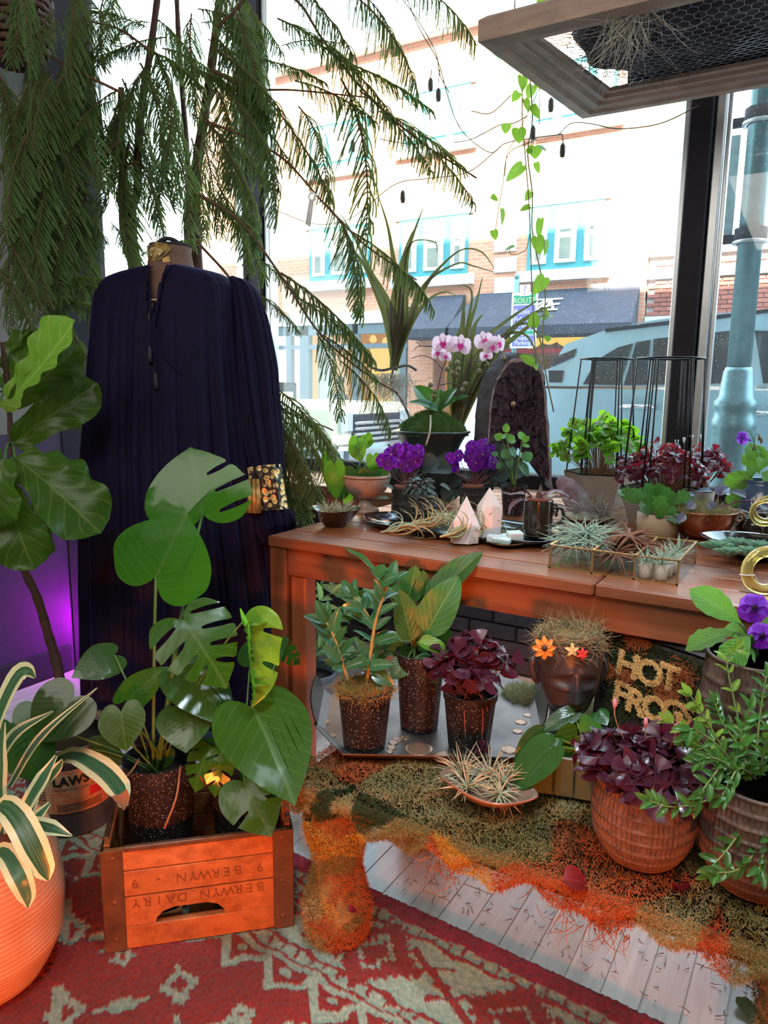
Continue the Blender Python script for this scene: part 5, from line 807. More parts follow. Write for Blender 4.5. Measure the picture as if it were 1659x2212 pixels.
g = np.random.default_rng(8); k = 4500; a, r = g.uniform(0, 2 * pi, k), np.sqrt(g.random(k)) * sR * .85; z = np.interp(r, [0, .03, .06, .085, sR * .8, sR * .9], [.077, .075, .065, .045, .02, -.01]); moss('moss_tufts', np.column_stack([cm[0] + r * np.cos(a), cm[1] + r * np.sin(a), cm[2] + z]), np.column_stack([np.cos(a) * r * 6, np.sin(a) * r * 6, np.ones(k)]), .012, island('bright_moss', [(.05, .16, .02), (.1, .24, .03), (.03, .09, .015), (.12, .16, .04)]), op, .0009, 1, 8, .1, 2)
M_ORL = leafm('orchid_leaf', (.04, .12, .03), (.08, .18, .05), (.15, .4, .03), trans=.25, rough=.32, veins=0, vamt=.3, coat=.2); do = dep(P(930, 900, y=2.72)); ol = mk(blade(W_OVATE, 7, 12, .25, .6, 0, cup=-.05), 'leaf', M_ORL)
for b, t, w_, n_, dd in (((942, 888), (900, 822), 46, (.3, .2, 1), 0), ((945, 890), (888, 852), 40, (0, .9, .5), -.04), ((946, 890), (978, 826), 34, (-.5, .4, .7), 0), ((948, 892), (1008, 836), 26, (-.2, .9, .5), .02), ((945, 880), (952, 836), 26, (0, .2, 1), .05)): leafpx(op, ol, b, t, w_, do + dd, None, n_)
M_OST = matte('purple_brown_orchid_stem', (.1, .05, .05), rough=.5, bmp=0); M_BUD = matte('olive_orchid_bud', (.22, .2, .1), rough=.5, bmp=0); M_OPE = leafm('pink_orchid_petal', (.86, .74, .82), (.7, .3, .55), (.9, .65, .8), trans=.4, rough=.5, veins=0, vamt=.2, var=.08); M_OLIP = leafm('magenta_orchid_lip', (.75, .06, .4), None, (.9, .1, .5), trans=.35, rough=.4, veins=0)
def ost(pts, r=.0022, n=24): return MB().tube(spline([P(x, y, d=do + dd) for x, y, dd in pts], n), np.linspace(r, r * .6, n), 6).obj('stem', M_OST, op)
ost([(930, 882, 0), (944, 845, -.01), (955, 800, -.02), (966, 776, -.02)], .003); ost([(966, 776, -.02), (975, 765, -.03), (973, 745, -.04), (958, 738, -.05)]); ost([(957, 800, -.02), (940, 780, -.02), (915, 768, -.03), (888, 774, -.04)]); ost([(962, 800, -.01), (990, 776, 0), (1010, 780, 0), (1034, 806, 0)]); ost([(950, 832, -.02), (975, 828, -.02), (1000, 838, 0), (1018, 850, 0)]); ost([(934, 748, -.03), (905, 748, -.03), (894, 756, -.04)]); ost([(908, 748, -.03), (903, 740, -.03), (898, 740, -.03)]); ost([(985, 868, .02), (1010, 800, .03), (1030, 762, .02), (1050, 745, 0)], .003); ost([(1050, 745, 0), (1070, 750, 0), (1098, 782, 0)]); ost([(1012, 784, 0), (1035, 780, 0), (1056, 792, 0)])
petal = blade(W_ROUND, 5, 8, .0, .25, .0, cup=.12); sep = blade(W_OVATE, 5, 8, .1, .2)
fm = MB(); 
for b, a, sx, sy in ((petal, pi / 2, .85, .62), (petal, -pi / 2, .85, .62), (sep, 0, .42, .6), (sep, 2.3, .4, .56), (sep, -2.3, .4, .56)): v = np.vstack(b.v) * [sx, sy, 1]; R_ = np.array(Matrix.Rotation(a, 3, 'Z')); fm.add(v @ R_.T, b.f, np.vstack(b.uv))
o_fl = mk(fm, 'flower', M_OPE); lm = MB()
for a, L in ((pi, .36), (pi - .9, .22), (pi + .9, .22)): v = np.vstack(sep.v) * [.3, L, 1] + [0, 0, .05]; R_ = np.array(Matrix.Rotation(a, 3, 'Z')) @ np.array(Matrix.Rotation(.6, 3, 'X')); lm.add(v @ R_.T, sep.f, np.vstack(sep.uv))
o_lip = mk(lm, 'lip', M_OLIP); bud = mk(MB().lathe([(0, 0), (.35, .15), (.45, .45), (.3, .8), (0, 1)], (0, 0, 0), 10), 'bud', M_BUD)
for x, y, w_, n_ in ((957, 742, 50, (-.1, .1, 1)), (994, 746, 52, (.1, .1, 1)), (947, 762, 36, (-.4, -.1, .9)), (1046, 736, 46, (0, .4, .9)), (1062, 750, 40, (.2, .1, 1)), (1076, 742, 42, (.5, .1, .9)), (1050, 768, 30, (-.2, -.3, .9)), (962, 770, 30, (.1, -.4, .9))):
    B = P(x, y, d=do - .07 + random.uniform(-.02, .02)); X, Y, Z = basis(cdir(random.uniform(-.25, .25), 1, .1), cdir(*n_)); s_ = w_ * mpp(B) * .8; f_ = inst('flower', o_fl, mat4(B, X * s_, Y * s_, Z * s_), op); inst('flower_lip', o_lip, mat4(B + Z * .002, X * s_, Y * s_, Z * s_), op)
for x, y in ((956, 780), (966, 803), (988, 790), (990, 804), (986, 815), (930, 838), (940, 852), (938, 862), (1000, 848), (1006, 836), (1046, 786), (1052, 794), (1088, 780), (1036, 808), (978, 812)): B = P(x, y, d=do - .03); s_ = 13 * mpp(B); inst('bud', bud, mat4(B, RT * s_, TOCAM * s_, UP * s_), op)
MB().tube(spline([P(930, 898, d=do - .09), P(930, 915, d=do - .13), P(928, 935, d=do - .16), P(920, 962, d=do - .16)], 16), .004, 7).obj('aerial_root', matte('pale_root', (.5, .45, .36), bmp=.2), op)
# tall strappy plant on a rope stand with spanish moss, and the fan of leaves behind the orchid
M_STR = leafm('bronze_green_strap', (.1, .11, .055), (.2, .18, .08), (.22, .26, .06), trans=.2, rough=.45, veins=0, stripes=(.13, .08, .06), vamt=.2); q = P(850, 790, y=2.8); ds = dep(q)
tl = thing('tall_strappy_plant', 'tall bulb-based plant with arching bronze strap leaves on a black rope stand', 'plant', q)
for pts, wd, n_ in (([(848, 800), (852, 720), (832, 650), (800, 590), (768, 520), (736, 462)], [26, 44, 30, 18, 10, 3], (.3, .1, 1)), ([(852, 800), (862, 720), (862, 640), (850, 560), (838, 490), (818, 425)], [26, 40, 28, 16, 9, 3], (-.2, .1, 1)), ([(850, 800), (868, 720), (874, 640), (878, 560), (895, 500), (914, 450)], [24, 36, 26, 14, 9, 3], (.1, .1, 1)), ([(852, 790), (880, 710), (905, 640), (935, 600), (990, 570), (1020, 575), (1066, 588)], [20, 34, 22, 14, 10, 7, 3], (-.3, .5, .7)), ([(852, 790), (885, 700), (920, 620), (960, 570), (1000, 540), (1040, 545), (1068, 580)], [20, 30, 20, 12, 9, 7, 2], (-.3, .5, .7)), ([(850, 790), (836, 700), (815, 640), (778, 560), (750, 540)], [20, 32, 22, 10, 3], (.3, .1, 1)), ([(852, 780), (864, 700), (870, 600), (880, 540), (900, 520), (940, 524), (944, 545)], [18, 24, 18, 9, 7, 5, 2], (-.2, .4, .8)), ([(852, 780), (845, 690), (858, 600), (875, 540), (892, 500), (903, 488)], [16, 26, 14, 7, 4, 2], (.2, .1, 1)), ([(854, 790), (890, 700), (925, 650), (960, 632), (990, 640)], [14, 20, 12, 8, 2], (-.2, .5, .8))): strap(tl, [(x, y, ds + random.uniform(-.02, .02)) for x, y in pts], [a * .62 for a in wd], M_STR, n_, .3, seg=20)
M_ROPE = matte('black_rope', (.02, .02, .02), (.3, .28, .26), rough=.8, scale=90, bmp=.3); 
for pts, r in (([(795, 790), (822, 800), (850, 795)], .006), ([(850, 795), (845, 830), (868, 865), (884, 900), (890, 920)], .0055), ([(890, 918), (868, 934), (840, 938)], .006), ([(850, 795), (880, 790), (900, 800)], .006), ([(890, 920), (870, 980), (838, 960)], .005)): MB().tube(spline([P(x, y, d=ds - .02) for x, y in pts], 18), r, 7).obj('rope_stand', M_ROPE, tl)
MB().tube([P(880, 925, d=ds - .01), P(880, 925, d=ds - .01) * [1, 1, 0] + [0, 0, .8]], .005, 7).obj('rope_stand', M_ROPE, tl)
M_SPM = island('grey_spanish_moss', [(.6, .57, .5), (.5, .47, .42), (.7, .66, .58), (.36, .34, .3)], .9); g = np.random.default_rng(77); k = 260; rt = np.array([P(845 + g.normal(0, 22), 805 + abs(g.normal(0, 12)), d=ds - .02 + g.normal(0, .02)) for _ in range(k)])
v, f = strands(rt, np.column_stack([g.normal(0, .6, k), g.normal(0, .6, k), -np.ones(k)]), g.uniform(.05, .24, k), .0012, 9, 1.3, .8, 3); tag(stuff(fastmesh('spanish_moss', v, f, M_SPM)), 'clump of grey spanish moss hanging from the black rope stand', 'moss')
q = P(1000, 880, y=2.9); df_ = dep(q); fan = thing('fan_leaved_plant', 'stiff fan of olive strap leaves rising behind the orchid towards the lamp post', 'plant', q)
for pts, wd in (([(985, 925), (1020, 830), (1090, 730), (1150, 680), (1192, 662)], [22, 26, 16, 9, 3]), ([(988, 925), (1010, 820), (1045, 740), (1100, 690), (1160, 650)], [20, 22, 14, 8, 3]), ([(985, 920), (998, 800), (1010, 720), (1028, 660), (1042, 600)], [18, 22, 12, 6, 2]), ([(982, 920), (990, 800), (1000, 700), (1002, 640)], [16, 18, 10, 3]), ([(988, 930), (1030, 840), (1080, 760), (1130, 716), (1180, 676)], [22, 24, 14, 10, 3]), ([(990, 925), (1060, 760), (1100, 722), (1140, 728), (1170, 790)], [14, 12, 8, 5, 2]), ([(990, 925), (1080, 740), (1130, 700), (1160, 720), (1175, 765)], [12, 10, 6, 4, 2]), ([(985, 920), (975, 820), (985, 740), (1005, 690)], [16, 18, 10, 3]), ([(990, 920), (1020, 800), (1030, 790), (1044, 880)], [10, 8, 6, 2]), ([(986, 920), (1012, 790), (1024, 710), (1042, 680)], [12, 14, 9, 3]), ([(985, 915), (1000, 760), (1020, 640), (1000, 614)], [10, 10, 5, 2])): strap(fan, [(x, y, df_ + random.uniform(-.03, .03)) for x, y in pts], wd, M_STR, (-.3, .3, .9), .25, seg=16)
MB().tube([P(986, 925, d=df_), P(986, 925, d=df_) * [1, 1, 0] + [0, 0, .8]], .012, 8).obj('stem_base', M_BARK, fan)
# amethyst cathedral
gz = P(1120, 1056, y=2.84); gz[2] = TZ + .0; dg_ = dep(gz); M_GEO = matte('dark_amethyst_druse', (.075, .035, .06), (.03, .018, .03), rough=.3, scale=70, var=.5, bmp=1., bscale=130, specks=(120., .12, (.4, .3, .4)), dist=.008); M_SHELL = matte('grey_geode_shell', (.1, .085, .1), (.05, .045, .055), rough=.85, scale=30, bmp=.8); M_AGA = matte('pale_agate_rim', (.42, .33, .34), (.25, .18, .2), rough=.5, scale=60, bmp=.7)
gd = thing('amethyst_geode', 'tall dark amethyst geode with a pale agate rim standing by the window', 'geode', gz); tgt = nrm(TOCAM * [1, 1, 0]); lat2 = nrm(RT * [1, 1, 0])
OUT = [(1062, 1056), (1050, 1000), (1052, 940), (1060, 880), (1068, 830), (1080, 795), (1100, 772), (1122, 770), (1146, 780), (1168, 794), (1176, 830), (1182, 900), (1186, 980), (1187, 1056)]; OUT = spline([(x + random.uniform(-5, 5), y + random.uniform(-4, 4), 0) for x, y in OUT], 60)[:, :2]
O3 = np.array([P(x, y, d=dg_) for x, y in OUT]); cen = np.array([P(1122, 960, d=dg_)]); rings = []; g = np.random.default_rng(3)
for s_, off in ((1.0, -.10), (1.05, -.05), (1.03, 0), (.97, .01)): rings.append(cen + (O3 - cen) * s_ + tgt * off + lat2 * (-.045 if off < -.04 else 0) * (np.linspace(1, .2, 60)[:, None]) + g.normal(0, .002, O3.shape))
m_ = MB().grid(rings); 
k0 = m_.n; m_.add(np.vstack([rings[0], cen + tgt * -.13]), [(i + 1, i, 60) for i in range(59)]); m_.obj('shell', M_SHELL, gd)
MB().grid([cen + (O3 - cen) * .98 + tgt * .011, cen + (O3 - cen) * .965 + tgt * .013 + g.normal(0, .003, O3.shape), cen + (O3 - cen) * .935 + tgt * .008 + g.normal(0, .0015, O3.shape)]).obj('rim', M_AGA, gd)
MB().grid([cen + (O3 - cen) * s_ + tgt * (.008 - .03 * (1 - s_)) + g.normal(0, .0075 if s_ < .88 else .002, O3.shape) for s_ in (.94, .9, .85, .78, .7, .62, .54, .46, .38, .3, .22, .14, .04)]).obj('crystals', M_GEO, gd, False)
MB().lathe([(0, 0), (.009, .002), (.011, .006), (0, .008)], (0, 0, 0), 9).obj('pale_spot', matte('pale_tan_crystal', (.5, .32, .2), bmp=.1), gd).matrix_basis = Matrix.Translation(Vector(P(1107, 873, d=dg_ - .03) - gz)) @ mat4((0, 0, 0), lat2, (0, 0, 1), tgt) @ Matrix.Translation(Vector(gz))
# small bright peperomia in a speckled pot before the geode
cs = tp_(1108, 1112); ds2 = dep(cs); sp2 = thing('speckled_pot_plant', 'little bright green round-leaved plant in a black speckled pot before the geode', 'potted plant', cs); M_SM = leafm('small_bright_green', (.12, .3, .05), (.25, .45, .12), (.3, .65, .05), trans=.35, rough=.35, veins=4, vamt=.4); npot(sp2, cs, .045, .105); s0 = cs + [0, 0, .1]; r_leaf = mk(blade(W_OVATE, 5, 9, .15, .5), 'leaf', M_SM); r_dark = mk(blade(W_OVATE, 5, 9, .15, .5), 'leaf', leafm('small_blue_green', (.05, .14, .08), (.12, .25, .15), (.15, .35, .1), trans=.3, rough=.35, veins=5, vamt=.4))
for b, t, w_, me in (((1093, 945), (1086, 938), 22, r_leaf), ((1095, 948), (1112, 940), 24, r_leaf), ((1093, 935), (1094, 912), 16, r_leaf), ((1084, 948), (1068, 938), 22, r_leaf), ((1096, 950), (1116, 950), 22, r_leaf), ((1128, 950), (1126, 930), 22, r_leaf), ((1130, 955), (1144, 940), 14, r_leaf), ((1136, 975), (1142, 1000), 26, r_dark), ((1100, 968), (1118, 985), 24, r_dark), ((1098, 972), (1084, 990), 22, r_dark), ((1122, 1000), (1146, 1028), 22, r_dark), ((1095, 990), (1108, 1010), 26, r_dark), ((1128, 962), (1146, 962), 12, r_leaf), ((1075, 985), (1062, 975), 14, r_dark), ((1085, 1000), (1072, 1012), 18, r_dark)): leafpx(sp2, me, b, t, w_, ds2 + random.uniform(-.02, .02), None, (random.uniform(-.4, .4), .5, .8), stem=s0, sr=.0012, smat=M_STK)
# two white selenite points
M_SEL = newmat('white_selenite'); _m, _nt, _o = M_SEL; _p = nd(_nt, 'BsdfPrincipled', {'Base Color': mix(_nt, noise(_nt, 22., objco(_nt, (1, 1, .3)), 4), (.74, .66, .66), (.92, .88, .9)), 'Roughness': .3, 'Subsurface Weight': .35, 'Subsurface Radius': (.05, .03, .03), 'Subsurface Scale': .2}); _nt.links.new(_p.outputs[0], _o.inputs[0]); M_SEL = _m
def crystal(name, lab, px, py, pyt, hw, d_, lean, sh=.55, n=6, tz=TZ + .006):
    c = tp_(px, py, tz); s_ = mpp(c); hh = (py - pyt) * s_ * 1.02; w_ = hw * s_; tip = c + [0, 0, hh] + lat2 * lean * s_; r0 = [c + lat2 * w_ * .92 * cos(t) + tgt * w_ * .55 * sin(t) for t in np.arange(n) * 2 * pi / n + .35]; r1 = [c + lat2 * (w_ * cos(t) + lean * .5 * s_) + tgt * w_ * .58 * sin(t) + [0, 0, hh * sh + .012 * cos(2 * t + lean)] for t in np.arange(n) * 2 * pi / n + .35]
    o = MB().add(r0 + r1 + [tip], [tuple(range(n))[::-1]] + [(i, (i + 1) % n, n + (i + 1) % n, n + i) for i in range(n)] + [(n + i, n + (i + 1) % n, 2 * n) for i in range(n)]).obj(name, M_SEL, smooth=False); return tag(o, lab, 'crystal')
crystal('selenite_point', 'shorter leaning white crystal point on the black tray', 1003, 1172, 1072, 34, 0, 2, .42); crystal('selenite_point', 'taller white crystal point on the black tray, with the smaller one before it', 1056, 1162, 1054, 28, 0, -2, .6)
# black scalloped tray
ct = (tp_(985, 1140) + tp_(960, 1150)) / 2; ct[2] = TZ; a_, b_ = .345, .16; th = np.arange(120) * 2 * pi / 120; M_TRAY = matte('black_lacquer', (.01, .01, .012), (.016, .014, .016), rough=.15, bmp=0, coat=.6); A = []; ca = ct * 0 + ct; ca[:2] = (-.955, 2.07)
for k, z in ((0.0, .003), (.8, .003), (.86, .006), (.93, .016), (1.0, .024), (1.015, .022), (.94, .012), (.86, .0), (0, 0)): q = 1 + (.03 * np.cos(8 * th) if k > .82 else 0); A.append(np.column_stack([ca[0] + a_ * k * q * np.sign(np.cos(th)) * np.abs(np.cos(th)) ** .8, ca[1] + b_ * k * q * np.sign(np.sin(th)) * np.abs(np.sin(th)) ** .8, np.full(120, TZ + z + .001)]))
tag(MB().grid(A, wrap=True).obj('black_tray', M_TRAY), 'black lacquer tray with a scalloped rim lying on the table', 'tray')
# long curly air plants lying on the tray
M_CUR = island('pale_curly_air_plant', [(.5, .5, .3), (.42, .44, .24), (.58, .55, .36), (.36, .37, .22)], .6, .15, (.6, .55, .3))
def curly(lab, pts, n, R, seed, z0=TZ + .03):
    g = np.random.default_rng(seed); p = spline([P(x, y, z=z0 + dz) for x, y, dz in pts], 30); m = MB(); m.tube(p, np.interp(np.linspace(0, 1, 30), [0, .3, .7, 1], [.003, .007, .006, .0015]), 6)
    for i in range(n):
        k = g.integers(2, 28); t = nrm(p[min(k + 1, 29)] - p[k - 1]); s_ = nrm(np.cross(t, g.normal(size=3))); q = p[k].copy(); d = nrm(t * .7 + s_); pts_ = [q]; ax = nrm(np.cross(d, t) + g.normal(0, .2, 3)); L = R * g.uniform(.6, 1.2)
        for j in range(9): d = nrm(d + np.cross(ax, d) * .42); q = q + d * L / 9; q[2] = max(q[2], TZ + .006); pts_.append(q.copy())
        m.tube(pts_, np.linspace(.0036, .0006, 10), 4, False)
    c = p[0].copy(); o = m.obj('curly_air_plant', M_CUR); return tag(o, lab, 'air plant')
curly('long curly air plant stretched over the left of the black tray', [(822, 1150, 0), (880, 1138, .01), (930, 1128, .02), (980, 1112, .02)], 60, .16, 1); curly('long curly air plant with a bare stem lying before the white crystals', [(950, 1160, 0), (985, 1150, .01), (1025, 1142, .01), (1070, 1132, 0)], 60, .15, 2)
# small gold dish with selenite pieces
cg = tp_(1092, 1176, TZ + .006); M_GLD = matte('brass_brown_dish', (.34, .22, .1), (.2, .12, .06), rough=.4, metal=.6, scale=30); bowl('leaf_dish', 'small scalloped brassy dish of white crystal pieces at the tray front', 'dish', cg, [(0, .002), (.03, 0), (.05, .006), (.056, .012), (.052, .01), (.03, .004), (0, .004)], M_GLD, wave=.05)
M_SEL2 = matte('blue_white_selenite', (.62, .78, .82), rough=.25, var=.08, bmp=.1)
for k, (dx, dy, rz, s_) in enumerate(((-.02, -.01, .2, (.062, .026, .022)), (.024, .006, .8, (.044, .03, .024)), (-.004, -.022, -.1, (.055, .02, .016)), (.0, .02, .4, (.045, .022, .02)))): o = MB().box((0, 0, 0), s_, np.array(Matrix.Rotation(rz, 3, 'Z') @ Matrix.Rotation(.12 * k, 3, 'X')), .003).obj('selenite_stick', M_SEL2, smooth=False); o.location = cg + [dx, dy, .015 + .012 * (k == 1)]; tag(o, ('longest pale blue crystal stick on the brassy dish', 'pale crystal block lying on top on the right of the brassy dish', 'pale crystal stick at the front of the brassy dish', 'pale crystal stick at the back of the brassy dish')[k], 'crystal', 'crystal pieces on the brassy dish')
# brown mug on a saucer with an earth star
cm_ = tp_(1160, 1158, TZ + .006); s_ = mpp(cm_); M_MUG = matte('dark_olive_glaze', (.022, .016, .012), (.04, .028, .015), rough=.15, scale=8, bmp=.02, coat=.5); R = 31 * s_; H = 74 * s_; sa = MB().lathe([(.02, 0), (.05, .003), (.075, .011), (.078, .013), (.07, .012), (.03, .006), (0, .006)], cm_ + [0, 0, .0], 48).obj('saucer', M_MUG); tag(sa, 'dark glossy saucer under the brown mug', 'saucer')
mg = thing('mug', 'dark olive brown glazed mug used as a pot, on a saucer', 'mug', cm_ + [0, 0, .007]); MB().lathe([(R * .93, 0), (R, .006), (R, .02), (R * .985, .022), (R, .025), (R * .985, .03), (R, .034), (R, H), (R * .96, H + .002), (R * .9, H), (R * .9, H - .02)], cm_ + [0, 0, .007], 48).obj('body', M_MUG, mg, ang=35); hx = nrm(lat2 * .9 + tgt * .35); hb = cm_ + [0, 0, .007]; MB().tube(spline([hb + hx * R * .95 + [0, 0, H * .8], hb + hx * (R + .026) + [0, 0, H * .78], hb + hx * (R + .03) + [0, 0, H * .45], hb + hx * R * .97 + [0, 0, H * .25]], 18), .0055, 8).obj('handle', M_MUG, mg); MB().tube(spline([hb + hx * R * .9 + [0, 0, H * .93], hb + hx * (R + .012) + [0, 0, H * .85], hb + hx * (R + .01) + [0, 0, H * .55]], 10), .004, 6).obj('handle', M_MUG, mg)
es = thing('earth_star', 'pink and green striped earth star bromeliad growing in the brown mug', 'potted plant', hb + [0, 0, H]); M_ES = leafm('pink_striped_bromeliad', (.1, .1, .09), None, (.3, .12, .12), trans=.15, rough=.5, veins=0, edge=(.26, .08, .11), edge_at=.5, stripes=(.15, .13, .12)); MB().lathe([(R * .88, -.006), (R * .9, .008), (R * .8, .008), (0, .004)], hb + [0, 0, H], 30).obj('inner_pot', M_TERC, es); dm = dep(hb)
for pts, wd in (([(1160, 1085), (1130, 1066), (1105, 1068), (1078, 1062)], [12, 13, 9, 2]), ([(1158, 1085), (1125, 1080), (1105, 1092), (1098, 1112)], [12, 13, 9, 2]), ([(1164, 1085), (1190, 1062), (1220, 1066), (1236, 1082)], [12, 14, 9, 2]), ([(1164, 1088), (1200, 1075), (1232, 1080), (1258, 1096)], [12, 16, 10, 2]), ([(1162, 1085), (1166, 1065), (1168, 1046)], [16, 16, 2]), ([(1160, 1088), (1145, 1072), (1135, 1058)], [14, 12, 2]), ([(1166, 1088), (1185, 1085), (1196, 1102), (1192, 1118)], [12, 14, 9, 2]), ([(1162, 1090), (1180, 1070), (1205, 1058)], [14, 14, 3]), ([(1158, 1090), (1135, 1085), (1122, 1072)], [12, 10, 2]), ([(1168, 1090), (1205, 1092), (1235, 1098)], [12, 12, 2])): strap(es, [(x, y, dm + random.uniform(-.04, .03)) for x, y in pts], wd, M_ES, (random.uniform(-.2, .2), .8, .5), .15, seg=10)
# purple rock
M_RK = matte('rough_purple_grey_rock', (.16, .1, .12), (.3, .2, .22), rough=.75, scale=18, bmp=.9, bscale=50, dist=.01); cr_ = tp_(1244, 1112); bm2 = bmesh.new(); bmesh.ops.create_icosphere(bm2, subdivisions=4, radius=1); g = np.random.default_rng(9); ph_ = g.uniform(0, 6, 9)
for v in bm2.verts: p_ = v.co; k = 1 + .16 * sin(2.3 * p_.x + ph_[0]) * cos(2.1 * p_.y + ph_[1]) + .1 * sin(4.7 * p_.z + ph_[2] + 2 * p_.x) + .05 * sin(9 * p_.x + ph_[3]) * sin(8 * p_.y); v.co = Vector((p_.x * .085 * k, p_.y * .05 * k, max(-.02, p_.z * .062 * k - .012 * p_.x * 8))) ; 
me = bpy.data.meshes.new('amethyst_rock'); bm2.to_mesh(me); me.materials.append(M_RK); o = link('amethyst_rock', me); o.location = cr_ + [0, .02, .02]; o.rotation_euler = (0, 0, -.3); tag(o, 'rough purple grey rock between the mug and the cement planters', 'rock')
# ---- right half of the table
M_CEM = matte('pale_cement', (.36, .29, .24), (.30, .25, .21), rough=.85, scale=12, bmp=.2); M_WIRE = matte('black_wire', (.015, .014, .018), rough=.4, metal=.5, bmp=0)
M_OXG = leafm('iron_cross_oxalis_green', (.12, .32, .03), (.2, .4, .05), (.35, .7, .03), trans=.5, rough=.45, veins=0); M_OXP = leafm('purple_oxalis', (.055, .012, .03), (.12, .02, .05), (.5, .03, .04), trans=.3, rough=.32, veins=0, var=.3, coat=.2); M_OXD = leafm('dark_purple_oxalis', (.06, .014, .03), (.12, .02, .05), (.25, .02, .03), trans=.2, rough=.3, veins=0, coat=.3)
def trif(k, wf, m, name, cen=None, sx=.8, fold=.25):
    b = MB()
    for i in range(k):
        l = blade(wf, 5, 7, fold, .4); v = np.vstack(l.v) * [sx, .5, .5]; R_ = np.array(Matrix.Rotation(2 * pi * i / k, 3, 'Z')); b.add(v @ R_.T, l.f, np.vstack(l.uv))
        if cen: c = np.array([(0, .02, .004), (.09, .16, .012), (0, .25, -.012), (-.09, .16, .012)]); b.add(c @ R_.T, [(0, 1, 2), (0, 2, 3)], mi=1)
    return mk(b, name, [m] + ([cen] if cen else []))
W_TRI = prof((0, .04), (.3, .35), (.7, .9), (.85, 1), (.95, .8), (1, .45)); ox_p = trif(3, W_TRI, M_OXP, 'leaf', sx=.58); ox_d = trif(3, W_TRI, M_OXD, 'leaf', sx=.58); ox_g = trif(4, W_OBOV, M_OXG, 'leaf', matte('dark_cross_mark', (.14, .07, .03), bmp=0), sx=.46, fold=.15); M_ST2 = matte('straw_pink_stalks', (.45, .25, .14), (.3, .12, .07), rough=.6, bmp=0); M_ST3 = matte('dark_pink_stalks', (.3, .1, .08), bmp=0)
def oxalis(par, c, R, H, n, me, size, seed, sm, low=.35, tilt=.5, sx=1., sy=1.):
    g = np.random.default_rng(seed); st = MB()
    for i in range(n):
        a = g.uniform(0, 2 * pi); r = R * math.sqrt(g.random()); h = H * (low + (1 - low) * (1 - (r / R) ** 2 * .6) * g.uniform(.6, 1.05)); p = V3(c) + [r * cos(a) * sx, r * sin(a) * sy, h]; nn = nrm([cos(a) * tilt * r / R + g.normal(0, .25), sin(a) * tilt * r / R + g.normal(0, .25), 1]); x, y, z = basis(g.normal(size=3), nn); y, z = np.cross(z, x), z; s_ = size * g.uniform(.75, 1.15)
        inst('leaf', me, mat4(p, x * s_, y * s_, z * s_), par); b0 = V3(c) + [.25 * r * cos(a), .25 * r * sin(a), 0]; st.tube(bez(b0, b0 * .5 + p * .5 + [0, 0, .25 * h], p, 6), .0011, 4, False)
    stuff(st.obj('stalks', sm, par))
def hexp(c, r, z, rot=.3): return [V3(c) + [r * cos(t + rot), r * sin(t + rot), z] for t in np.arange(6) * pi / 3]
def planter(lab, c, r, h, H, rt, plant_lab, me, size, n, sm, seed, R, HP):
    e = thing('cement_planter', lab, 'plant pot', c); m = MB(); rr = [hexp(c, r * .72, 0), hexp(c, r, h), hexp(c, r * .92, h), hexp(c, r * .88, h - .03)]; A = np.array(rr); m.grid(A, wrap=True); m.add(rr[0], [tuple(range(6))[::-1]]); m.obj('pot', M_CEM, e, False); MB().add(hexp(c, r * .9, h - .02), [tuple(range(6))]).obj('soil', M_SOIL, e, False)
    b, t = hexp(c, r * .97, h + .004), hexp(c, rt, h + H); tr = MB().tube(b + [b[0]], .0032, 6, False).tube(t + [t[0]], .0032, 6, False).obj('trellis_ring', M_WIRE, e)
    for i in range(6):
        for q in (-.09, .09):
            j = (i + 1) % 6 if q > 0 else (i - 1) % 6; MB().tube([b[i] + (b[j] - b[i]) * abs(q), t[i] + (t[j] - t[i]) * abs(q) * .6], .0026, 6).obj('trellis_wire', M_WIRE, e)
    p = thing('oxalis', plant_lab, 'plant', V3(c) + [0, 0, h - .018]); oxalis(p, V3(c) + [0, 0, h - .018], R, HP, n, me, size, seed, sm, .12, .6); return e
cA = P(1292, 1080, y=2.86); cA[2] = TZ; cB = P(1426, 1090, y=2.58); cB[2] = TZ
planter('hexagonal cement planter with a tall black wire trellis, the one holding green oxalis', cA, .135, .125, .43, .095, 'green four-leaf oxalis with dark crosses in the cement planter behind', ox_g, .066, 125, M_ST2, 1, .185, .24)
planter('hexagonal cement planter with a black wire trellis, the nearer one with purple oxalis', cB, .135, .115, .43, .105, 'dark red oxalis inside the trellis of the nearer cement planter', ox_p, .055, 110, M_ST2, 2, .15, .17)
cC = P(1505, 1060, y=2.82); cC[2] = TZ; oc = thing('oxalis', 'dark red oxalis with tiny white flowers in a plain pot behind the copper bowl', 'potted plant', cC); MB().lathe([(.05, 0), (.062, .09), (.058, .09), (.05, .07)], cC, 30).obj('pot', M_CEM, oc); MB().lathe([(.058, .085), (0, .09)], cC, 16).obj('soil', M_SOIL, oc); oxalis(oc, cC + [0, 0, .085], .11, .16, 70, ox_p, .055, 5, M_ST2)
M_WF = leafm('white_oxalis_petal', (.8, .78, .82), None, (.9, .9, .9), trans=.4, veins=0)
for px, py in ((1462, 955), (1478, 950), (1494, 945), (1516, 944)): p = P(px, py, y=2.76); MB().lathe([(.001, -.012), (.004, -.004), (.007, .006), (.006, .008)], p, 8).obj('flower', M_WF, oc); MB().tube([p - [0, 0, .012], cC + [0, 0, .1]], .0008, 4).obj('flower_stalk', M_ST2, oc)
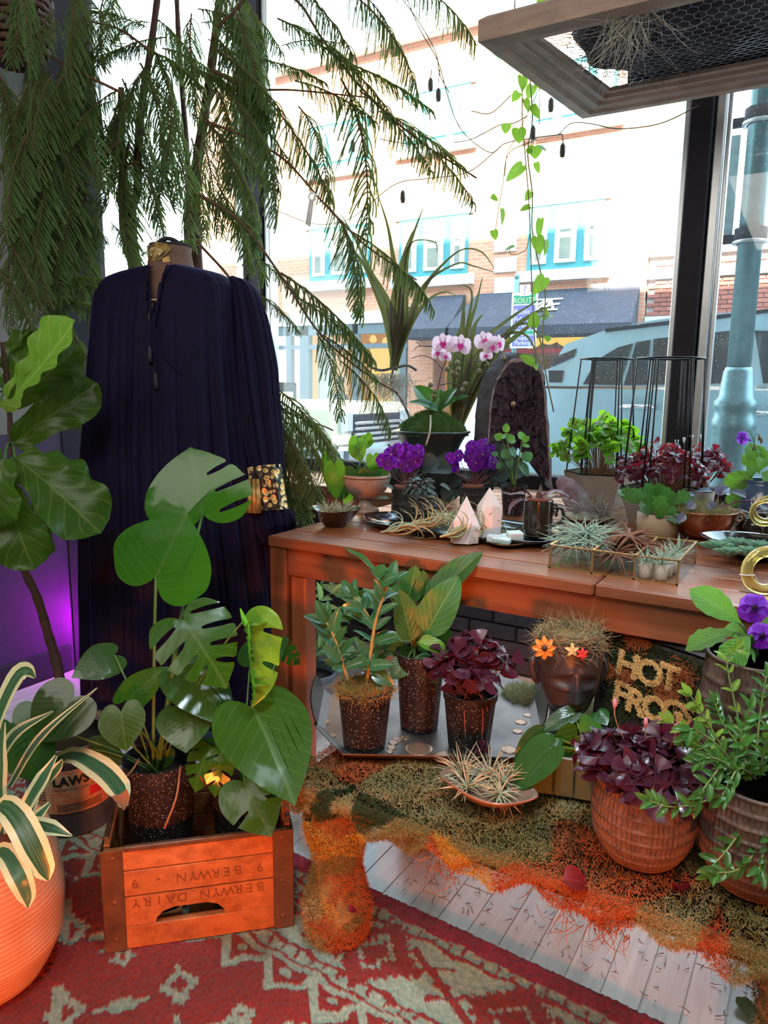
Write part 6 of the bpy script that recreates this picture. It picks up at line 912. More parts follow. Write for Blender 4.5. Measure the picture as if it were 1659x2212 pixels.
# christmas cactus
cq = tp_(1413, 1164); M_BGE = matte('beige_stoneware', (.48, .36, .24), (.42, .3, .2), rough=.55, bmp=.08); s_ = mpp(cq); r_ = 45 * s_; hC = 52 * s_; ck = thing('christmas_cactus', 'holiday cactus with toothed green pads in a round beige pot', 'potted plant', cq + [0, r_ * .7, 0]); cq = cq + [0, r_ * .7, 0]; MB().lathe([(r_ * .8, 0), (r_ * .95, .006), (r_, hC * .5), (r_, hC), (r_ * .92, hC + .002), (r_ * .88, hC - .015)], cq, 40).obj('pot', M_BGE, ck); MB().lathe([(r_ * .9, hC - .012), (0, hC - .008)], cq, 20).obj('soil', M_SOIL, ck)
M_CAC = leafm('cactus_pad_green', (.05, .15, .035), (.12, .26, .07), (.16, .42, .04), trans=.16, rough=.45, veins=0, vamt=.5, edge=(.17, .32, .1), edge_at=.8); po = [(0, 0), (.12, .05), (.22, .2), (.34, .3), (.27, .36), (.34, .52), (.42, .6), (.33, .66), (.33, .8), (.36, .95), (.22, .9), (.08, 1.0)]; po = po + [(-x, y) for x, y in po[:0:-1]]; c_pad = mk(outline(po, [], curve=lcurve(.05, .4, .01, -.25, 20), dens=.15), 'pad', M_CAC); dcx = dep(cq)
for b, t, w_, n_, dd in (((1408, 1110), (1402, 1072), 34, (0, .2, 1), 0), ((1402, 1078), (1370, 1066), 44, (-.2, .4, .9), 0), ((1380, 1086), (1350, 1058), 42, (.1, .3, 1), -.02), ((1356, 1068), (1340, 1060), 24, (0, .3, 1), -.02), ((1412, 1080), (1400, 1046), 36, (.2, .2, 1), .02), ((1420, 1080), (1422, 1046), 34, (0, .2, 1), .03), ((1424, 1112), (1426, 1074), 40, (0, .2, 1), -.03), ((1430, 1084), (1442, 1054), 34, (-.2, .2, 1), .02), ((1436, 1100), (1458, 1066), 40, (0, .4, .9), 0), ((1452, 1086), (1486, 1062), 46, (.2, .4, .9), -.01), ((1470, 1074), (1500, 1070), 34, (.2, .6, .7), .02), ((1432, 1114), (1458, 1098), 36, (0, .4, .9), -.03), ((1455, 1104), (1484, 1118), 40, (.2, .5, .9), -.04), ((1440, 1120), (1475, 1122), 30, (.1, .6, .8), -.05), ((1405, 1112), (1388, 1090), 34, (-.1, .4, .9), -.03), ((1418, 1118), (1440, 1096), 36, (0, .3, 1), -.05)): leafpx(ck, c_pad, b, t, w_, dcx + dd * 1.5, dcx + dd * 1.5 - .03, (n_[0] + random.uniform(-.5, .5), n_[1] + random.uniform(-.2, .4), n_[2]), name='pad')
# copper bowl with moss and a purple trailing plant
cu = tp_(1505, 1168) + [0, .06, 0]; cu[2] = TZ; M_COP = matte('polished_copper', (.62, .25, .15), (.5, .18, .1), rough=.2, scale=5, metal=.9, bmp=.03); Rb_ = .098; cw = thing('copper_bowl', 'round copper bowl with ring handles, full of moss and purple spiderwort', 'bowl', cu); MB().lathe([(.03, 0), (.055, .008), (.082, .03), (.096, .06), (.1, .085), (.103, .088), (.098, .088), (.09, .06), (.05, .02)], cu, 56).obj('bowl', M_COP, cw)
for sg in (1, -1): q = cu + lat2 * .099 * sg + tgt * .02 + [0, 0, .07]; MB().tube(spline([q + [0, 0, .012], q + lat2 * .018 * sg + [0, 0, .006], q + lat2 * .018 * sg - [0, 0, .014], q - [0, 0, .014]], 14), .004, 7).obj('handle', M_COP, cw)
g = np.random.default_rng(12); k = 1400; a, r = g.uniform(0, 2 * pi, k), np.sqrt(g.random(k)) * .092; M_STRAW = island('straw_moss', [(.3, .28, .12), (.4, .35, .18), (.2, .2, .08), (.48, .42, .25)], .8); MB().lathe([(.09, .07), (.06, .095), (0, .105)], cu, 24).obj('moss_mound', M_MC, cw); moss('moss_tangle', np.column_stack([cu[0] + r * np.cos(a), cu[1] + r * np.sin(a), cu[2] + .1 - r * .25]), np.column_stack([np.cos(a), np.sin(a), np.ones(k) * .8]), .03, M_STRAW, cw, .0009, 1.8, 5, .2, 5)
M_TRD = leafm('purple_silver_spiderwort', (.12, .17, .24), (.2, .1, .2), (.22, .12, .25), trans=.2, rough=.3, veins=0, stripes=(.3, .36, .42), under=(.18, .04, .14)); t_leaf = mk(blade(W_OVATE, 7, 10, .3, .5), 'leaf', M_TRD); dw = dep(cu); M_PST = matte('purple_stem', (.22, .05, .12), bmp=0)
for b, t, w_, n_, dd in (((1500, 1072), (1480, 1062), 18, (0, .8, .5), 0), ((1540, 1064), (1505, 1056), 24, (0, .9, .4), -.02), ((1545, 1068), (1578, 1048), 26, (-.2, .5, .8), -.02), ((1612, 1075), (1580, 1056), 24, (.3, .6, .7), -.04), ((1560, 1060), (1582, 1066), 20, (0, .6, .8), 0), ((1540, 1100), (1532, 1082), 26, (0, .3, 1), -.08), ((1560, 1135), (1592, 1120), 14, (0, .6, .7), -.06), ((1480, 1110), (1462, 1128), 20, (0, .3, 1), -.1), ((1640, 1085), (1664, 1098), 26, (0, .3, 1), -.05), ((1500, 1085), (1485, 1098), 22, (0, .3, 1), -.08)): leafpx(cw, t_leaf, b, t, w_, dw + dd, None, n_)
for pp in ([(1540, 1095), (1570, 1092), (1600, 1082), (1640, 1084), (1670, 1092)], [(1545, 1085), (1552, 1072), (1560, 1062)], [(1560, 1100), (1575, 1118), (1560, 1134), (1552, 1150)]): MB().tube(spline([P(x, y, d=dw - .05) for x, y in pp], 18), .0022, 6).obj('stem', M_PST, cw)
# glass box with brass edges
bx0, bx1, by0, by1, bh = -.578, -.273, 1.775, 2.03, .058; M_BRS = matte('brass_edge', (.6, .38, .16), rough=.3, metal=.9, bmp=0, var=.1); M_CG = glassm('clear_box_glass', (.95, .97, .96), .06); gb = thing('glass_box', 'clear glass box with brass edges and three compartments of air plants', 'box', ((bx0 + bx1) / 2, (by0 + by1) / 2, TZ)); d1x, d2x = P(1278, 1240, y=by0)[0], P(1369, 1250, y=by0)[0]
for x in (bx0, d1x, d2x, bx1): MB().box((x, (by0 + by1) / 2, TZ + bh / 2 + .001), (.0018, by1 - by0, bh)).obj('glass_pane', M_CG, gb, False); MB().box((x, (by0 + by1) / 2, TZ + bh), (.005, by1 - by0, .004)).obj('brass_strip', M_BRS, gb, False)
for y in (by0, by1):
    MB().box(((bx0 + bx1) / 2, y, TZ + bh / 2 + .001), (bx1 - bx0, .0018, bh)).obj('glass_pane', M_CG, gb, False)
    for z in (.002, bh): MB().box(((bx0 + bx1) / 2, y, TZ + z), (bx1 - bx0 + .004, .0045, .004)).obj('brass_strip', M_BRS, gb, False)
    for x in (bx0, d1x, d2x, bx1): MB().box((x, y, TZ + bh / 2), (.0045, .0045, bh)).obj('brass_strip', M_BRS, gb, False)
MB().box(((bx0 + bx1) / 2, (by0 + by1) / 2, TZ + .002), (bx1 - bx0, by1 - by0, .002)).obj('glass_pane', M_CG, gb, False)
for k, (u, v, z, R) in enumerate(((.25, .3, .045, .07), (.7, .35, .05, .07), (.4, .75, .05, .08), (.8, .75, .045, .07), (.2, .6, .06, .07), (.55, .5, .065, .07))): air((bx0 + .012 + u * (d1x - bx0 - .02), by0 + .03 + v * (by1 - by0 - .05), TZ + z), R * 1.3, 64, ('front left', 'front right', 'back middle', 'back right', 'middle left', 'topmost')[k] + ' silver air plant in the left glass compartment', M_AIR, 'silver air plants in the glass box', .5, 1.5, .0018, 50 + k, (.3 * (u - .5), .3 * (v - .6), 1))
for k, (u, v, z, R) in enumerate(((.3, .25, .035, .06), (.7, .5, .05, .065), (.4, .75, .055, .07), (.55, .4, .075, .06))): air((d1x + .01 + u * (d2x - d1x - .02), by0 + .03 + v * (by1 - by0 - .05), TZ + z), R * 1.15, 44, ('lowest front', 'right-hand', 'back', 'topmost')[k] + ' brown curled air plant in the middle glass compartment', M_AIRB, 'brown air plants in the glass box', .6, 3.0, .0034, 70 + k)
M_WP = matte('white_mini_pot', (.8, .66, .58), rough=.6, var=.05, bmp=0); wc = (bx1 - d2x)
pw_ = None
for k, (px, py) in enumerate(((1396, 1240), (1427, 1245), (1444, 1232), (1450, 1222), (1466, 1205))):
    q = P(px, py, z=TZ + .004); q[0] = min(max(q[0], d2x + .017), bx1 - .019); q[1] = (by0 + .02, by0 + .02, by0 + .066, by0 + .112, by0 + .175)[k]; q[0] = (d2x + .021, d2x + .057, d2x + .06, d2x + .066, d2x + .068)[k]
    lab = ('front left', 'front right', 'second-row', 'third-row', 'rearmost')[k] + ' little white cylinder pot in the right glass compartment'
    if pw_ is None: pw_ = thing('mini_pot', lab, 'plant pot', q, 'white mini pots in the glass box'); MB().lathe([(.0135, 0), (.0145, .001), (.0145, .037), (.0135, .038), (.0125, .036), (.012, .03), (0, .03)], q, 24).obj('pot', M_WP, pw_)
    else:
        e = pw_.copy(); COL.objects.link(e); e.location = q; e['label'] = lab
        for ch in pw_.children: c_ = ch.copy(); COL.objects.link(c_); c_.parent = e
    air(q + [0, 0, .036], .05, 22, 'small green air plant in the ' + ('front left', 'front right', 'second-row', 'third-row', 'rearmost')[k] + ' white mini pot', M_AIR, 'air plants in the white mini pots', .8, .7, .0013, 90 + k)
# pale dish of air plants behind the glass box
cd_ = tp_(1270, 1126); bowl('pale_dish', 'shallow pale wooden dish of wispy air plants behind the glass box', 'dish', cd_, [(0, .002), (.05, 0), (.08, .014), (.09, .022), (.086, .022), (.06, .01), (0, .008)], matte('pale_wood_dish', (.45, .36, .22), rough=.6), wave=.04)
for k, (dx, dy) in enumerate(((-.04, 0), (.03, .01), (0, .04), (.055, -.02))): air(cd_ + [dx, dy, .024], .1, 26, ('leftmost', 'middle', 'rear', 'rightmost')[k] + ' wispy grey air plant in the pale dish', M_AIRP, 'wispy air plants in the pale dish', .9, 1.0, .0015, 110 + k)
# long black oval bowl of succulents
cv = tp_(1610, 1222) + [0.02, .1, 0]; cv[2] = TZ; bowl('oval_bowl', 'boat-shaped black glazed bowl of blue-green succulents at the table corner', 'bowl', cv, [(0, .002), (.05, 0), (.07, .006), (.12, .035), (.15, .052), (.152, .055), (.146, .053), (.11, .036), (.06, .014), (0, .012)], M_BLK, sx=1, sy=.62, rot=-.05, n=64)
M_SUC = leafm('blue_green_succulent', (.17, .34, .26), (.3, .42, .3), (.2, .45, .25), trans=.12, rough=.4, veins=0, vamt=.2, edge=(.32, .44, .3), edge_at=.85, coat=.15); su = mk(blade(W_OVATE, 7, 9, .35, -.35, cup=.25), 'leaf', M_SUC); g = np.random.default_rng(6)
for k, (px, py, R) in enumerate(((1550, 1192, .058), (1592, 1188, .062), (1638, 1194, .062), (1612, 1202, .05), (1575, 1203, .048))):
    q = P(px, py, z=TZ + .045); e = thing('succulent', ('leftmost pale green', 'pointed upright', 'rightmost blue-green', 'front right-hand', 'front left-hand')[k] + ' succulent rosette in the black oval bowl', 'succulent', q, 'succulents in the oval bowl')
    for i in range(18): a = i * 2.4; e_ = i / 18; dr_ = V3((cos(a), sin(a), 1.3 - 1.25 * e_)); L = R * (.45 + .5 * e_); inst('leaf', su, leafM(q, q + nrm(dr_) * L, L * .42, (-cos(a) * .6, -sin(a) * .6, 1)), e)
# black pot with curled air plants, blue vase with streptocarpus, gold glass rings
cx_ = tp_(1632, 1168) + [0, .04, 0]; cx_[2] = TZ; bowl('round_black_pot', 'round black glazed pot holding curled air plants, in front of the blue vase', 'pot', cx_, [(.0, 0), (.04, 0), (.062, .02), (.068, .04), (.058, .064), (.05, .072), (.047, .07), (.05, .06), (0, .05)], M_BLK)
for k, (dx, dz) in enumerate(((-.02, .07), (.03, .075))): air(cx_ + [dx, 0, dz], .1, 14, ('left-hand', 'right-hand')[k] + ' big curled air plant in the round black pot', M_AIRP, 'curled air plants in the black pot', .7, 2.6, .003, 130 + k)
M_BLU = matte('dusty_blue_glaze', (.07, .11, .2), (.05, .08, .15), rough=.2, scale=5, bmp=.02, coat=.4); cv2 = P(1642, 1085, y=2.72); cv2[2] = TZ; bv = thing('streptocarpus', 'purple-flowered plant with puckered leaves in a dusty blue vase by the lamp post', 'potted plant', cv2); MB().lathe([(.05, 0), (.075, .03), (.088, .07), (.08, .115), (.06, .14), (.055, .15), (.06, .158), (.052, .156), (.05, .14)], cv2, 44).obj('vase', M_BLU, bv); MB().lathe([(.052, .14), (0, .142)], cv2, 16).obj('soil', M_SOIL, bv)
M_STP = leafm('puckered_streptocarpus_leaf', (.1, .25, .05), (.25, .4, .12), (.3, .6, .04), trans=.38, rough=.6, veins=9, vamt=.6, slope=.3, puck=.9); st_l = mk(blade(W_OBOV, 7, 16, .15, .7, .03, 5), 'leaf', M_STP); dv = dep(cv2)
for b, t, w_, n_, dd in (((1640, 1025), (1630, 950), 44, (-.1, .2, 1), 0), ((1640, 1010), (1608, 980), 36, (-.3, .2, 1), .02), ((1640, 1012), (1614, 1008), 40, (0, .4, .9), -.04), ((1630, 1020), (1566, 1052), 48, (-.2, .4, .9), -.03), ((1606, 1050), (1574, 1092), 36, (-.3, .3, .9), -.04), ((1645, 1015), (1660, 960), 40, (.2, .2, 1), 0), ((1645, 1020), (1668, 1040), 44, (.1, .4, .9), -.06), ((1640, 1015), (1652, 985), 30, (.1, .4, .9), -.06)): leafpx(bv, st_l, b, t, w_, dv + dd, None, n_)
M_STF = leafm('violet_trumpet_petal', (.25, .06, .6), (.4, .1, .7), (.5, .15, .8), trans=.45, rough=.5, veins=4, vamt=.3); spt = blade(W_ROUND, 5, 7, .05, .4, .05, 2)
def strep(par, q, s_, up, nn, dark=None):
    x, y, z = basis(up, nn); m = MB()
    for i, (a, L) in enumerate(((0, .8), (1.15, .9), (-1.15, .9), (2.5, 1.05), (-2.5, 1.05))): v = np.vstack(spt.v) * [.8, .62 * L, .6]; R_ = np.array(Matrix.Rotation(a, 3, 'Z')); m.add(v @ R_.T, spt.f, np.vstack(spt.uv), 1 if dark and i > 2 else 0)
    me = mk(m, 'flower', [M_STF] + ([dark] if dark else [])); inst('flower', me, mat4(q, x * s_, y * s_, z * s_), par); MB().tube(bez(q - z * s_ * 1.1 - y * s_ * .3, q - z * s_ * .6 - y * .1 * s_, q, 8), np.linspace(s_ * .08, s_ * .2, 8), 8).obj('flower_tube', M_STF, par)
q = P(1602, 945, d=dv - .03); strep(bv, q, .04, cdir(0, 1, .2), cdir(-.9, -.2, .4)); MB().tube(spline([P(x, y, d=dv - .01) for x, y in ((1640, 1010), (1634, 975), (1622, 935), (1612, 930))], 14), .0015, 5).obj('flower_stalk', M_STK, bv); MB().tube(spline([P(x, y, d=dv) for x, y in ((1640, 1000), (1630, 960), (1632, 938), (1640, 940))], 12), .0012, 5).obj('flower_stalk', M_STK, bv)
for px, py in ((1640, 944), (1645, 950), (1628, 966)): MB().lathe([(.001, .008), (.005, 0), (.003, -.012)], P(px, py, d=dv), 7).obj('bud', M_BUD, bv)
M_YG = newmat('gold_glass'); _m, _nt, _o = M_YG; _nt.links.new(nd(_nt, 'BsdfPrincipled', {'Base Color': (.95, .78, .25), 'Roughness': .06, 'Transmission Weight': .75, 'IOR': 1.45, 'Metallic': .1}).outputs[0], _o.inputs[0]); M_YG = _m
cr2 = P(1655, 1232, y=1.8); s_ = mpp(cr2); th = np.linspace(0, 2 * pi, 41)[:-1]; rr_ = nrm(RT * [1, 1, 0]); R0 = 42 * s_; ctr = cr2.copy(); ctr[2] = TZ + R0 + 12 * s_; o_ = MB().tube([ctr + rr_ * R0 * cos(t) + np.array([0, 0, 1]) * R0 * sin(t) for t in np.linspace(0, 2 * pi, 48)], 12.5 * s_, 14, False).obj('glass_ring', M_YG); tag(o_, 'thick gold glass ring standing at the table corner with a white string', 'ornament'); q = ctr + rr_ * -R0 * .95 - [0, 0, R0 * .25]; MB().tube([q + rr_ * 15 * s_ * cos(t) + tgt * 15 * s_ * sin(t) + np.array([0, 0, 3 * s_ * sin(t)]) for t in np.linspace(0, 2 * pi, 20)], .0016, 5).tube(spline([q + rr_ * 14 * s_, q + rr_ * 24 * s_ - [0, 0, 14 * s_], q + rr_ * 22 * s_ - [0, 0, 22 * s_]], 8), .0016, 5).obj('string', matte('white_string', (.7, .66, .6)), o_)
cr3 = P(1652, 1112, y=2.2); o_ = MB().tube([cr3 + rr_ * (.04 + .0 * t) * cos(t) + np.array([0, .012 * t, .035 * sin(t)]) for t in np.linspace(0, 4 * pi, 60)], .006, 10).obj('glass_coil', M_YG); tag(o_, 'gold glass coil hanging beside the round black pot', 'ornament')
# ================================================================ on and under the bench
bz = BZ + .014
M_TIN = matte('worn_pewter_tray', (.2, .185, .17), (.12, .105, .1), rough=.42, scale=8, metal=.75, bmp=.08); M_LILY = matte('copper_lily_relief', (.4, .26, .18), rough=.35, metal=.7)
TC = [P(x, y, z=bz) for x, y in ((745, 1642), (1120, 1650), (1168, 1588), (1150, 1500), (1080, 1465), (800, 1462), (700, 1500), (686, 1580))]; ctr = np.mean(TC, 0); tr = thing('pewter_tray', 'eight-sided pewter tray with cut-out handles and lily pad relief, on the moss bench', 'tray', ctr)
def off(s_, z): return [ctr + (p - ctr) * s_ + [0, 0, z] for p in TC]
MB().grid(np.array([off(.0, .002), off(.93, .002), off(1.0, .016), off(1.03, .02), off(1.03, .017), off(1.0, .011), off(.93, -.002), off(0, -.002)]), wrap=True).obj('tray_body', M_TIN, tr, False)
for a, b in ((6, 7), (2, 3)):
    p, q = ctr + (TC[a] - ctr) * 1.0 + [0, 0, .016], ctr + (TC[b] - ctr) * 1.0 + [0, 0, .016]; ex2 = (q - p); out_ = nrm((p + q) / 2 - ctr) * .02; me = outline([(0, 0), (1, 0), (1, .5), (.85, .95), (.6, 1.05), (.4, 1.05), (.15, .95), (0, .5)], [oval(.5, .55, .26, .24, 0, 12)], dens=.3, sm=False); v = np.vstack(me.v); w3 = p + np.outer(v[:, 0], ex2) + np.outer(v[:, 1] * .055, [0, 0, 1]) + np.outer(v[:, 1], out_)
    n = len(w3); MB().add(np.vstack([w3, w3 + nrm(out_) * .003]), me.f + [tuple(i + n for i in f_[::-1]) for f_ in me.f]).obj('handle', M_TIN, tr, False)
for px, py, r in ((876, 1594, .011), (860, 1598, .012), (850, 1604, .013), (846, 1615, .012), (842, 1624, .009), (905, 1618, .034), (960, 1635, .03), (1125, 1560, .016), (1118, 1580, .014), (1140, 1545, .013), (1100, 1620, .02), (700, 1560, .014), (715, 1590, .012)): MB().lathe([(r, .0), (r * .95, .0016), (r * .7, .0012), (0, .0018)], P(px, py, z=bz + .002), 16).obj('lily_pad', M_LILY, tr)
def bpot(px, py, r, z=bz + .003): q = P(px, py, z=z); f_ = nrm((q - CAM) * [1, 1, 0]); return q + f_ * r * .78
def rim_h(c, px, py): return P(px, py, d=dep(c))[2] - c[2]
# zz plant
cz = bpot(787, 1632, .062); hz = .15; M_ZZ = leafm('zz_plant_green', (.035, .12, .05), (.1, .22, .1), (.12, .35, .06), trans=.22, rough=.28, veins=0, vamt=.6, coat=.3); zz = thing('zz_plant', 'zz plant with glossy leaflets and a mossy top in the front left speckled pot', 'potted plant', cz); s0 = npot(zz, cz, .063, hz); z_l = mk(blade(W_OVATE, 7, 10, .18, .35), 'leaf', M_ZZ); z_l2 = mk(blade(W_OVATE, 7, 10, .3, .8), 'leaf', M_ZZ)
g = np.random.default_rng(31); k = 2600; a, r = g.uniform(0, 2 * pi, k), np.sqrt(g.random(k)) * .064; moss('moss_top', np.column_stack([cz[0] + r * np.cos(a), cz[1] + r * np.sin(a), np.full(k, cz[2] + hz * .95)]), np.column_stack([np.cos(a) * r * 14, np.sin(a) * r * 14, np.ones(k)]), .022, island('rust_green_moss', [(.1, .16, .03), (.25, .17, .05), (.4, .16, .05), (.16, .2, .05)]), zz, .0009, 1.1, 6, .3, 3); dz_ = dep(cz); M_ZST = matte('tan_green_stem', (.3, .22, .07), (.2, .2, .06), rough=.5, bmp=0)
def stemleaves(par, pts, d, r, me, n, L, w_, m, spread=1.05, flat=.35, t0=.15, dd=0, both=True, tipup=.5):
    p = spline([P(x, y, d=d + dd * min(1, 1.2 * i / (len(pts) - 1) + (.35 if dd > -.09 else 0))) for i, (x, y) in enumerate(pts)], 40); MB().tube(p, np.linspace(r, r * .5, 40), 7).obj('stem', m, par)
    for i in range(n):
        k = int((t0 + (1 - t0) * i / max(n - 1, 1)) * 38); t = nrm(p[k + 1] - p[k]); side = nrm(np.cross(t, TOCAM))
        for sg in ((-1, 1) if both else ((-1) ** i,)):
            ang = spread * g.uniform(.6, 1.15) * (1 - .5 * i / n); dr_ = nrm(t * cos(ang) + side * sg * sin(ang) + TOCAM * g.normal(0, flat)); l_ = L * g.uniform(.75, 1.15) * (1 - .25 * abs(i / n - .6)); inst('leaf', me, leafM(p[k], p[k] + dr_ * l_, l_ * w_, nrm(TOCAM * .7 + UP * .6 + side * sg * -.2 + g.normal(0, .25, 3))), par)
    d_ = nrm(p[-1] - p[-3]); inst('leaf', me, leafM(p[-1], p[-1] + d_ * L * .9, L * w_, TOCAM), par)
stemleaves(zz, [(762, 1500), (742, 1440), (726, 1386), (706, 1345)], dz_, .0055, z_l, 5, .068, .42, M_ZST, t0=.35); stemleaves(zz, [(790, 1500), (798, 1430), (812, 1340), (838, 1262)], dz_, .006, z_l, 7, .068, .42, M_ZST, t0=.25, dd=-.02); stemleaves(zz, [(800, 1500), (815, 1420), (800, 1340), (765, 1290)], dz_, .005, z_l2, 5, .062, .42, M_ZST, t0=.3, dd=.05)
for b, t, w_ in (((812, 1246), (828, 1220), 26), ((820, 1262), (858, 1240), 30), ((800, 1425), (745, 1440), 26), ((812, 1390), (858, 1372), 24), ((795, 1440), (848, 1432), 28), ((805, 1450), (850, 1480), 34), ((735, 1430), (700, 1395), 24), ((740, 1445), (718, 1442), 20), ((815, 1470), (830, 1486), 32), ((776, 1420), (790, 1448), 26)): leafpx(zz, z_l, b, t, w_, dz_ - .03, dz_ - .05, (random.uniform(-.3, .3), .5, .8))
# ficus audrey behind
cf = bpot(905, 1588, .06); M_FA = leafm('ficus_velvet_green', (.04, .12, .03), (.3, .4, .1), (.15, .4, .04), trans=.25, rough=.4, veins=7, vamt=.4, slope=.4, under=(.08, .13, .05)); M_FAY = leafm('ficus_young_green', (.14, .36, .04), (.35, .5, .1), (.3, .7, .04), trans=.4, rough=.35, veins=7, vamt=.5); fa = thing('ficus_plant', 'broad-leaved ficus in a speckled pot standing behind the zz plant', 'potted plant', cf); s0 = npot(fa, cf, .06, .2); fl_ = mk(blade(W_OVATE, 9, 16, .15, .4, .015, 2), 'leaf', M_FA); fl_y = mk(blade(W_OVATE, 9, 14, .3, .9, .03, 2), 'leaf', M_FAY); dfa = dep(cf)
MB().tube(spline([s0, P(900, 1425, d=dfa), P(892, 1390, d=dfa), P(900, 1330, d=dfa)], 16), .006, 8).obj('trunk', M_ZST, fa); st0 = P(895, 1400, d=dfa)
for me, b, t, w_, n_, dd in ((fl_, (920, 1370), (985, 1244), 84, (-.25, .3, 1), -.05), (fl_, (888, 1384), (868, 1276), 64, (.25, .2, 1), -.04), (fl_, (925, 1308), (1032, 1180), 66, (-.5, .35, .8), .02), (fl_, (870, 1310), (812, 1218), 44, (.6, .5, .6), 0), (fl_, (812, 1240), (756, 1174), 22, (.7, .5, .4), -.02), (fl_, (880, 1300), (900, 1226), 56, (.1, -.3, 1), .05), (fl_, (905, 1300), (918, 1236), 44, (.2, -.3, 1), .06), (fl_y, (903, 1388), (975, 1402), 42, (0, .8, .6), -.08), (fl_, (900, 1400), (972, 1386), 30, (0, .5, .8), 0), (fl_, (895, 1420), (950, 1470), 60, (.1, .6, .8), -.05), (fl_, (890, 1415), (830, 1395), 40, (0, .6, .8), 0), (fl_, (940, 1330), (985, 1312), 36, (.1, .4, .9), .04), (fl_, (960, 1385), (966, 1360), 30, (.1, .2, 1), .04), (fl_, (880, 1425), (846, 1462), 50, (0, .6, .8), -.05)): leafpx(fa, me, b, t, w_, dfa + dd, dfa + dd - .03, n_, stem=st0, sr=.002, smat=M_STK)
# purple oxalis in the front right speckled pot
cp_ = bpot(1012, 1630, .062); po_ = thing('oxalis', 'dark purple oxalis in the speckled pot at the right of the pewter tray', 'potted plant', cp_); s0 = npot(po_, cp_, .063, .14); oxalis(po_, s0, .1, .145, 62, ox_d, .07, 14, M_ST3, .2, .8)
for pp in ([(1005, 1500), (1003, 1540), (1006, 1600)], [(1040, 1500), (1043, 1550), (1040, 1612)], [(1035, 1500), (1050, 1520), (1052, 1535)]): q = spline([P(x, y, d=dep(cp_) - .075) for x, y in pp], 12); MB().tube(q, .0011, 5).obj('stalk', M_ST3, po_)
inst('leaf', ox_p, mat4(P(1042, 1616, d=dep(cp_) - .08), RT * .035, UP * .035, TOCAM * .035), po_)
# black head planter
hc = P(1226, 1470, y=1.60); s_ = mpp(hc); hcz = hc[2]; M_HEAD = matte('matte_black_resin', (.045, .036, .038), rough=.38, var=.15, bmp=.02); hd = thing('head_planter', 'black planter shaped as a serene face with closed eyes and a straw flower crown', 'planter', (hc[0], hc[1], BZ + .01)); fx_ = nrm(TOCAM * [1, 1, 0]); fy_ = nrm(np.cross([0, 0, 1], fx_)); nT, nZ = 96, 110; Wh = 70 * s_; top, chin = P(1226, 1392, y=1.54)[2], P(1226, 1556, y=1.53)[2]; HH = top - chin; A = []; G = lambda a, c, w_: np.exp(-((a - c) / w_) ** 2)
for i in range(nZ):
    z = BZ + .012 + (top - BZ - .012) * i / (nZ - 1); v = (z - chin) / HH; th = np.linspace(0, 2 * pi, nT, endpoint=False); ph_ = np.where(th > pi, th - 2 * pi, th)
    if v > 0: w_ = np.interp(v, [0, .06, .15, .3, .45, .62, .8, 1], [.42, .58, .72, .86, .95, 1, 1, .9]); dp = np.interp(v, [0, .1, .3, .6, .8, 1], [.92, 1.0, 1.03, 1.08, 1.05, .95])
    else: w_ = np.interp(v, [-.8, -.35, -.12, 0], [.8, .55, .5, .52]); dp = np.interp(v, [-.8, -.3, -.1, 0], [.8, .55, .5, .8])
    rx = Wh * w_; ry = Wh * dp; x = ry * np.cos(ph_); y = rx * np.sin(ph_); yn = y / Wh; fr = np.cos(ph_) > 0; f_ = np.zeros(nT)
    if v > -.05:
        brow = .62 + .06 * np.cos(yn * 4.2); f_ += .05 * G(v, brow, .05) * (np.abs(yn) > .08) * np.exp(-(yn / .75) ** 4); f_ -= .12 * G(v, .53, .085) * (G(yn, .42, .25) + G(yn, -.42, .25)); f_ += .075 * G(v, .44, .075) * (G(yn, .42, .24) + G(yn, -.42, .24)); f_ -= .03 * G(v, .375 + .12 * (np.abs(yn) - .42) ** 2, .016) * (G(yn, .42, .24) + G(yn, -.42, .24))
        nw = .075 + .06 * np.clip((.58 - v) / .3, 0, 1); nh_ = np.interp(v, [.2, .235, .28, .45, .62, .7], [0, .2, .26, .16, .07, 0]); f_ += nh_ * np.exp(-(yn / nw) ** 2 * .9) + .05 * G(v, .265, .03) * (G(yn, .13, .05) + G(yn, -.13, .05)); f_ += .06 * G(v, .165, .02) * np.exp(-(yn / .24) ** 2) + .075 * G(v, .108, .024) * np.exp(-(yn / .19) ** 2) - .06 * G(v, .138, .011) * np.exp(-(yn / .25) ** 4) + .06 * G(v, .02, .05) * np.exp(-(yn / .25) ** 2) - .03 * G(v, .2, .02) * G(yn, 0, .05)
    x = x + f_ * Wh * fr * 1.15; A.append(V3((hc[0], hc[1], z)) + np.outer(x, fx_) + np.outer(y, fy_))
MB().grid(A, wrap=True).obj('face', M_HEAD, hd)
for sg in (-1, 1):
    e_ = [V3((hc[0], hc[1], chin + HH * v)) + fy_ * sg * Wh * q + fx_ * Wh * .0 for v, q in ((.62, .98), (.66, 1.09), (.55, 1.12), (.4, 1.02), (.33, .93))]; MB().tube(spline(e_, 14), np.interp(np.arange(14), [0, 3, 9, 13], [.004, .009, .008, .004]), 8).obj('ear', M_HEAD, hd)
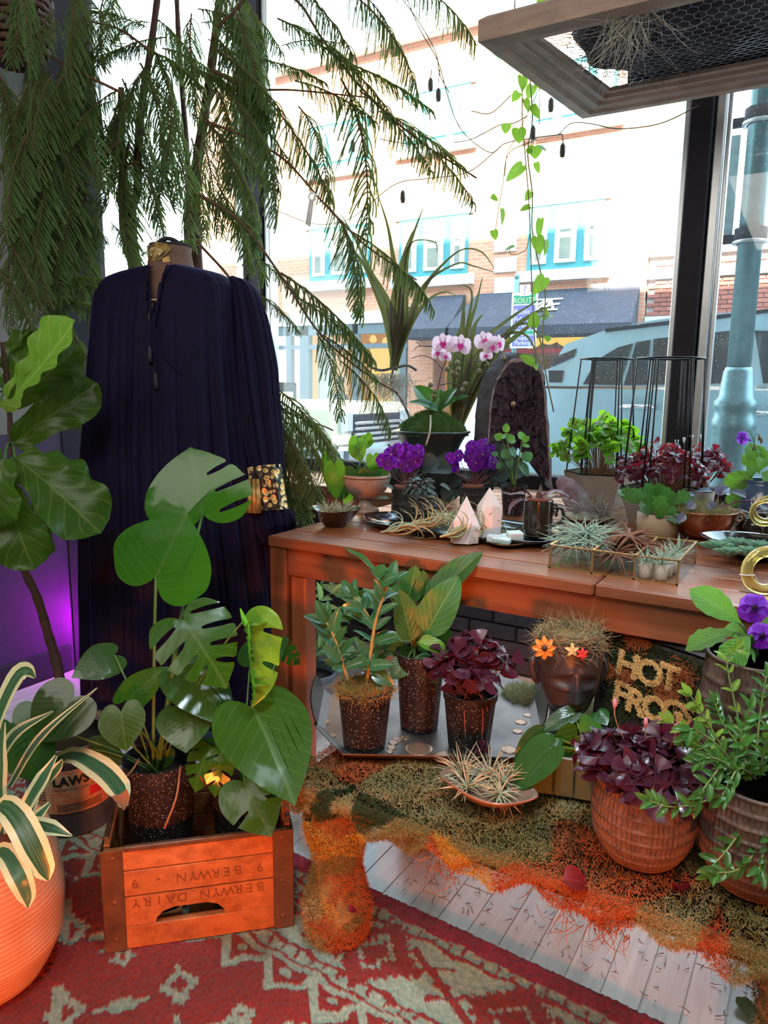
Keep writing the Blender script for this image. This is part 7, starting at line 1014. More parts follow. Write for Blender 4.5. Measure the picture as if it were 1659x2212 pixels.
zt = top - .002; MB().lathe([(Wh * .9, -.01), (Wh * .5, .006), (0, .01)], (hc[0], hc[1], zt), 24).obj('moss_mound', M_MC, hd); g = np.random.default_rng(41); k = 1500; a = g.uniform(0, 2 * pi, k); r = Wh * g.uniform(.45, 1.0, k); moss('straw_crown', np.column_stack([hc[0] + r * np.cos(a), hc[1] + r * np.sin(a), zt + g.uniform(-.028, .022, k)]), np.column_stack([-np.sin(a), np.cos(a), g.normal(0, .3, k)]), .038, island('crown_straw', [(.5, .36, .2), (.4, .25, .12), (.3, .22, .12), (.3, .3, .15)]), hd, .0009, 1.6, 8, .0, 6, .4)
M_F1, M_F2, M_F3 = matte('orange_dried_petal', (.75, .3, .05), bmp=.1), matte('cream_dried_petal', (.75, .6, .25), bmp=.1), matte('red_dried_petal', (.7, .05, .04), bmp=.1); dp5 = blade(W_OVATE, 5, 6, .2, .4)
for px, py, m, n_, w_ in ((1176, 1400, M_F1, 8, 26), (1236, 1404, M_F2, 5, 16), (1258, 1412, M_F3, 6, 14)):
    q = V3((hc[0], hc[1], 0)) + fx_ * Wh * 1.12 * 1.0; p_ = P(px, py, d=dep(hc) - Wh * 1.35); b = MB()
    for i in range(n_): v = np.vstack(dp5.v) * [.5, 1, 1]; R_ = np.array(Matrix.Rotation(2 * pi * i / n_, 3, 'Z')); b.add(v @ R_.T, dp5.f)
    inst('dried_flower', mk(b, 'dried_flower', m), mat4(p_, RT * w_ * s_, UP * w_ * s_, TOCAM * w_ * s_), hd); MB().lathe([(.006, 0), (.004, .003), (0, .004)], (0, 0, 0), 8); 
    if n_ == 8: inst('flower_centre', mk(MB().lathe([(.008, 0), (.006, .004), (0, .006)], (0, 0, 0), 10), 'flower_centre', matte('dark_seed_head', (.08, .03, .02))), mat4(p_, RT, UP, TOCAM), hd)
# moss sign
TL, TR2, BL = P(1312, 1348, d=1.80), P(1538, 1422, d=1.64), P(1290, 1575, d=1.72); X_, Y_ = TR2 - TL, BL - TL; N_ = nrm(np.cross(Y_, X_)); N_ = N_ if N_ @ TOCAM > 0 else -N_; sn = thing('moss_sign', 'black framed moss board with HOT FROGS in pale moss letters, leaning on the table apron', 'sign', BL + X_ * .5); M_BRD = matte('black_frame_wood', (.03, .022, .022), rough=.5)
def pl_(px, py, off_=.012): r = ray(px, py); t = ((TL + N_ * off_ - CAM) @ N_) / (r @ N_); return CAM + t * r
MB().add([TL, TR2, TR2 + Y_, BL, TL - N_ * .02, TR2 - N_ * .02, TR2 + Y_ - N_ * .02, BL - N_ * .02], [(0, 3, 2, 1), (4, 5, 6, 7), (0, 1, 5, 4), (1, 2, 6, 5), (2, 3, 7, 6), (3, 0, 4, 7)]).obj('board', M_BRD, sn, False); xn, yn_ = nrm(X_), nrm(Y_)
for a, b in ((TL, TR2), (TL, BL), (TR2, TR2 + Y_), (BL, TR2 + Y_)): MB().tube([a + N_ * .004, b + N_ * .004], .012, 4).obj('frame', M_BRD, sn, False)
k = 9000; uu, vv = g.uniform(.04, .96, k), g.uniform(.07, .97, k); moss('moss_ground', TL + np.outer(uu, X_) + np.outer(vv, Y_) + N_ * .003, np.tile(N_, (k, 1)), .016, island('dark_olive_sign_moss', [(.025, .04, .012), (.05, .06, .02), (.02, .03, .012), (.07, .06, .02)]), sn, .0009, 1.2, 4, .1, 3, .9)
for q, r_ in ((pl_(1375, 1385), .022), (pl_(1350, 1460), .015), (pl_(1475, 1460), .03), (pl_(1440, 1500), .025), (pl_(1310, 1450), .015)): k = 260; moss('rust_patch', q + np.outer(g.normal(0, r_ * .6, k), xn) + np.outer(g.normal(0, r_ * .5, k), yn_), np.tile(N_, (k, 1)), .02, island('rust_patch', [(.45, .12, .04), (.35, .1, .03)]), sn, .001, 1.2, 6, .1, 3, .8)
M_LM = island('pale_tan_letter_moss', [(.8, .46, .16), (.9, .56, .24), (.62, .33, .1)]); ML0 = matte('tan_letter_base', (.45, .3, .13), bmp=.3)
lb = lambda px, py, ch, sz, rot=0.: (px, py, ch, sz, rot)
for px, py, ch, sz in ((1357, 1440, 'H', .078), (1404, 1458, 'O', .078), (1447, 1468, 'T', .078), (1341, 1503, 'F', .076), (1374, 1520, 'R', .074), (1415, 1535, 'O', .072), (1455, 1540, 'G', .066), (1486, 1550, 'S', .06)):
    q = pl_(px, py, .012); xs_ = nrm(xn * 1 + yn_ * .02); ys_ = nrm(-yn_ + xs_ * .08); o = text(ch, sz, ML0, mat4(q, xs_, ys_, N_), sn, 'moss_letter', .006, bold=.0018); o.name = 'moss_letter'; me = o.data; vv_ = np.array([v.co for v in me.vertices]) + ORG[sn]; ptl = []
    for f_ in me.polygons:
        if V3(f_.normal) @ N_ > .5:
            T = vv_[list(f_.vertices)]
            for tri in range(1, len(T) - 1):
                ar = np.linalg.norm(np.cross(T[tri] - T[0], T[tri + 1] - T[0])) / 2; m_ = int(ar * 6e5) + 1; r1, r2 = g.random(m_), g.random(m_); sw = r1 + r2 > 1; r1[sw], r2[sw] = 1 - r1[sw], 1 - r2[sw]; ptl.append(T[0] + np.outer(r1, T[tri] - T[0]) + np.outer(r2, T[tri + 1] - T[0]))
    ptl = np.vstack(ptl); v, f = strands(ptl, np.tile(N_, (len(ptl), 1)) + g.normal(0, .6, ptl.shape), .0055 * g.uniform(.6, 1.4, len(ptl)), .001, 2, 1.2, 0, 5); c_ = stuff(fastmesh('letter_moss', v, f, M_LM, o)); 
# shell dish of air plants
cdh = P(1052, 1728, z=BZ + .02); M_SHL = matte('brown_shell_dish', (.3, .17, .11), (.16, .1, .08), rough=.25, scale=9, bmp=.05, coat=.3); bowl('shell_dish', 'oval brown shell-like dish of pale air plants on the moss bench', 'dish', cdh, [(0, .004), (.03, 0), (.06, .008), (.092, .028), (.102, .036), (.1, .039), (.09, .032), (.06, .014), (0, .01)], M_SHL, sx=1.0, sy=.62, rot=radians(-6) + _y * .2, wave=.05)
for k, (px, py, R) in enumerate(((1000, 1672, .07), (1010, 1702, .062), (1058, 1676, .075), (1090, 1690, .06), (1078, 1716, .055))): q = P(px, py, z=BZ + .045); air(q, R, 40, ('rearmost upright', 'front left', 'largest middle', 'right-hand', 'front right curled')[k] + ' pale air plant in the brown shell dish', M_AIRC, 'air plants in the shell dish', .75, .9 if k < 4 else 1.8, .0015, 150 + k, (.15 * (k - 2), -.2, 1))
# philodendron in a green trough
cg_ = P(1255, 1730, z=BZ + .012); M_GRN = matte('dark_green_glaze', (.05, .085, .05), rough=.35, var=.15, bmp=.04, coat=.2); tg = thing('philodendron', 'heart-leaved philodendron in a low dark green rectangular trough', 'potted plant', cg_); tr_ = nrm([1, .25, 0]); tf_ = np.array([-tr_[1], tr_[0], 0]); Rg = np.column_stack([tr_, tf_, [0, 0, 1]]); ct_ = cg_ + tf_ * .055 + tr_ * .005
for k in range(5): MB().box(ct_ + tr_ * (-.084 + k * .042) - tf_ * .05 + [0, 0, .045], (.0405, .008, .09), Rg, .004).obj('panel', M_GRN, tg, False)
MB().box(ct_ + tf_ * .05 + [0, 0, .045], (.21, .008, .09), Rg, .003).obj('back', M_GRN, tg, False)
for sg in (-1, 1): MB().box(ct_ + tr_ * .104 * sg + [0, 0, .045], (.008, .1, .09), Rg, .003).obj('end', M_GRN, tg, False)
MB().box(ct_ + [0, 0, .07], (.2, .092, .02), Rg).obj('soil', M_SOIL, tg, False); MB().box(ct_ + [0, 0, .004], (.2, .098, .008), Rg).obj('foot', M_GRN, tg, False); s0 = ct_ + [0, 0, .08]; dtg = dep(ct_)
for me, b, t, w_, n_, dd in ((h_dark, (1186, 1616), (1096, 1698), 92, (-.35, .8, .6), -.06), (h_dark, (1172, 1590), (1112, 1650), 62, (0, .4, .9), -.02), (h_big, (1248, 1590), (1196, 1690), 88, (.1, .3, 1), -.02), (h_dark, (1238, 1540), (1165, 1572), 44, (0, .7, .6), .02), (h_small, (1240, 1545), (1262, 1575), 50, (.2, .4, .9), .04), (h_dark, (1200, 1596), (1186, 1625), 36, (0, .6, .8), -.04), (h_small, (1280, 1560), (1262, 1600), 56, (.1, .3, 1), .0), (h_dark, (1290, 1620), (1270, 1690), 60, (0, .4, .9), -.02), (h_dark, (1290, 1540), (1312, 1560), 44, (0, .5, .8), .05)): leafpx(tg, me, b, t, w_, dtg + dd, dtg + dd - .03, n_, stem=s0, sr=.0022, smat=M_STK)
# banded clay pots
M_BND = matte('ribbed_grey_brown_clay', (.15, .085, .06), (.08, .05, .04), rough=.7, scale=60, bmp=.3, bscale=120); BP = lambda t: np.interp(t, [0, .08, .25, .5, .75, .92, 1], [.68, .8, .95, 1.03, 1.02, .97, .95])
def bandpot(name, lab, cat, c, R, h, rings=7): e = thing(name, lab, cat, c); ridged(e, c, R, h, rings, M_BND, 260, BP, 'pot', 62); return e
c1_ = bpot(1380, 1882, .078, BZ + .012); R1 = 107 * mpp(c1_); h1 = .158; b1 = bandpot('oxalis', 'purple oxalis with small pink buds in the round banded clay pot on the bench', 'potted plant', c1_, R1, h1); oxalis(b1, c1_ + [0, 0, h1 - .02], .118, .085, 95, ox_d, .066, 22, M_ST3, .1, .9); oxalis(b1, c1_ + [0, 0, h1 - .02], .115, .085, 8, ox_p, .07, 23, M_ST3, .6, .9)
M_BUDP = matte('pink_bud', (.8, .3, .4), bmp=0)
for px, py, ln in ((1328, 1520, .1), (1395, 1560, .06), (1345, 1650, .05), (1420, 1665, .04), (1460, 1575, .06), (1500, 1600, .06)): p = P(px, py, d=dep(c1_) - .04); MB().lathe([(.0015, -.012), (.004, -.002), (.0035, .006), (0, .012)], p, 8).obj('bud', M_BUDP, b1); MB().tube(bez(p - [0, 0, .01], p - [0, 0, ln * .5], c1_ + [0, 0, h1], 8), .0011, 5).obj('bud_stalk', M_ST2, b1)
c2_ = bpot(1622, 1948, .085, BZ + .012); R2 = 120 * mpp(c2_); h2 = .19; b2 = bandpot('trailing_plant', 'glossy trailing plant with small paired leaves in the banded clay pot at the right edge', 'potted plant', c2_, R2, h2, 8); M_TRL = leafm('glossy_trailing_leaf', (.05, .14, .03), (.12, .24, .06), (.25, .5, .03), trans=.25, rough=.25, veins=0, vamt=.4, coat=.4); M_TRY = leafm('yellow_green_trailing_leaf', (.2, .3, .04), (.3, .4, .1), (.4, .6, .05), trans=.35, rough=.3, veins=0, coat=.2); tl1, tl2 = mk(blade(W_OVATE, 5, 8, .2, .7), 'leaf', M_TRL), mk(blade(W_OVATE, 5, 8, .2, .6), 'leaf', M_TRY); d2_ = dep(c2_) - .02; M_TST = matte('olive_stem', (.2, .26, .07), bmp=0)
g = np.random.default_rng(61)
for pp, n_, me, L, dd in (([(1610, 1690), (1595, 1560), (1570, 1430), (1590, 1400)], 9, tl2, .034, .06), ([(1600, 1690), (1540, 1580), (1490, 1500)], 8, tl2, .034, .0), ([(1600, 1690), (1530, 1620), (1450, 1560)], 8, tl2, .036, -.03), ([(1630, 1690), (1640, 1560), (1655, 1460)], 8, tl1, .036, .02), ([(1600, 1680), (1560, 1620), (1500, 1575), (1480, 1590)], 8, tl1, .036, -.05), ([(1620, 1690), (1600, 1620), (1560, 1560), (1545, 1520)], 8, tl1, .036, .05), ([(1600, 1680), (1550, 1640), (1510, 1640)], 7, tl1, .036, -.06), ([(1640, 1680), (1650, 1620), (1665, 1570)], 7, tl1, .038, -.06), ([(1610, 1690), (1620, 1640), (1600, 1590), (1620, 1530)], 8, tl1, .038, -.04), ([(1600, 1705), (1560, 1716), (1500, 1738), (1440, 1742), (1402, 1728)], 8, tl1, .036, -.12), ([(1625, 1700), (1640, 1780), (1630, 1840), (1590, 1880), (1545, 1885)], 9, tl1, .036, -.13), ([(1600, 1700), (1602, 1780), (1575, 1830), (1530, 1880)], 7, tl1, .036, -.12), ([(1650, 1700), (1655, 1800), (1640, 1880)], 6, tl1, .038, -.14), ([(1590, 1690), (1560, 1660), (1530, 1690), (1510, 1720)], 6, tl1, .036, -.1), ([(1640, 1690), (1600, 1660), (1575, 1690), (1560, 1720)], 5, tl1, .038, -.12)): stemleaves(b2, pp, d2_, .0022, me, n_ + 1, L * .82, .38, M_TST, 1.1, .55, .12, dd)
c3_ = P(1612, 1640, y=1.54); c3_[2] = BZ + .012; R3 = .095; h3 = P(1612, 1395, d=dep(c3_))[2] - c3_[2]; b3 = bandpot('streptocarpus', 'purple cape primrose with broad puckered leaves in the rear banded clay pot', 'potted plant', c3_, R3, h3, 8); s0 = c3_ + [0, 0, h3]; d3 = dep(c3_)
for b, t, w_, n_, dd in (((1602, 1348), (1502, 1268), 62, (-.2, .3, 1), -.04), ((1590, 1366), (1478, 1380), 52, (-.1, .8, .6), -.06), ((1622, 1372), (1556, 1442), 64, (-.3, .6, .8), -.1), ((1612, 1372), (1570, 1352), 36, (0, .5, .9), -.06), ((1610, 1385), (1650, 1420), 60, (.3, .6, .7), -.08), ((1625, 1370), (1690, 1340), 60, (.2, .4, .9), 0)): leafpx(b3, st_l, b, t, w_, d3 + dd, None, n_, stem=s0, sr=.003, smat=M_STK)
M_STD = leafm('deep_purple_lip_petal', (.2, .01, .4), (.05, 0, .1), (.35, .03, .6), trans=.4, rough=.5, veins=4, vamt=.5)
for px, py, s2 in ((1630, 1312, .06), (1646, 1372, .055)): q = P(px, py, d=d3 - .09); strep(b3, q, s2 * .85, cdir(.1, 1, .1), cdir(-.1, .15, 1), M_STD); inst('flower_throat', mk(MB().lathe([(.12, .02), (.05, .05), (0, .03)], (0, 0, 0), 8), 'flower_throat', matte('dark_throat', (.03, .0, .05), bmp=0)), mat4(q, *[a * s2 * .85 for a in basis(cdir(.1, 1, .1), cdir(-.1, .15, 1))]), b3); MB().tube(bez(s0, s0 + [0, 0, .06], q - TOCAM * .03, 8), .0018, 5).obj('flower_stalk', M_STK, b3)
# pale reindeer moss beside the tray, grey bucket and foliage under the left end of the table
for px, py, sz, lab in ((1140, 1505, .07, 'pale green moss clump on the bench right of the pewter tray'), (1275, 1545, .05, 'pale grey moss tuft between the head planter and the moss sign')):
    q = P(px, py, z=BZ + .012); k = 1500; a, r = g.uniform(0, 2 * pi, k), np.sqrt(g.random(k)) * sz; v, f = strands(np.column_stack([q[0] + r * np.cos(a), q[1] + r * np.sin(a), q[2] + .02 * np.cos(r / sz * 1.5)]), np.column_stack([np.cos(a) * .5, np.sin(a) * .5, np.ones(k)]) + g.normal(0, .5, (k, 3)), .02 * g.uniform(.5, 1.3, k), .001, 3, 1.2, 0, 7); tag(stuff(fastmesh('reindeer_moss', v, f, island('pale_reindeer_moss', [(.35, .38, .18), (.45, .46, .28), (.25, .3, .12)]))), lab, 'moss')
cb_ = P(668, 1545, y=2.12); cb_[2] = .0; M_BKT = matte('blue_grey_enamel', (.16, .2, .26), rough=.35, bmp=.03); bk = thing('trailing_houseplant', 'striped trailing houseplant in a blue grey bucket behind the table leg', 'potted plant', cb_); hb_ = P(668, 1440, d=dep(cb_))[2]; MB().lathe([(.08, 0), (.085, .01), (.1, hb_), (.106, hb_ + .004), (.104, hb_ - .004), (.095, hb_ - .03)], cb_, 40).obj('bucket', M_BKT, bk); MB().lathe([(.096, hb_ - .03), (0, hb_ - .025)], cb_, 20).obj('soil', M_SOIL, bk)
for z in (.3, .75): MB().lathe([(.08 + .02 * z + .001, hb_ * z - .004), (.083 + .02 * z, hb_ * z), (.08 + .02 * z + .001, hb_ * z + .004)], cb_, 40).obj('hoop', M_BKT, bk)
M_TR2 = leafm('pale_striped_foliage', (.32, .5, .22), (.5, .6, .35), (.4, .65, .15), trans=.45, rough=.35, veins=0, stripes=(.4, .5, .35), under=(.3, .05, .16)); tr_l = mk(blade(W_LANCE, 5, 10, .2, .6), 'leaf', M_TR2); tr_g = mk(blade(W_OVATE, 5, 10, .2, .6), 'leaf', M_HL); db_ = dep(cb_)
for pp, n_, me, L, dd in (([(668, 1445), (660, 1360), (700, 1290), (790, 1275)], 8, tr_l, .1, .05), ([(660, 1445), (655, 1340), (680, 1270), (740, 1262)], 8, tr_l, .09, .15), ([(680, 1445), (700, 1380), (740, 1330), (790, 1310)], 7, tr_l, .1, .1), ([(670, 1440), (690, 1400), (720, 1400), (780, 1420)], 6, tr_l, .1, .0), ([(668, 1445), (650, 1390), (665, 1320)], 6, tr_g, .08, .2), ([(680, 1440), (720, 1350), (800, 1285)], 7, tr_g, .09, .25), ([(690, 1440), (740, 1420), (830, 1400), (860, 1380)], 7, tr_l, .09, .12)): stemleaves(bk, pp, db_, .003, me, n_, L, .3 if me is tr_l else .5, M_STK, .9, .5, .2, dd)
# ================================================================ norfolk pine and everything that hangs
M_NEE = leafm('pine_needle_green', (.13, .23, .09), None, (.4, .5, .1), trans=.4, rough=.5, veins=0, vamt=0, var=.4); M_TWG = matte('reddish_twig', (.12, .055, .03), rough=.8, bmp=0)
def frond(seed, npair=20, droop=.5, hang=.9, blen=.3):
    g = np.random.default_rng(seed); m = MB(); t = np.linspace(0, 1, 16); a = droop * t; ax = np.column_stack([.03 * np.sin(3 * t + seed), np.sin(a) / droop, -(1 - np.cos(a)) / droop]); m.tube(ax, np.linspace(.009, .004, 16), 4, False, 1); V, Fc = [], []
    def needles(p, L0):
        tt = np.gradient(p, axis=0); n_ = len(p); rows_ = []
        for k in range(7):
            ph = 2 * pi * k / 7 + np.arange(n_) * 1.1; d = tt / (np.linalg.norm(tt, axis=1)[:, None] + 1e-9); u = np.cross(d, [0.31, .2, .93]); u /= np.linalg.norm(u, axis=1)[:, None] + 1e-9; w_ = np.cross(d, u); o = np.cos(ph)[:, None] * u + np.sin(ph)[:, None] * w_; sd = np.cross(d, o) * .0034; tip = p + (o * .55 + d * .75) * L0; rows_.append(np.stack([p - sd, p + sd, tip], 1))
        q = np.vstack(rows_); V.append(q.reshape(-1, 3))
    for i in range(npair):
        s_ = .06 + .93 * i / npair; c = np.array([np.interp(s_, t, ax[:, k]) for k in range(3)]); fw = np.array([0, cos(droop * s_), -sin(droop * s_)])
        for sg in (-1, 1):
            L = blen * (1 - .62 * max(0, s_ - .35) / .65) * g.uniform(.5, 1.15) * (.6 + .4 * min(1, s_ * 5)); d = nrm(np.array([sg * g.uniform(.35, 1.0), g.uniform(-.25, .25), g.uniform(-.4, .4)]) + fw * .6); p = [c]; K = 26
            for k in range(K): d = nrm(d + np.array([0, .02, -hang * 1.6 / K])); p.append(p[-1] + d * L / K)
            p = np.array(p); m.tube(p[::5], np.linspace(.0035, .0015, 6), 3, False, 1); needles(p, .019)
    needles(ax[:, :], .025); V = np.vstack(V); m.add(V, [(i, i + 1, i + 2) for i in range(0, len(V), 3)], np.tile([(.3, .2), (.5, .2), (.4, .9)], (len(V) // 3, 1))); return mk(m, 'frond', [M_NEE, M_TWG])
FR = [frond(1, 30, .5, 1.6), frond(2, 28, .8, 2.2, .34), frond(3, 34, .3, .7, .24), frond(4, 30, 1.0, 1.5, .3)]
pnc = np.array([-2.28, 2.42, 0.]); pn = thing('norfolk_pine', 'large norfolk pine with drooping feathery branches filling the window corner', 'tree', pnc)
MB().lathe([(.14, 0), (.17, .3), (.178, .3), (.178, .33), (.165, .33), (.16, .28)], pnc, 40).obj('pot', M_DARK, pn); MB().lathe([(.163, .29), (0, .3)], pnc, 24).obj('soil', M_SOIL, pn)
def trunk(pts, r, d0_): q = [pnc + [random.uniform(-.05, .05), random.uniform(-.05, .05), .28]] + [P(x, y, d=d) for x, y, d in pts]; return MB().tube(spline(q, 30), np.linspace(r, r * .6, 30) * (1 + .06 * np.sin(np.arange(30) * 1.9)), 9).obj('trunk', M_BARK, pn)
trunk([(292, 590, 2.98), (272, 420, 2.98), (262, 300, 2.98), (262, 190, 2.95)], .021, 3); trunk([(300, 590, 2.95), (298, 400, 2.93), (302, 260, 2.9), (325, 110, 2.88), (345, -40, 2.85)], .02, 3); trunk([(425, 560, 3.0), (424, 380, 3.0), (440, 260, 2.97), (456, 150, 2.95), (478, -30, 2.9)], .026, 3); trunk([(408, 580, 3.15), (408, 400, 3.15), (388, 120, 3.1), (380, -40, 3.1)], .016, 3)
def axis(pts, d, r=.005): MB().tube(spline([P(x, y, d=dd if False else d) for x, y in pts], 22), np.linspace(r, r * .5, 22), 6).obj('branch', M_TWG, pn)
axis([(470, 60), (560, -20), (640, 0), (700, 90), (790, 200), (900, 300), (1030, 385)], 2.62, .006); axis([(440, 260), (540, 300), (620, 350), (700, 440), (790, 530), (900, 605)], 2.6); axis([(430, 420), (520, 480), (610, 600), (690, 720), (780, 800), (860, 850)], 2.56); axis([(455, 150), (540, 190), (640, 195), (790, 210)], 2.6); axis([(425, 520), (520, 640), (590, 860), (720, 930)], 2.62); axis([(262, 300), (200, 360), (160, 420), (140, 560)], 2.6); axis([(300, 350), (230, 370), (190, 400)], 2.75); axis([(262, 200), (180, 160), (80, 110), (0, 90)], 2.45); axis([(325, 110), (250, 60), (150, 40)], 2.55)
g = np.random.default_rng(88)
FL = [((640, -40), (770, 60), 2.6, 0), ((720, -60), (880, 15), 2.6, 1), ((770, -10), (935, 115), 2.58, 1), ((850, -50), (1060, -5), 2.6, 1), ((600, 40), (770, 115), 2.62, 2), ((610, 100), (720, 60), 2.66, 0), ((640, 175), (815, 210), 2.6, 0), ((690, 95), (860, 190), 2.62, 0), ((760, 140), (935, 205), 2.58, 2), ((730, 170), (860, 430), 2.6, 3), ((780, 195), (950, 320), 2.6, 0), ((880, 280), (1045, 388), 2.58, 0), ((820, 240), (1000, 330), 2.64, 2), ((640, 230), (745, 350), 2.66, 3), ((580, 210), (735, 375), 2.62, 0), ((570, 130), (700, 150), 2.6, 2), ((700, 440), (860, 610), 2.6, 3), ((760, 500), (945, 598), 2.58, 0), ((830, 560), (968, 622), 2.56, 1), ((740, 480), (800, 640), 2.6, 1), ((610, 590), (830, 720), 2.56, 0), ((640, 640), (800, 745), 2.6, 2), ((690, 720), (826, 785), 2.54, 0), ((740, 780), (872, 880), 2.54, 1), ((680, 720), (760, 870), 2.58, 3), ((560, 635), (645, 700), 2.5, 2), ((560, 560), (640, 620), 2.6, 2), ((580, 850), (735, 935), 2.6, 1), ((585, 880), (710, 1050), 2.62, 0), ((590, 940), (660, 1110), 2.6, 3), ((600, 900), (740, 985), 2.7, 2), ((570, 960), (640, 1080), 2.66, 0), ((470, 400), (560, 555), 2.62, 2), ((440, 430), (540, 470), 2.7, 2), ((480, 330), (590, 470), 2.66, 3),
      ((430, 20), (560, 30), 2.62, 0), ((480, 60), (600, 120), 2.6, 3), ((460, 100), (610, 180), 2.56, 0), ((450, 160), (590, 230), 2.6, 2), ((450, 170), (570, 340), 2.6, 3), ((440, 240), (560, 390), 2.58, 0), ((500, 200), (610, 320), 2.54, 0), ((540, 240), (630, 400), 2.6, 1), ((430, 290), (470, 450), 2.7, 3), ((400, 140), (500, 170), 2.66, 2), ((520, -20), (600, 90), 2.58, 1), ((500, 20), (580, 200), 2.52, 3), ((480, -40), (540, 90), 2.6, 0),
      ((330, 110), (420, 270), 2.7, 3), ((330, 130), (230, 240), 2.6, 0), ((310, 160), (380, 340), 2.75, 3), ((325, 110), (430, 150), 2.7, 2), ((340, 40), (420, 90), 2.75, 0), ((270, 170), (330, 330), 2.7, 1), ((300, 120), (250, 10), 2.6, 0), ((330, 100), (210, 90), 2.6, 0), ((320, 60), (200, 10), 2.58, 2), ((262, 200), (190, 330), 2.6, 3), ((265, 190), (130, 250), 2.5, 0), ((262, 250), (240, 420), 2.65, 1), ((300, 330), (360, 470), 2.85, 1), ((260, 330), (220, 520), 2.7, 3),
      ((200, 40), (90, 130), 2.4, 3), ((160, -30), (110, 130), 2.35, 3), ((120, 20), (30, 110), 2.3, 1), ((200, 80), (100, 260), 2.42, 0), ((180, 110), (220, 300), 2.5, 3), ((150, 150), (50, 330), 2.4, 0), ((160, 180), (190, 360), 2.45, 3), ((120, 160), (20, 280), 2.32, 1), ((90, 220), (10, 420), 2.36, 0), ((110, 250), (50, 470), 2.4, 3), ((160, 260), (90, 420), 2.45, 3), ((60, 300), (-20, 460), 2.32, 0), ((100, 380), (30, 560), 2.4, 3), ((70, 440), (90, 610), 2.4, 0), ((20, 400), (60, 580), 2.34, 1), ((0, 470), (110, 650), 2.34, 0), ((-20, 560), (70, 690), 2.3, 2), ((160, 400), (80, 590), 2.5, 3), ((150, 420), (230, 490), 2.65, 0), ((150, 440), (210, 610), 2.7, 2), ((180, 380), (160, 560), 2.6, 3), ((60, 610), (235, 575), 2.6, 2), ((60, 650), (230, 640), 2.6, 2), ((100, 640), (200, 760), 2.7, 0), ((120, 700), (205, 860), 2.75, 3), ((150, 590), (225, 720), 2.75, 3), ((230, -40), (170, 100), 2.4, 3), ((60, -40), (40, 90), 2.3, 1), ((240, 480), (300, 560), 2.9, 2), ((330, 540), (420, 500), 3.0, 2), ((190, 800), (150, 940), 2.75, 1), ((180, 900), (195, 1010), 2.72, 1), ((205, 1140), (185, 1200), 2.68, 1), ((205, 1290), (190, 1345), 2.66, 1), ((90, 140), (10, 260), 2.36, 3), ((70, 180), (-10, 330), 2.38, 0), ((80, 230), (40, 400), 2.4, 3), ((40, 230), (0, 380), 2.42, 3), ((70, 320), (20, 500), 2.4, 0), ((30, 330), (-30, 520), 2.36, 3), ((60, 480), (20, 640), 2.42, 3), ((30, 540), (10, 690), 2.4, 0), ((110, 480), (120, 640), 2.5, 3), ((120, 300), (110, 480), 2.5, 0), ((0, 160), (30, 300), 2.38, 2), ((140, 520), (190, 650), 2.6, 0), ((380, 330), (420, 480), 2.8, 3), ((350, 250), (330, 420), 2.8, 3), ((230, 260), (290, 420), 2.7, 0), ((400, 60), (420, 220), 2.75, 3), ((590, 860), (735, 1000), 2.62, 0), ((595, 900), (690, 1090), 2.66, 3), ((600, 960), (640, 1140), 2.64, 3), ((590, 900), (670, 1020), 2.7, 0), ((600, 840), (720, 950), 2.58, 2), ((640, 990), (700, 1090), 2.75, 2), ((620, 960), (690, 1060), 2.72, 3), ((580, 990), (620, 1120), 2.6, 0), ((660, 900), (740, 1000), 2.8, 2)]
FL += [((b[0] + g.uniform(-30, 30), b[1] + g.uniform(-30, 30)), (t[0] + g.uniform(-40, 40), t[1] + g.uniform(-35, 35)), d + g.uniform(.03, .2), int(g.integers(0, 4))) for b, t, d, k in FL if b[0] < 560 and t[1] < 640]
for b, t, d, k in FL:
    B, T = P(*b, d=d + .05), P(*t, d=d - .06 + g.normal(0, .03)); L = np.linalg.norm(T - B); x, y, z = basis(T - B, np.array([0, 0, 1.]) + .25 * TOCAM + g.normal(0, .15, 3)); s_ = max(L, .2); 
    inst('frond', FR[k], mat4(B, x * s_ * 1.05, y * L * 1.08, z * s_), pn)
tg_ = thing('plant_tag', 'white paper plant tag hooked on a bare pine branch', 'tag', P(675, 410, d=2.58)); MB().tube([P(675, 425, d=2.58) + RT * .013 * cos(t) + UP * .013 * sin(t) for t in np.linspace(0, 2 * pi, 16)], .0035, 5).obj('ring', M_SW, tg_); MB().add([P(x, y, d=2.57 + o) for o in (0, .002) for x, y in ((668, 430), (679, 430), (671, 491), (659, 484))], [(0, 1, 2, 3), (7, 6, 5, 4), (0, 4, 5, 1), (1, 5, 6, 2), (2, 6, 7, 3), (3, 7, 4, 0)]).obj('slip', matte('white_tag_plastic', (.6, .6, .62), bmp=0), tg_, False)
# wicker basket top left
wc_ = P(28, 50, d=2.62); M_WIC = matte('dark_wicker', (.1, .045, .03), (.06, .03, .02), rough=.7, scale=30, bmp=.4); wb = thing('wicker_basket', 'dark brown wicker hanging basket behind the pine at the frame corner', 'basket', wc_); rb_ = .125
for k in range(11): z = -.13 + k * .024; r = rb_ * math.sqrt(max(.05, 1 - (max(0, -z - .0) / .145) ** 2)); th = np.linspace(0, 2 * pi, 60); MB().tube([wc_ + np.array([(r + .004 * cos(15 * t + k * pi)) * cos(t), (r + .004 * cos(15 * t + k * pi)) * sin(t), z]) for t in th], .012, 6, False).obj('weave', M_WIC, wb)
MB().lathe([(.001, -.135), (.07, -.128), (.09, -.11)], wc_, 24).obj('bottom', M_WIC, wb)
for a in (0, 2.1, 4.2): MB().tube([wc_ + [rb_ * cos(a), rb_ * sin(a), .1], wc_ + [0, 0, .95]], .003, 5).obj('cord', M_WIC, wb)
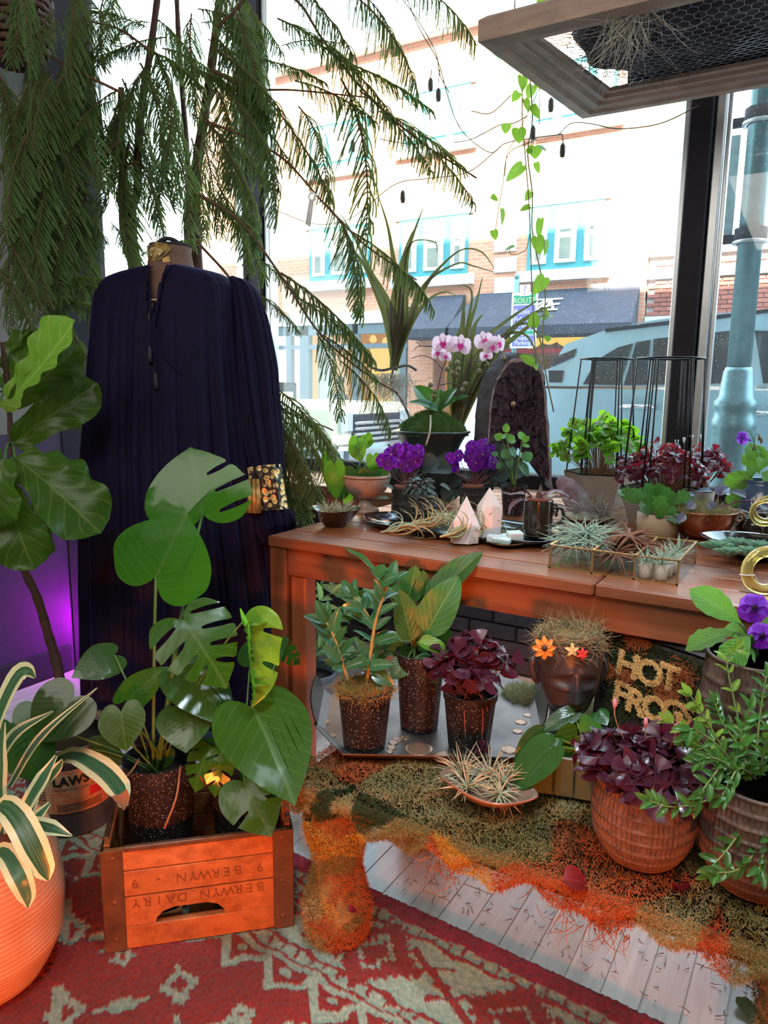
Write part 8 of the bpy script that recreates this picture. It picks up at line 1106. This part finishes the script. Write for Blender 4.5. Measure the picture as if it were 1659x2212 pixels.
# hanging moulded frame with chicken wire
FZ = 2.28; fx0, fx1, fy0, fy1 = -.985, .75, 2.23, 3.1; M_FRM = matte('grey_brown_frame_wood', (.4, .28, .22), (.28, .19, .16), rough=.6, scale=12, bmp=.25, stretch=(1, 1, 4)); hf = thing('hanging_frame', 'old moulded wooden picture frame hung flat from the ceiling with chicken wire', 'frame', ((fx0 + fx1) / 2, (fy0 + fy1) / 2, FZ)); pf = [(0, .018), (0, 0), (.03, -.004), (.036, .006), (.06, .008), (.066, .018), (.082, .018), (.086, .03), (.1, .032), (.1, .045), (.012, .075), (0, .06)]
q1, q2 = P(1032, 91, z=FZ), P(1258, 257, z=FZ); q2[1] = min(q2[1], 3.12); cs_ = [(q1[0], q1[1], 1.4, 1.4), (fx1, q1[1], -1.4, 1.4), (fx1, q2[1], -1.4, -1.4), (q2[0], q2[1], 1.4, -1.4)]
for i in range(4):
    a, b = cs_[i], cs_[(i + 1) % 4]; m = MB(); m.grid([[(c[0] + c[2] * p_, c[1] + c[3] * p_, FZ + z) for p_, z in pf] for c in (a, b)], wrap=True, flip=True); m.obj('rail', M_FRM, hf, False)
for y, z0 in ((fy0 + .09, FZ + .075), (fy1 - .07, FZ + .075)): MB().box(((fx0 + fx1) / 2 + .08, y, z0 + .13), (fx1 - fx0 - .25, .025, .26), ch=.003).obj('side_board', M_DARK, hf, False)
for x, y in ((fx0 + .05, fy0 + .05), (fx1 - .05, fy0 + .05), (fx0 + .05, fy1 - .05), (fx1 - .05, fy1 - .05)): MB().tube([(x, y, FZ + .06), (x, y, 3.6)], .002, 4).obj('hanging_wire', M_WIRE, hf)
qs = P(1235, 2, y=fy0 + .074); MB().box((qs[0], fy0 + .074, qs[2] + .02), (.1, .002, .05)).obj('paper_scrap', M_SW, hf, False)
m = MB(); g = np.random.default_rng(15); hs = .019; zf = lambda x, y: FZ + .05 - .012 * sin(x * 7 + 1) * sin(y * 9) - .02 * math.exp(-((x + .55) / .25) ** 2 - ((y - 2.62) / .25) ** 2)
for i in range(int((fx1 - fx0 - .14) / (hs * 1.732))):
    for j in range(int((fy1 - fy0 - .14) / (hs * 1.5))):
        cx_ = fx0 + .08 + i * hs * 1.732 + (j % 2) * hs * .866; cy_ = fy0 + .08 + j * hs * 1.5; h6 = [(cx_ + hs * cos(t), cy_ + hs * sin(t)) for t in (pi / 6, pi / 2, 5 * pi / 6, 7 * pi / 6)]
        m.tube([(x, y, zf(x, y)) for x, y in h6], .0011, 3, False)
stuff(m.obj('chicken_wire', matte('grey_galvanised_wire', (.4, .38, .42), rough=.35, metal=.6, bmp=0), hf))
M_BUR = matte('dark_purple_grey_burlap', (.075, .06, .08), (.03, .025, .035), rough=.95, scale=50, bmp=.8)
ds_ = thing('moss_bundle', 'dark purple-grey bundle of dried moss lying on the chicken wire', 'moss', (-.45, 2.65, FZ + .06))
for cx2, cy2, rx, ry, rh in ((-.62, 2.62, .24, .30, .09), (-.2, 2.55, .3, .26, .1), (.25, 2.62, .3, .3, .1)):
    A = []; th = np.arange(48) * 2 * pi / 48
    for k, (q, z) in enumerate(((0, -.2), (.6, -.15), (.9, 0), (1, .25), (.9, .6), (.5, 1), (0, 1.1))): rr = 1 + .1 * np.sin(3 * th + cx2 * 9) + .07 * np.sin(7 * th + k); A.append(np.column_stack([cx2 + rx * q * rr * np.cos(th), cy2 + ry * q * rr * np.sin(th), FZ + .062 + rh * z + .008 * np.sin(5 * th + k)]))
    MB().grid(A, wrap=True).obj('clump', M_BUR, ds_)
k = 5000; uu = g.uniform(0, 1, (k, 2)); cxs = g.choice(3, k); C3 = np.array([(-.62, 2.62, .24, .3), (-.2, 2.55, .3, .26), (.25, 2.62, .3, .3)])[cxs]; a = uu[:, 0] * 2 * pi; r = np.sqrt(uu[:, 1]); moss('moss_fibre', np.column_stack([C3[:, 0] + C3[:, 2] * r * np.cos(a), C3[:, 1] + C3[:, 3] * r * np.sin(a), np.full(k, FZ + .05)]), np.column_stack([np.cos(a), np.sin(a), -.1 * np.ones(k)]), .045, island('dark_fibre', [(.06, .05, .07), (.1, .085, .1), (.04, .03, .045)]), ds_, .0009, 1.2, 9, 0, 4)
M_USN = island('pale_usnea', [(.55, .5, .42), (.45, .42, .36), (.62, .58, .5)], .8); q0 = P(1365, 20, z=FZ + .03); k = 110; rt = q0 + np.column_stack([g.normal(0, .03, k), g.normal(0, .03, k), g.normal(0, .01, k)]); v, f = strands(rt, np.column_stack([g.normal(0, .12, k), g.normal(0, .12, k), -np.ones(k)]), g.uniform(.06, .25, k), .0013, 14, 3.0, 2.4, 7); tag(stuff(fastmesh('hanging_lichen', v, f, M_USN)), 'pale stringy lichen hanging down from the frame edge', 'moss')
# pothos vine hanging from the frame
M_POT2 = leafm('pothos_green', (.12, .3, .03), (.35, .45, .08), (.26, .5, .04), trans=.42, rough=.3, veins=6, vamt=.35, stripes=(.25, .42, .1), coat=.2); p_lf = mk(outline(heart(.1, .42), [], curve=lcurve(.25, .6, .015, -.4, 33), dens=.12), 'leaf', M_POT2); dp_ = 2.72; pv = thing('pothos_vine', 'pothos vine trailing straight down from the corner of the hanging frame', 'vine', P(1130, 175, d=dp_)); V1 = [(1130, 150), (1128, 250), (1134, 330), (1142, 430), (1146, 520), (1148, 600), (1152, 680), (1158, 790)]; V2 = [(1145, 170), (1150, 260), (1140, 330), (1150, 420), (1150, 500), (1166, 580), (1178, 640), (1172, 720), (1178, 800), (1196, 890)]; V3_ = [(1165, 190), (1165, 260), (1158, 300), (1100, 330), (1086, 400), (1074, 470), (1070, 500)]
for q, r in ((V1, .0022), (V2, .0026), (V3_, .0016), ([(1166, 190), (1112, 300), (1096, 330), (1090, 380)], .0014), ([(1146, 500), (1135, 540), (1105, 550), (1100, 536)], .0014)): MB().tube(spline([P(x, y, d=dp_) for x, y in q], 40), r, 6).obj('stem', matte('olive_vine_stem', (.2, .2, .08), bmp=0), pv)
for b, t, w_, n_ in (((1122, 160), (1088, 158), 24, (0, .8, .6)), ((1128, 165), (1132, 195), 30, (.3, .3, .9)), ((1165, 170), (1172, 192), 34, (-.2, .2, 1)), ((1120, 200), (1106, 218), 24, (.2, .4, .9)), ((1134, 215), (1146, 240), 24, (.3, .2, .9)), ((1150, 230), (1168, 256), 22, (-.3, .2, .9)), ((1094, 268), (1092, 288), 26, (-.2, .2, 1)), ((1120, 278), (1124, 308), 40, (.1, .3, 1)), ((1155, 316), (1158, 342), 38, (.1, .2, 1)), ((1165, 318), (1184, 322), 22, (.1, .6, .8)), ((1128, 358), (1092, 388), 32, (.2, .3, 1)), ((1158, 352), (1164, 374), 16, (-.4, .2, .9)), ((1146, 414), (1136, 434), 22, (.4, .2, .9)), ((1062, 424), (1078, 432), 18, (0, .3, 1)), ((1144, 446), (1122, 452), 20, (0, .4, .9)), ((1028, 462), (1050, 464), 10, (0, .9, .4)), ((1084, 452), (1090, 486), 18, (.6, .2, .8)), ((1066, 498), (1072, 518), 22, (0, .3, 1)), ((1168, 474), (1160, 514), 22, (-.5, .2, .8)), ((1160, 512), (1168, 550), 34, (-.1, .2, 1)), ((1178, 520), (1182, 552), 20, (.5, .2, .8)), ((1110, 532), (1088, 538), 14, (0, .7, .7)), ((1176, 600), (1152, 636), 36, (.1, .2, 1)), ((1150, 704), (1160, 668), 30, (.1, .2, 1)), ((1172, 690), (1198, 674), 22, (.1, .8, .5)), ((1178, 682), (1182, 664), 14, (0, .2, 1)), ((1152, 784), (1122, 762), 26, (-.2, .4, .9)), ((1156, 786), (1162, 800), 16, (.4, .2, .9)), ((1186, 735), (1176, 722), 16, (0, .4, .9)), ((1168, 10), (1176, -14), 26, (0, .2, 1)), ((1065, 118), (1092, 132), 18, (0, .7, .6)), ((1150, 185), (1140, 212), 28, (0, .3, 1)), ((1145, 330), (1138, 318), 18, (0, .3, 1))): leafpx(pv, p_lf, b, t, w_, dp_ + random.uniform(-.03, .03), None, n_)
# string lights inside the glass
M_CAB = matte('olive_cable', (.14, .1, .04), bmp=0); M_SOC = matte('dark_bulb_socket', (.09, .08, .07), rough=.5, bmp=0); M_BULB = glassm('clear_bulb_glass', (.98, .98, .95), .1); sl2 = thing('string_lights', 'string of small bulbs on thin cables looped inside the window', 'string lights', P(950, 130, y=3.1)); yc = 3.1
for q in ([(872, -20), (905, 60), (945, 130), (965, 200), (985, 260), (1012, 298), (1060, 330), (1090, 310), (1140, 300), (1215, 290)], [(870, 0), (900, 40), (940, 110), (950, 160), (970, 200)], [(1018, 240), (1060, 244), (1105, 205)], [(980, 308), (1020, 300), (1080, 270), (1110, 266), (1140, 250)], [(600, 456), (680, 484), (760, 470), (850, 400), (920, 386), (1010, 372), (1080, 318)], [(1205, 292), (1235, 266), (1280, 268), (1330, 278), (1390, 274), (1440, 262), (1510, 228)], [(1215, 290), (1217, 320)], [(820, 300), (860, 308), (900, 312)], [(950, 150), (947, 178)], [(932, 150), (930, 176)]): MB().tube(spline([P(x, y, y=yc) for x, y in q], 40), .0022, 5).obj('cable', M_CAB, sl2)
bs_ = MB().lathe([(.0, .035), (.005, .033), (.011, .022), (.012, -.004), (.009, -.02), (0, -.02)], (0, 0, 0), 12); bs_m = mk(bs_, 'socket', M_SOC); bb_m = mk(MB().lathe([(.008, -.018), (.012, -.032), (.014, -.045), (.009, -.058), (0, -.06)], (0, 0, 0), 12), 'bulb', M_BULB)
for px, py in ((930, 186), (947, 208), (1215, 328), (1151, 290), (762, 318), (870, 428), (1190, 230)): q = P(px, py, y=yc); inst('socket', bs_m, Matrix.Translation(q), sl2); inst('bulb', bb_m, Matrix.Translation(q), sl2)
# crumbs of moss fallen on the planks under the bench
k = 170; q = np.column_stack([g.uniform(-.85, .1, k), 1.44 + g.uniform(0, .35, k) ** 1.0 * .6 - .18 * (g.random(k) < .0), np.full(k, .004)]); v, f = strands(q, np.column_stack([g.normal(size=k), g.normal(size=k), np.zeros(k)]), .016 * g.uniform(.4, 2, k), .0012, 3, 1.2, .3, 44); v[:, 2] = np.clip(v[:, 2], .0008, .012); tag(stuff(fastmesh('moss_crumbs', v, f, island('brown_crumbs', [(.12, .07, .03), (.06, .04, .02), (.2, .14, .06)]))), 'brown moss crumbs scattered on the planks below the bench', 'moss')
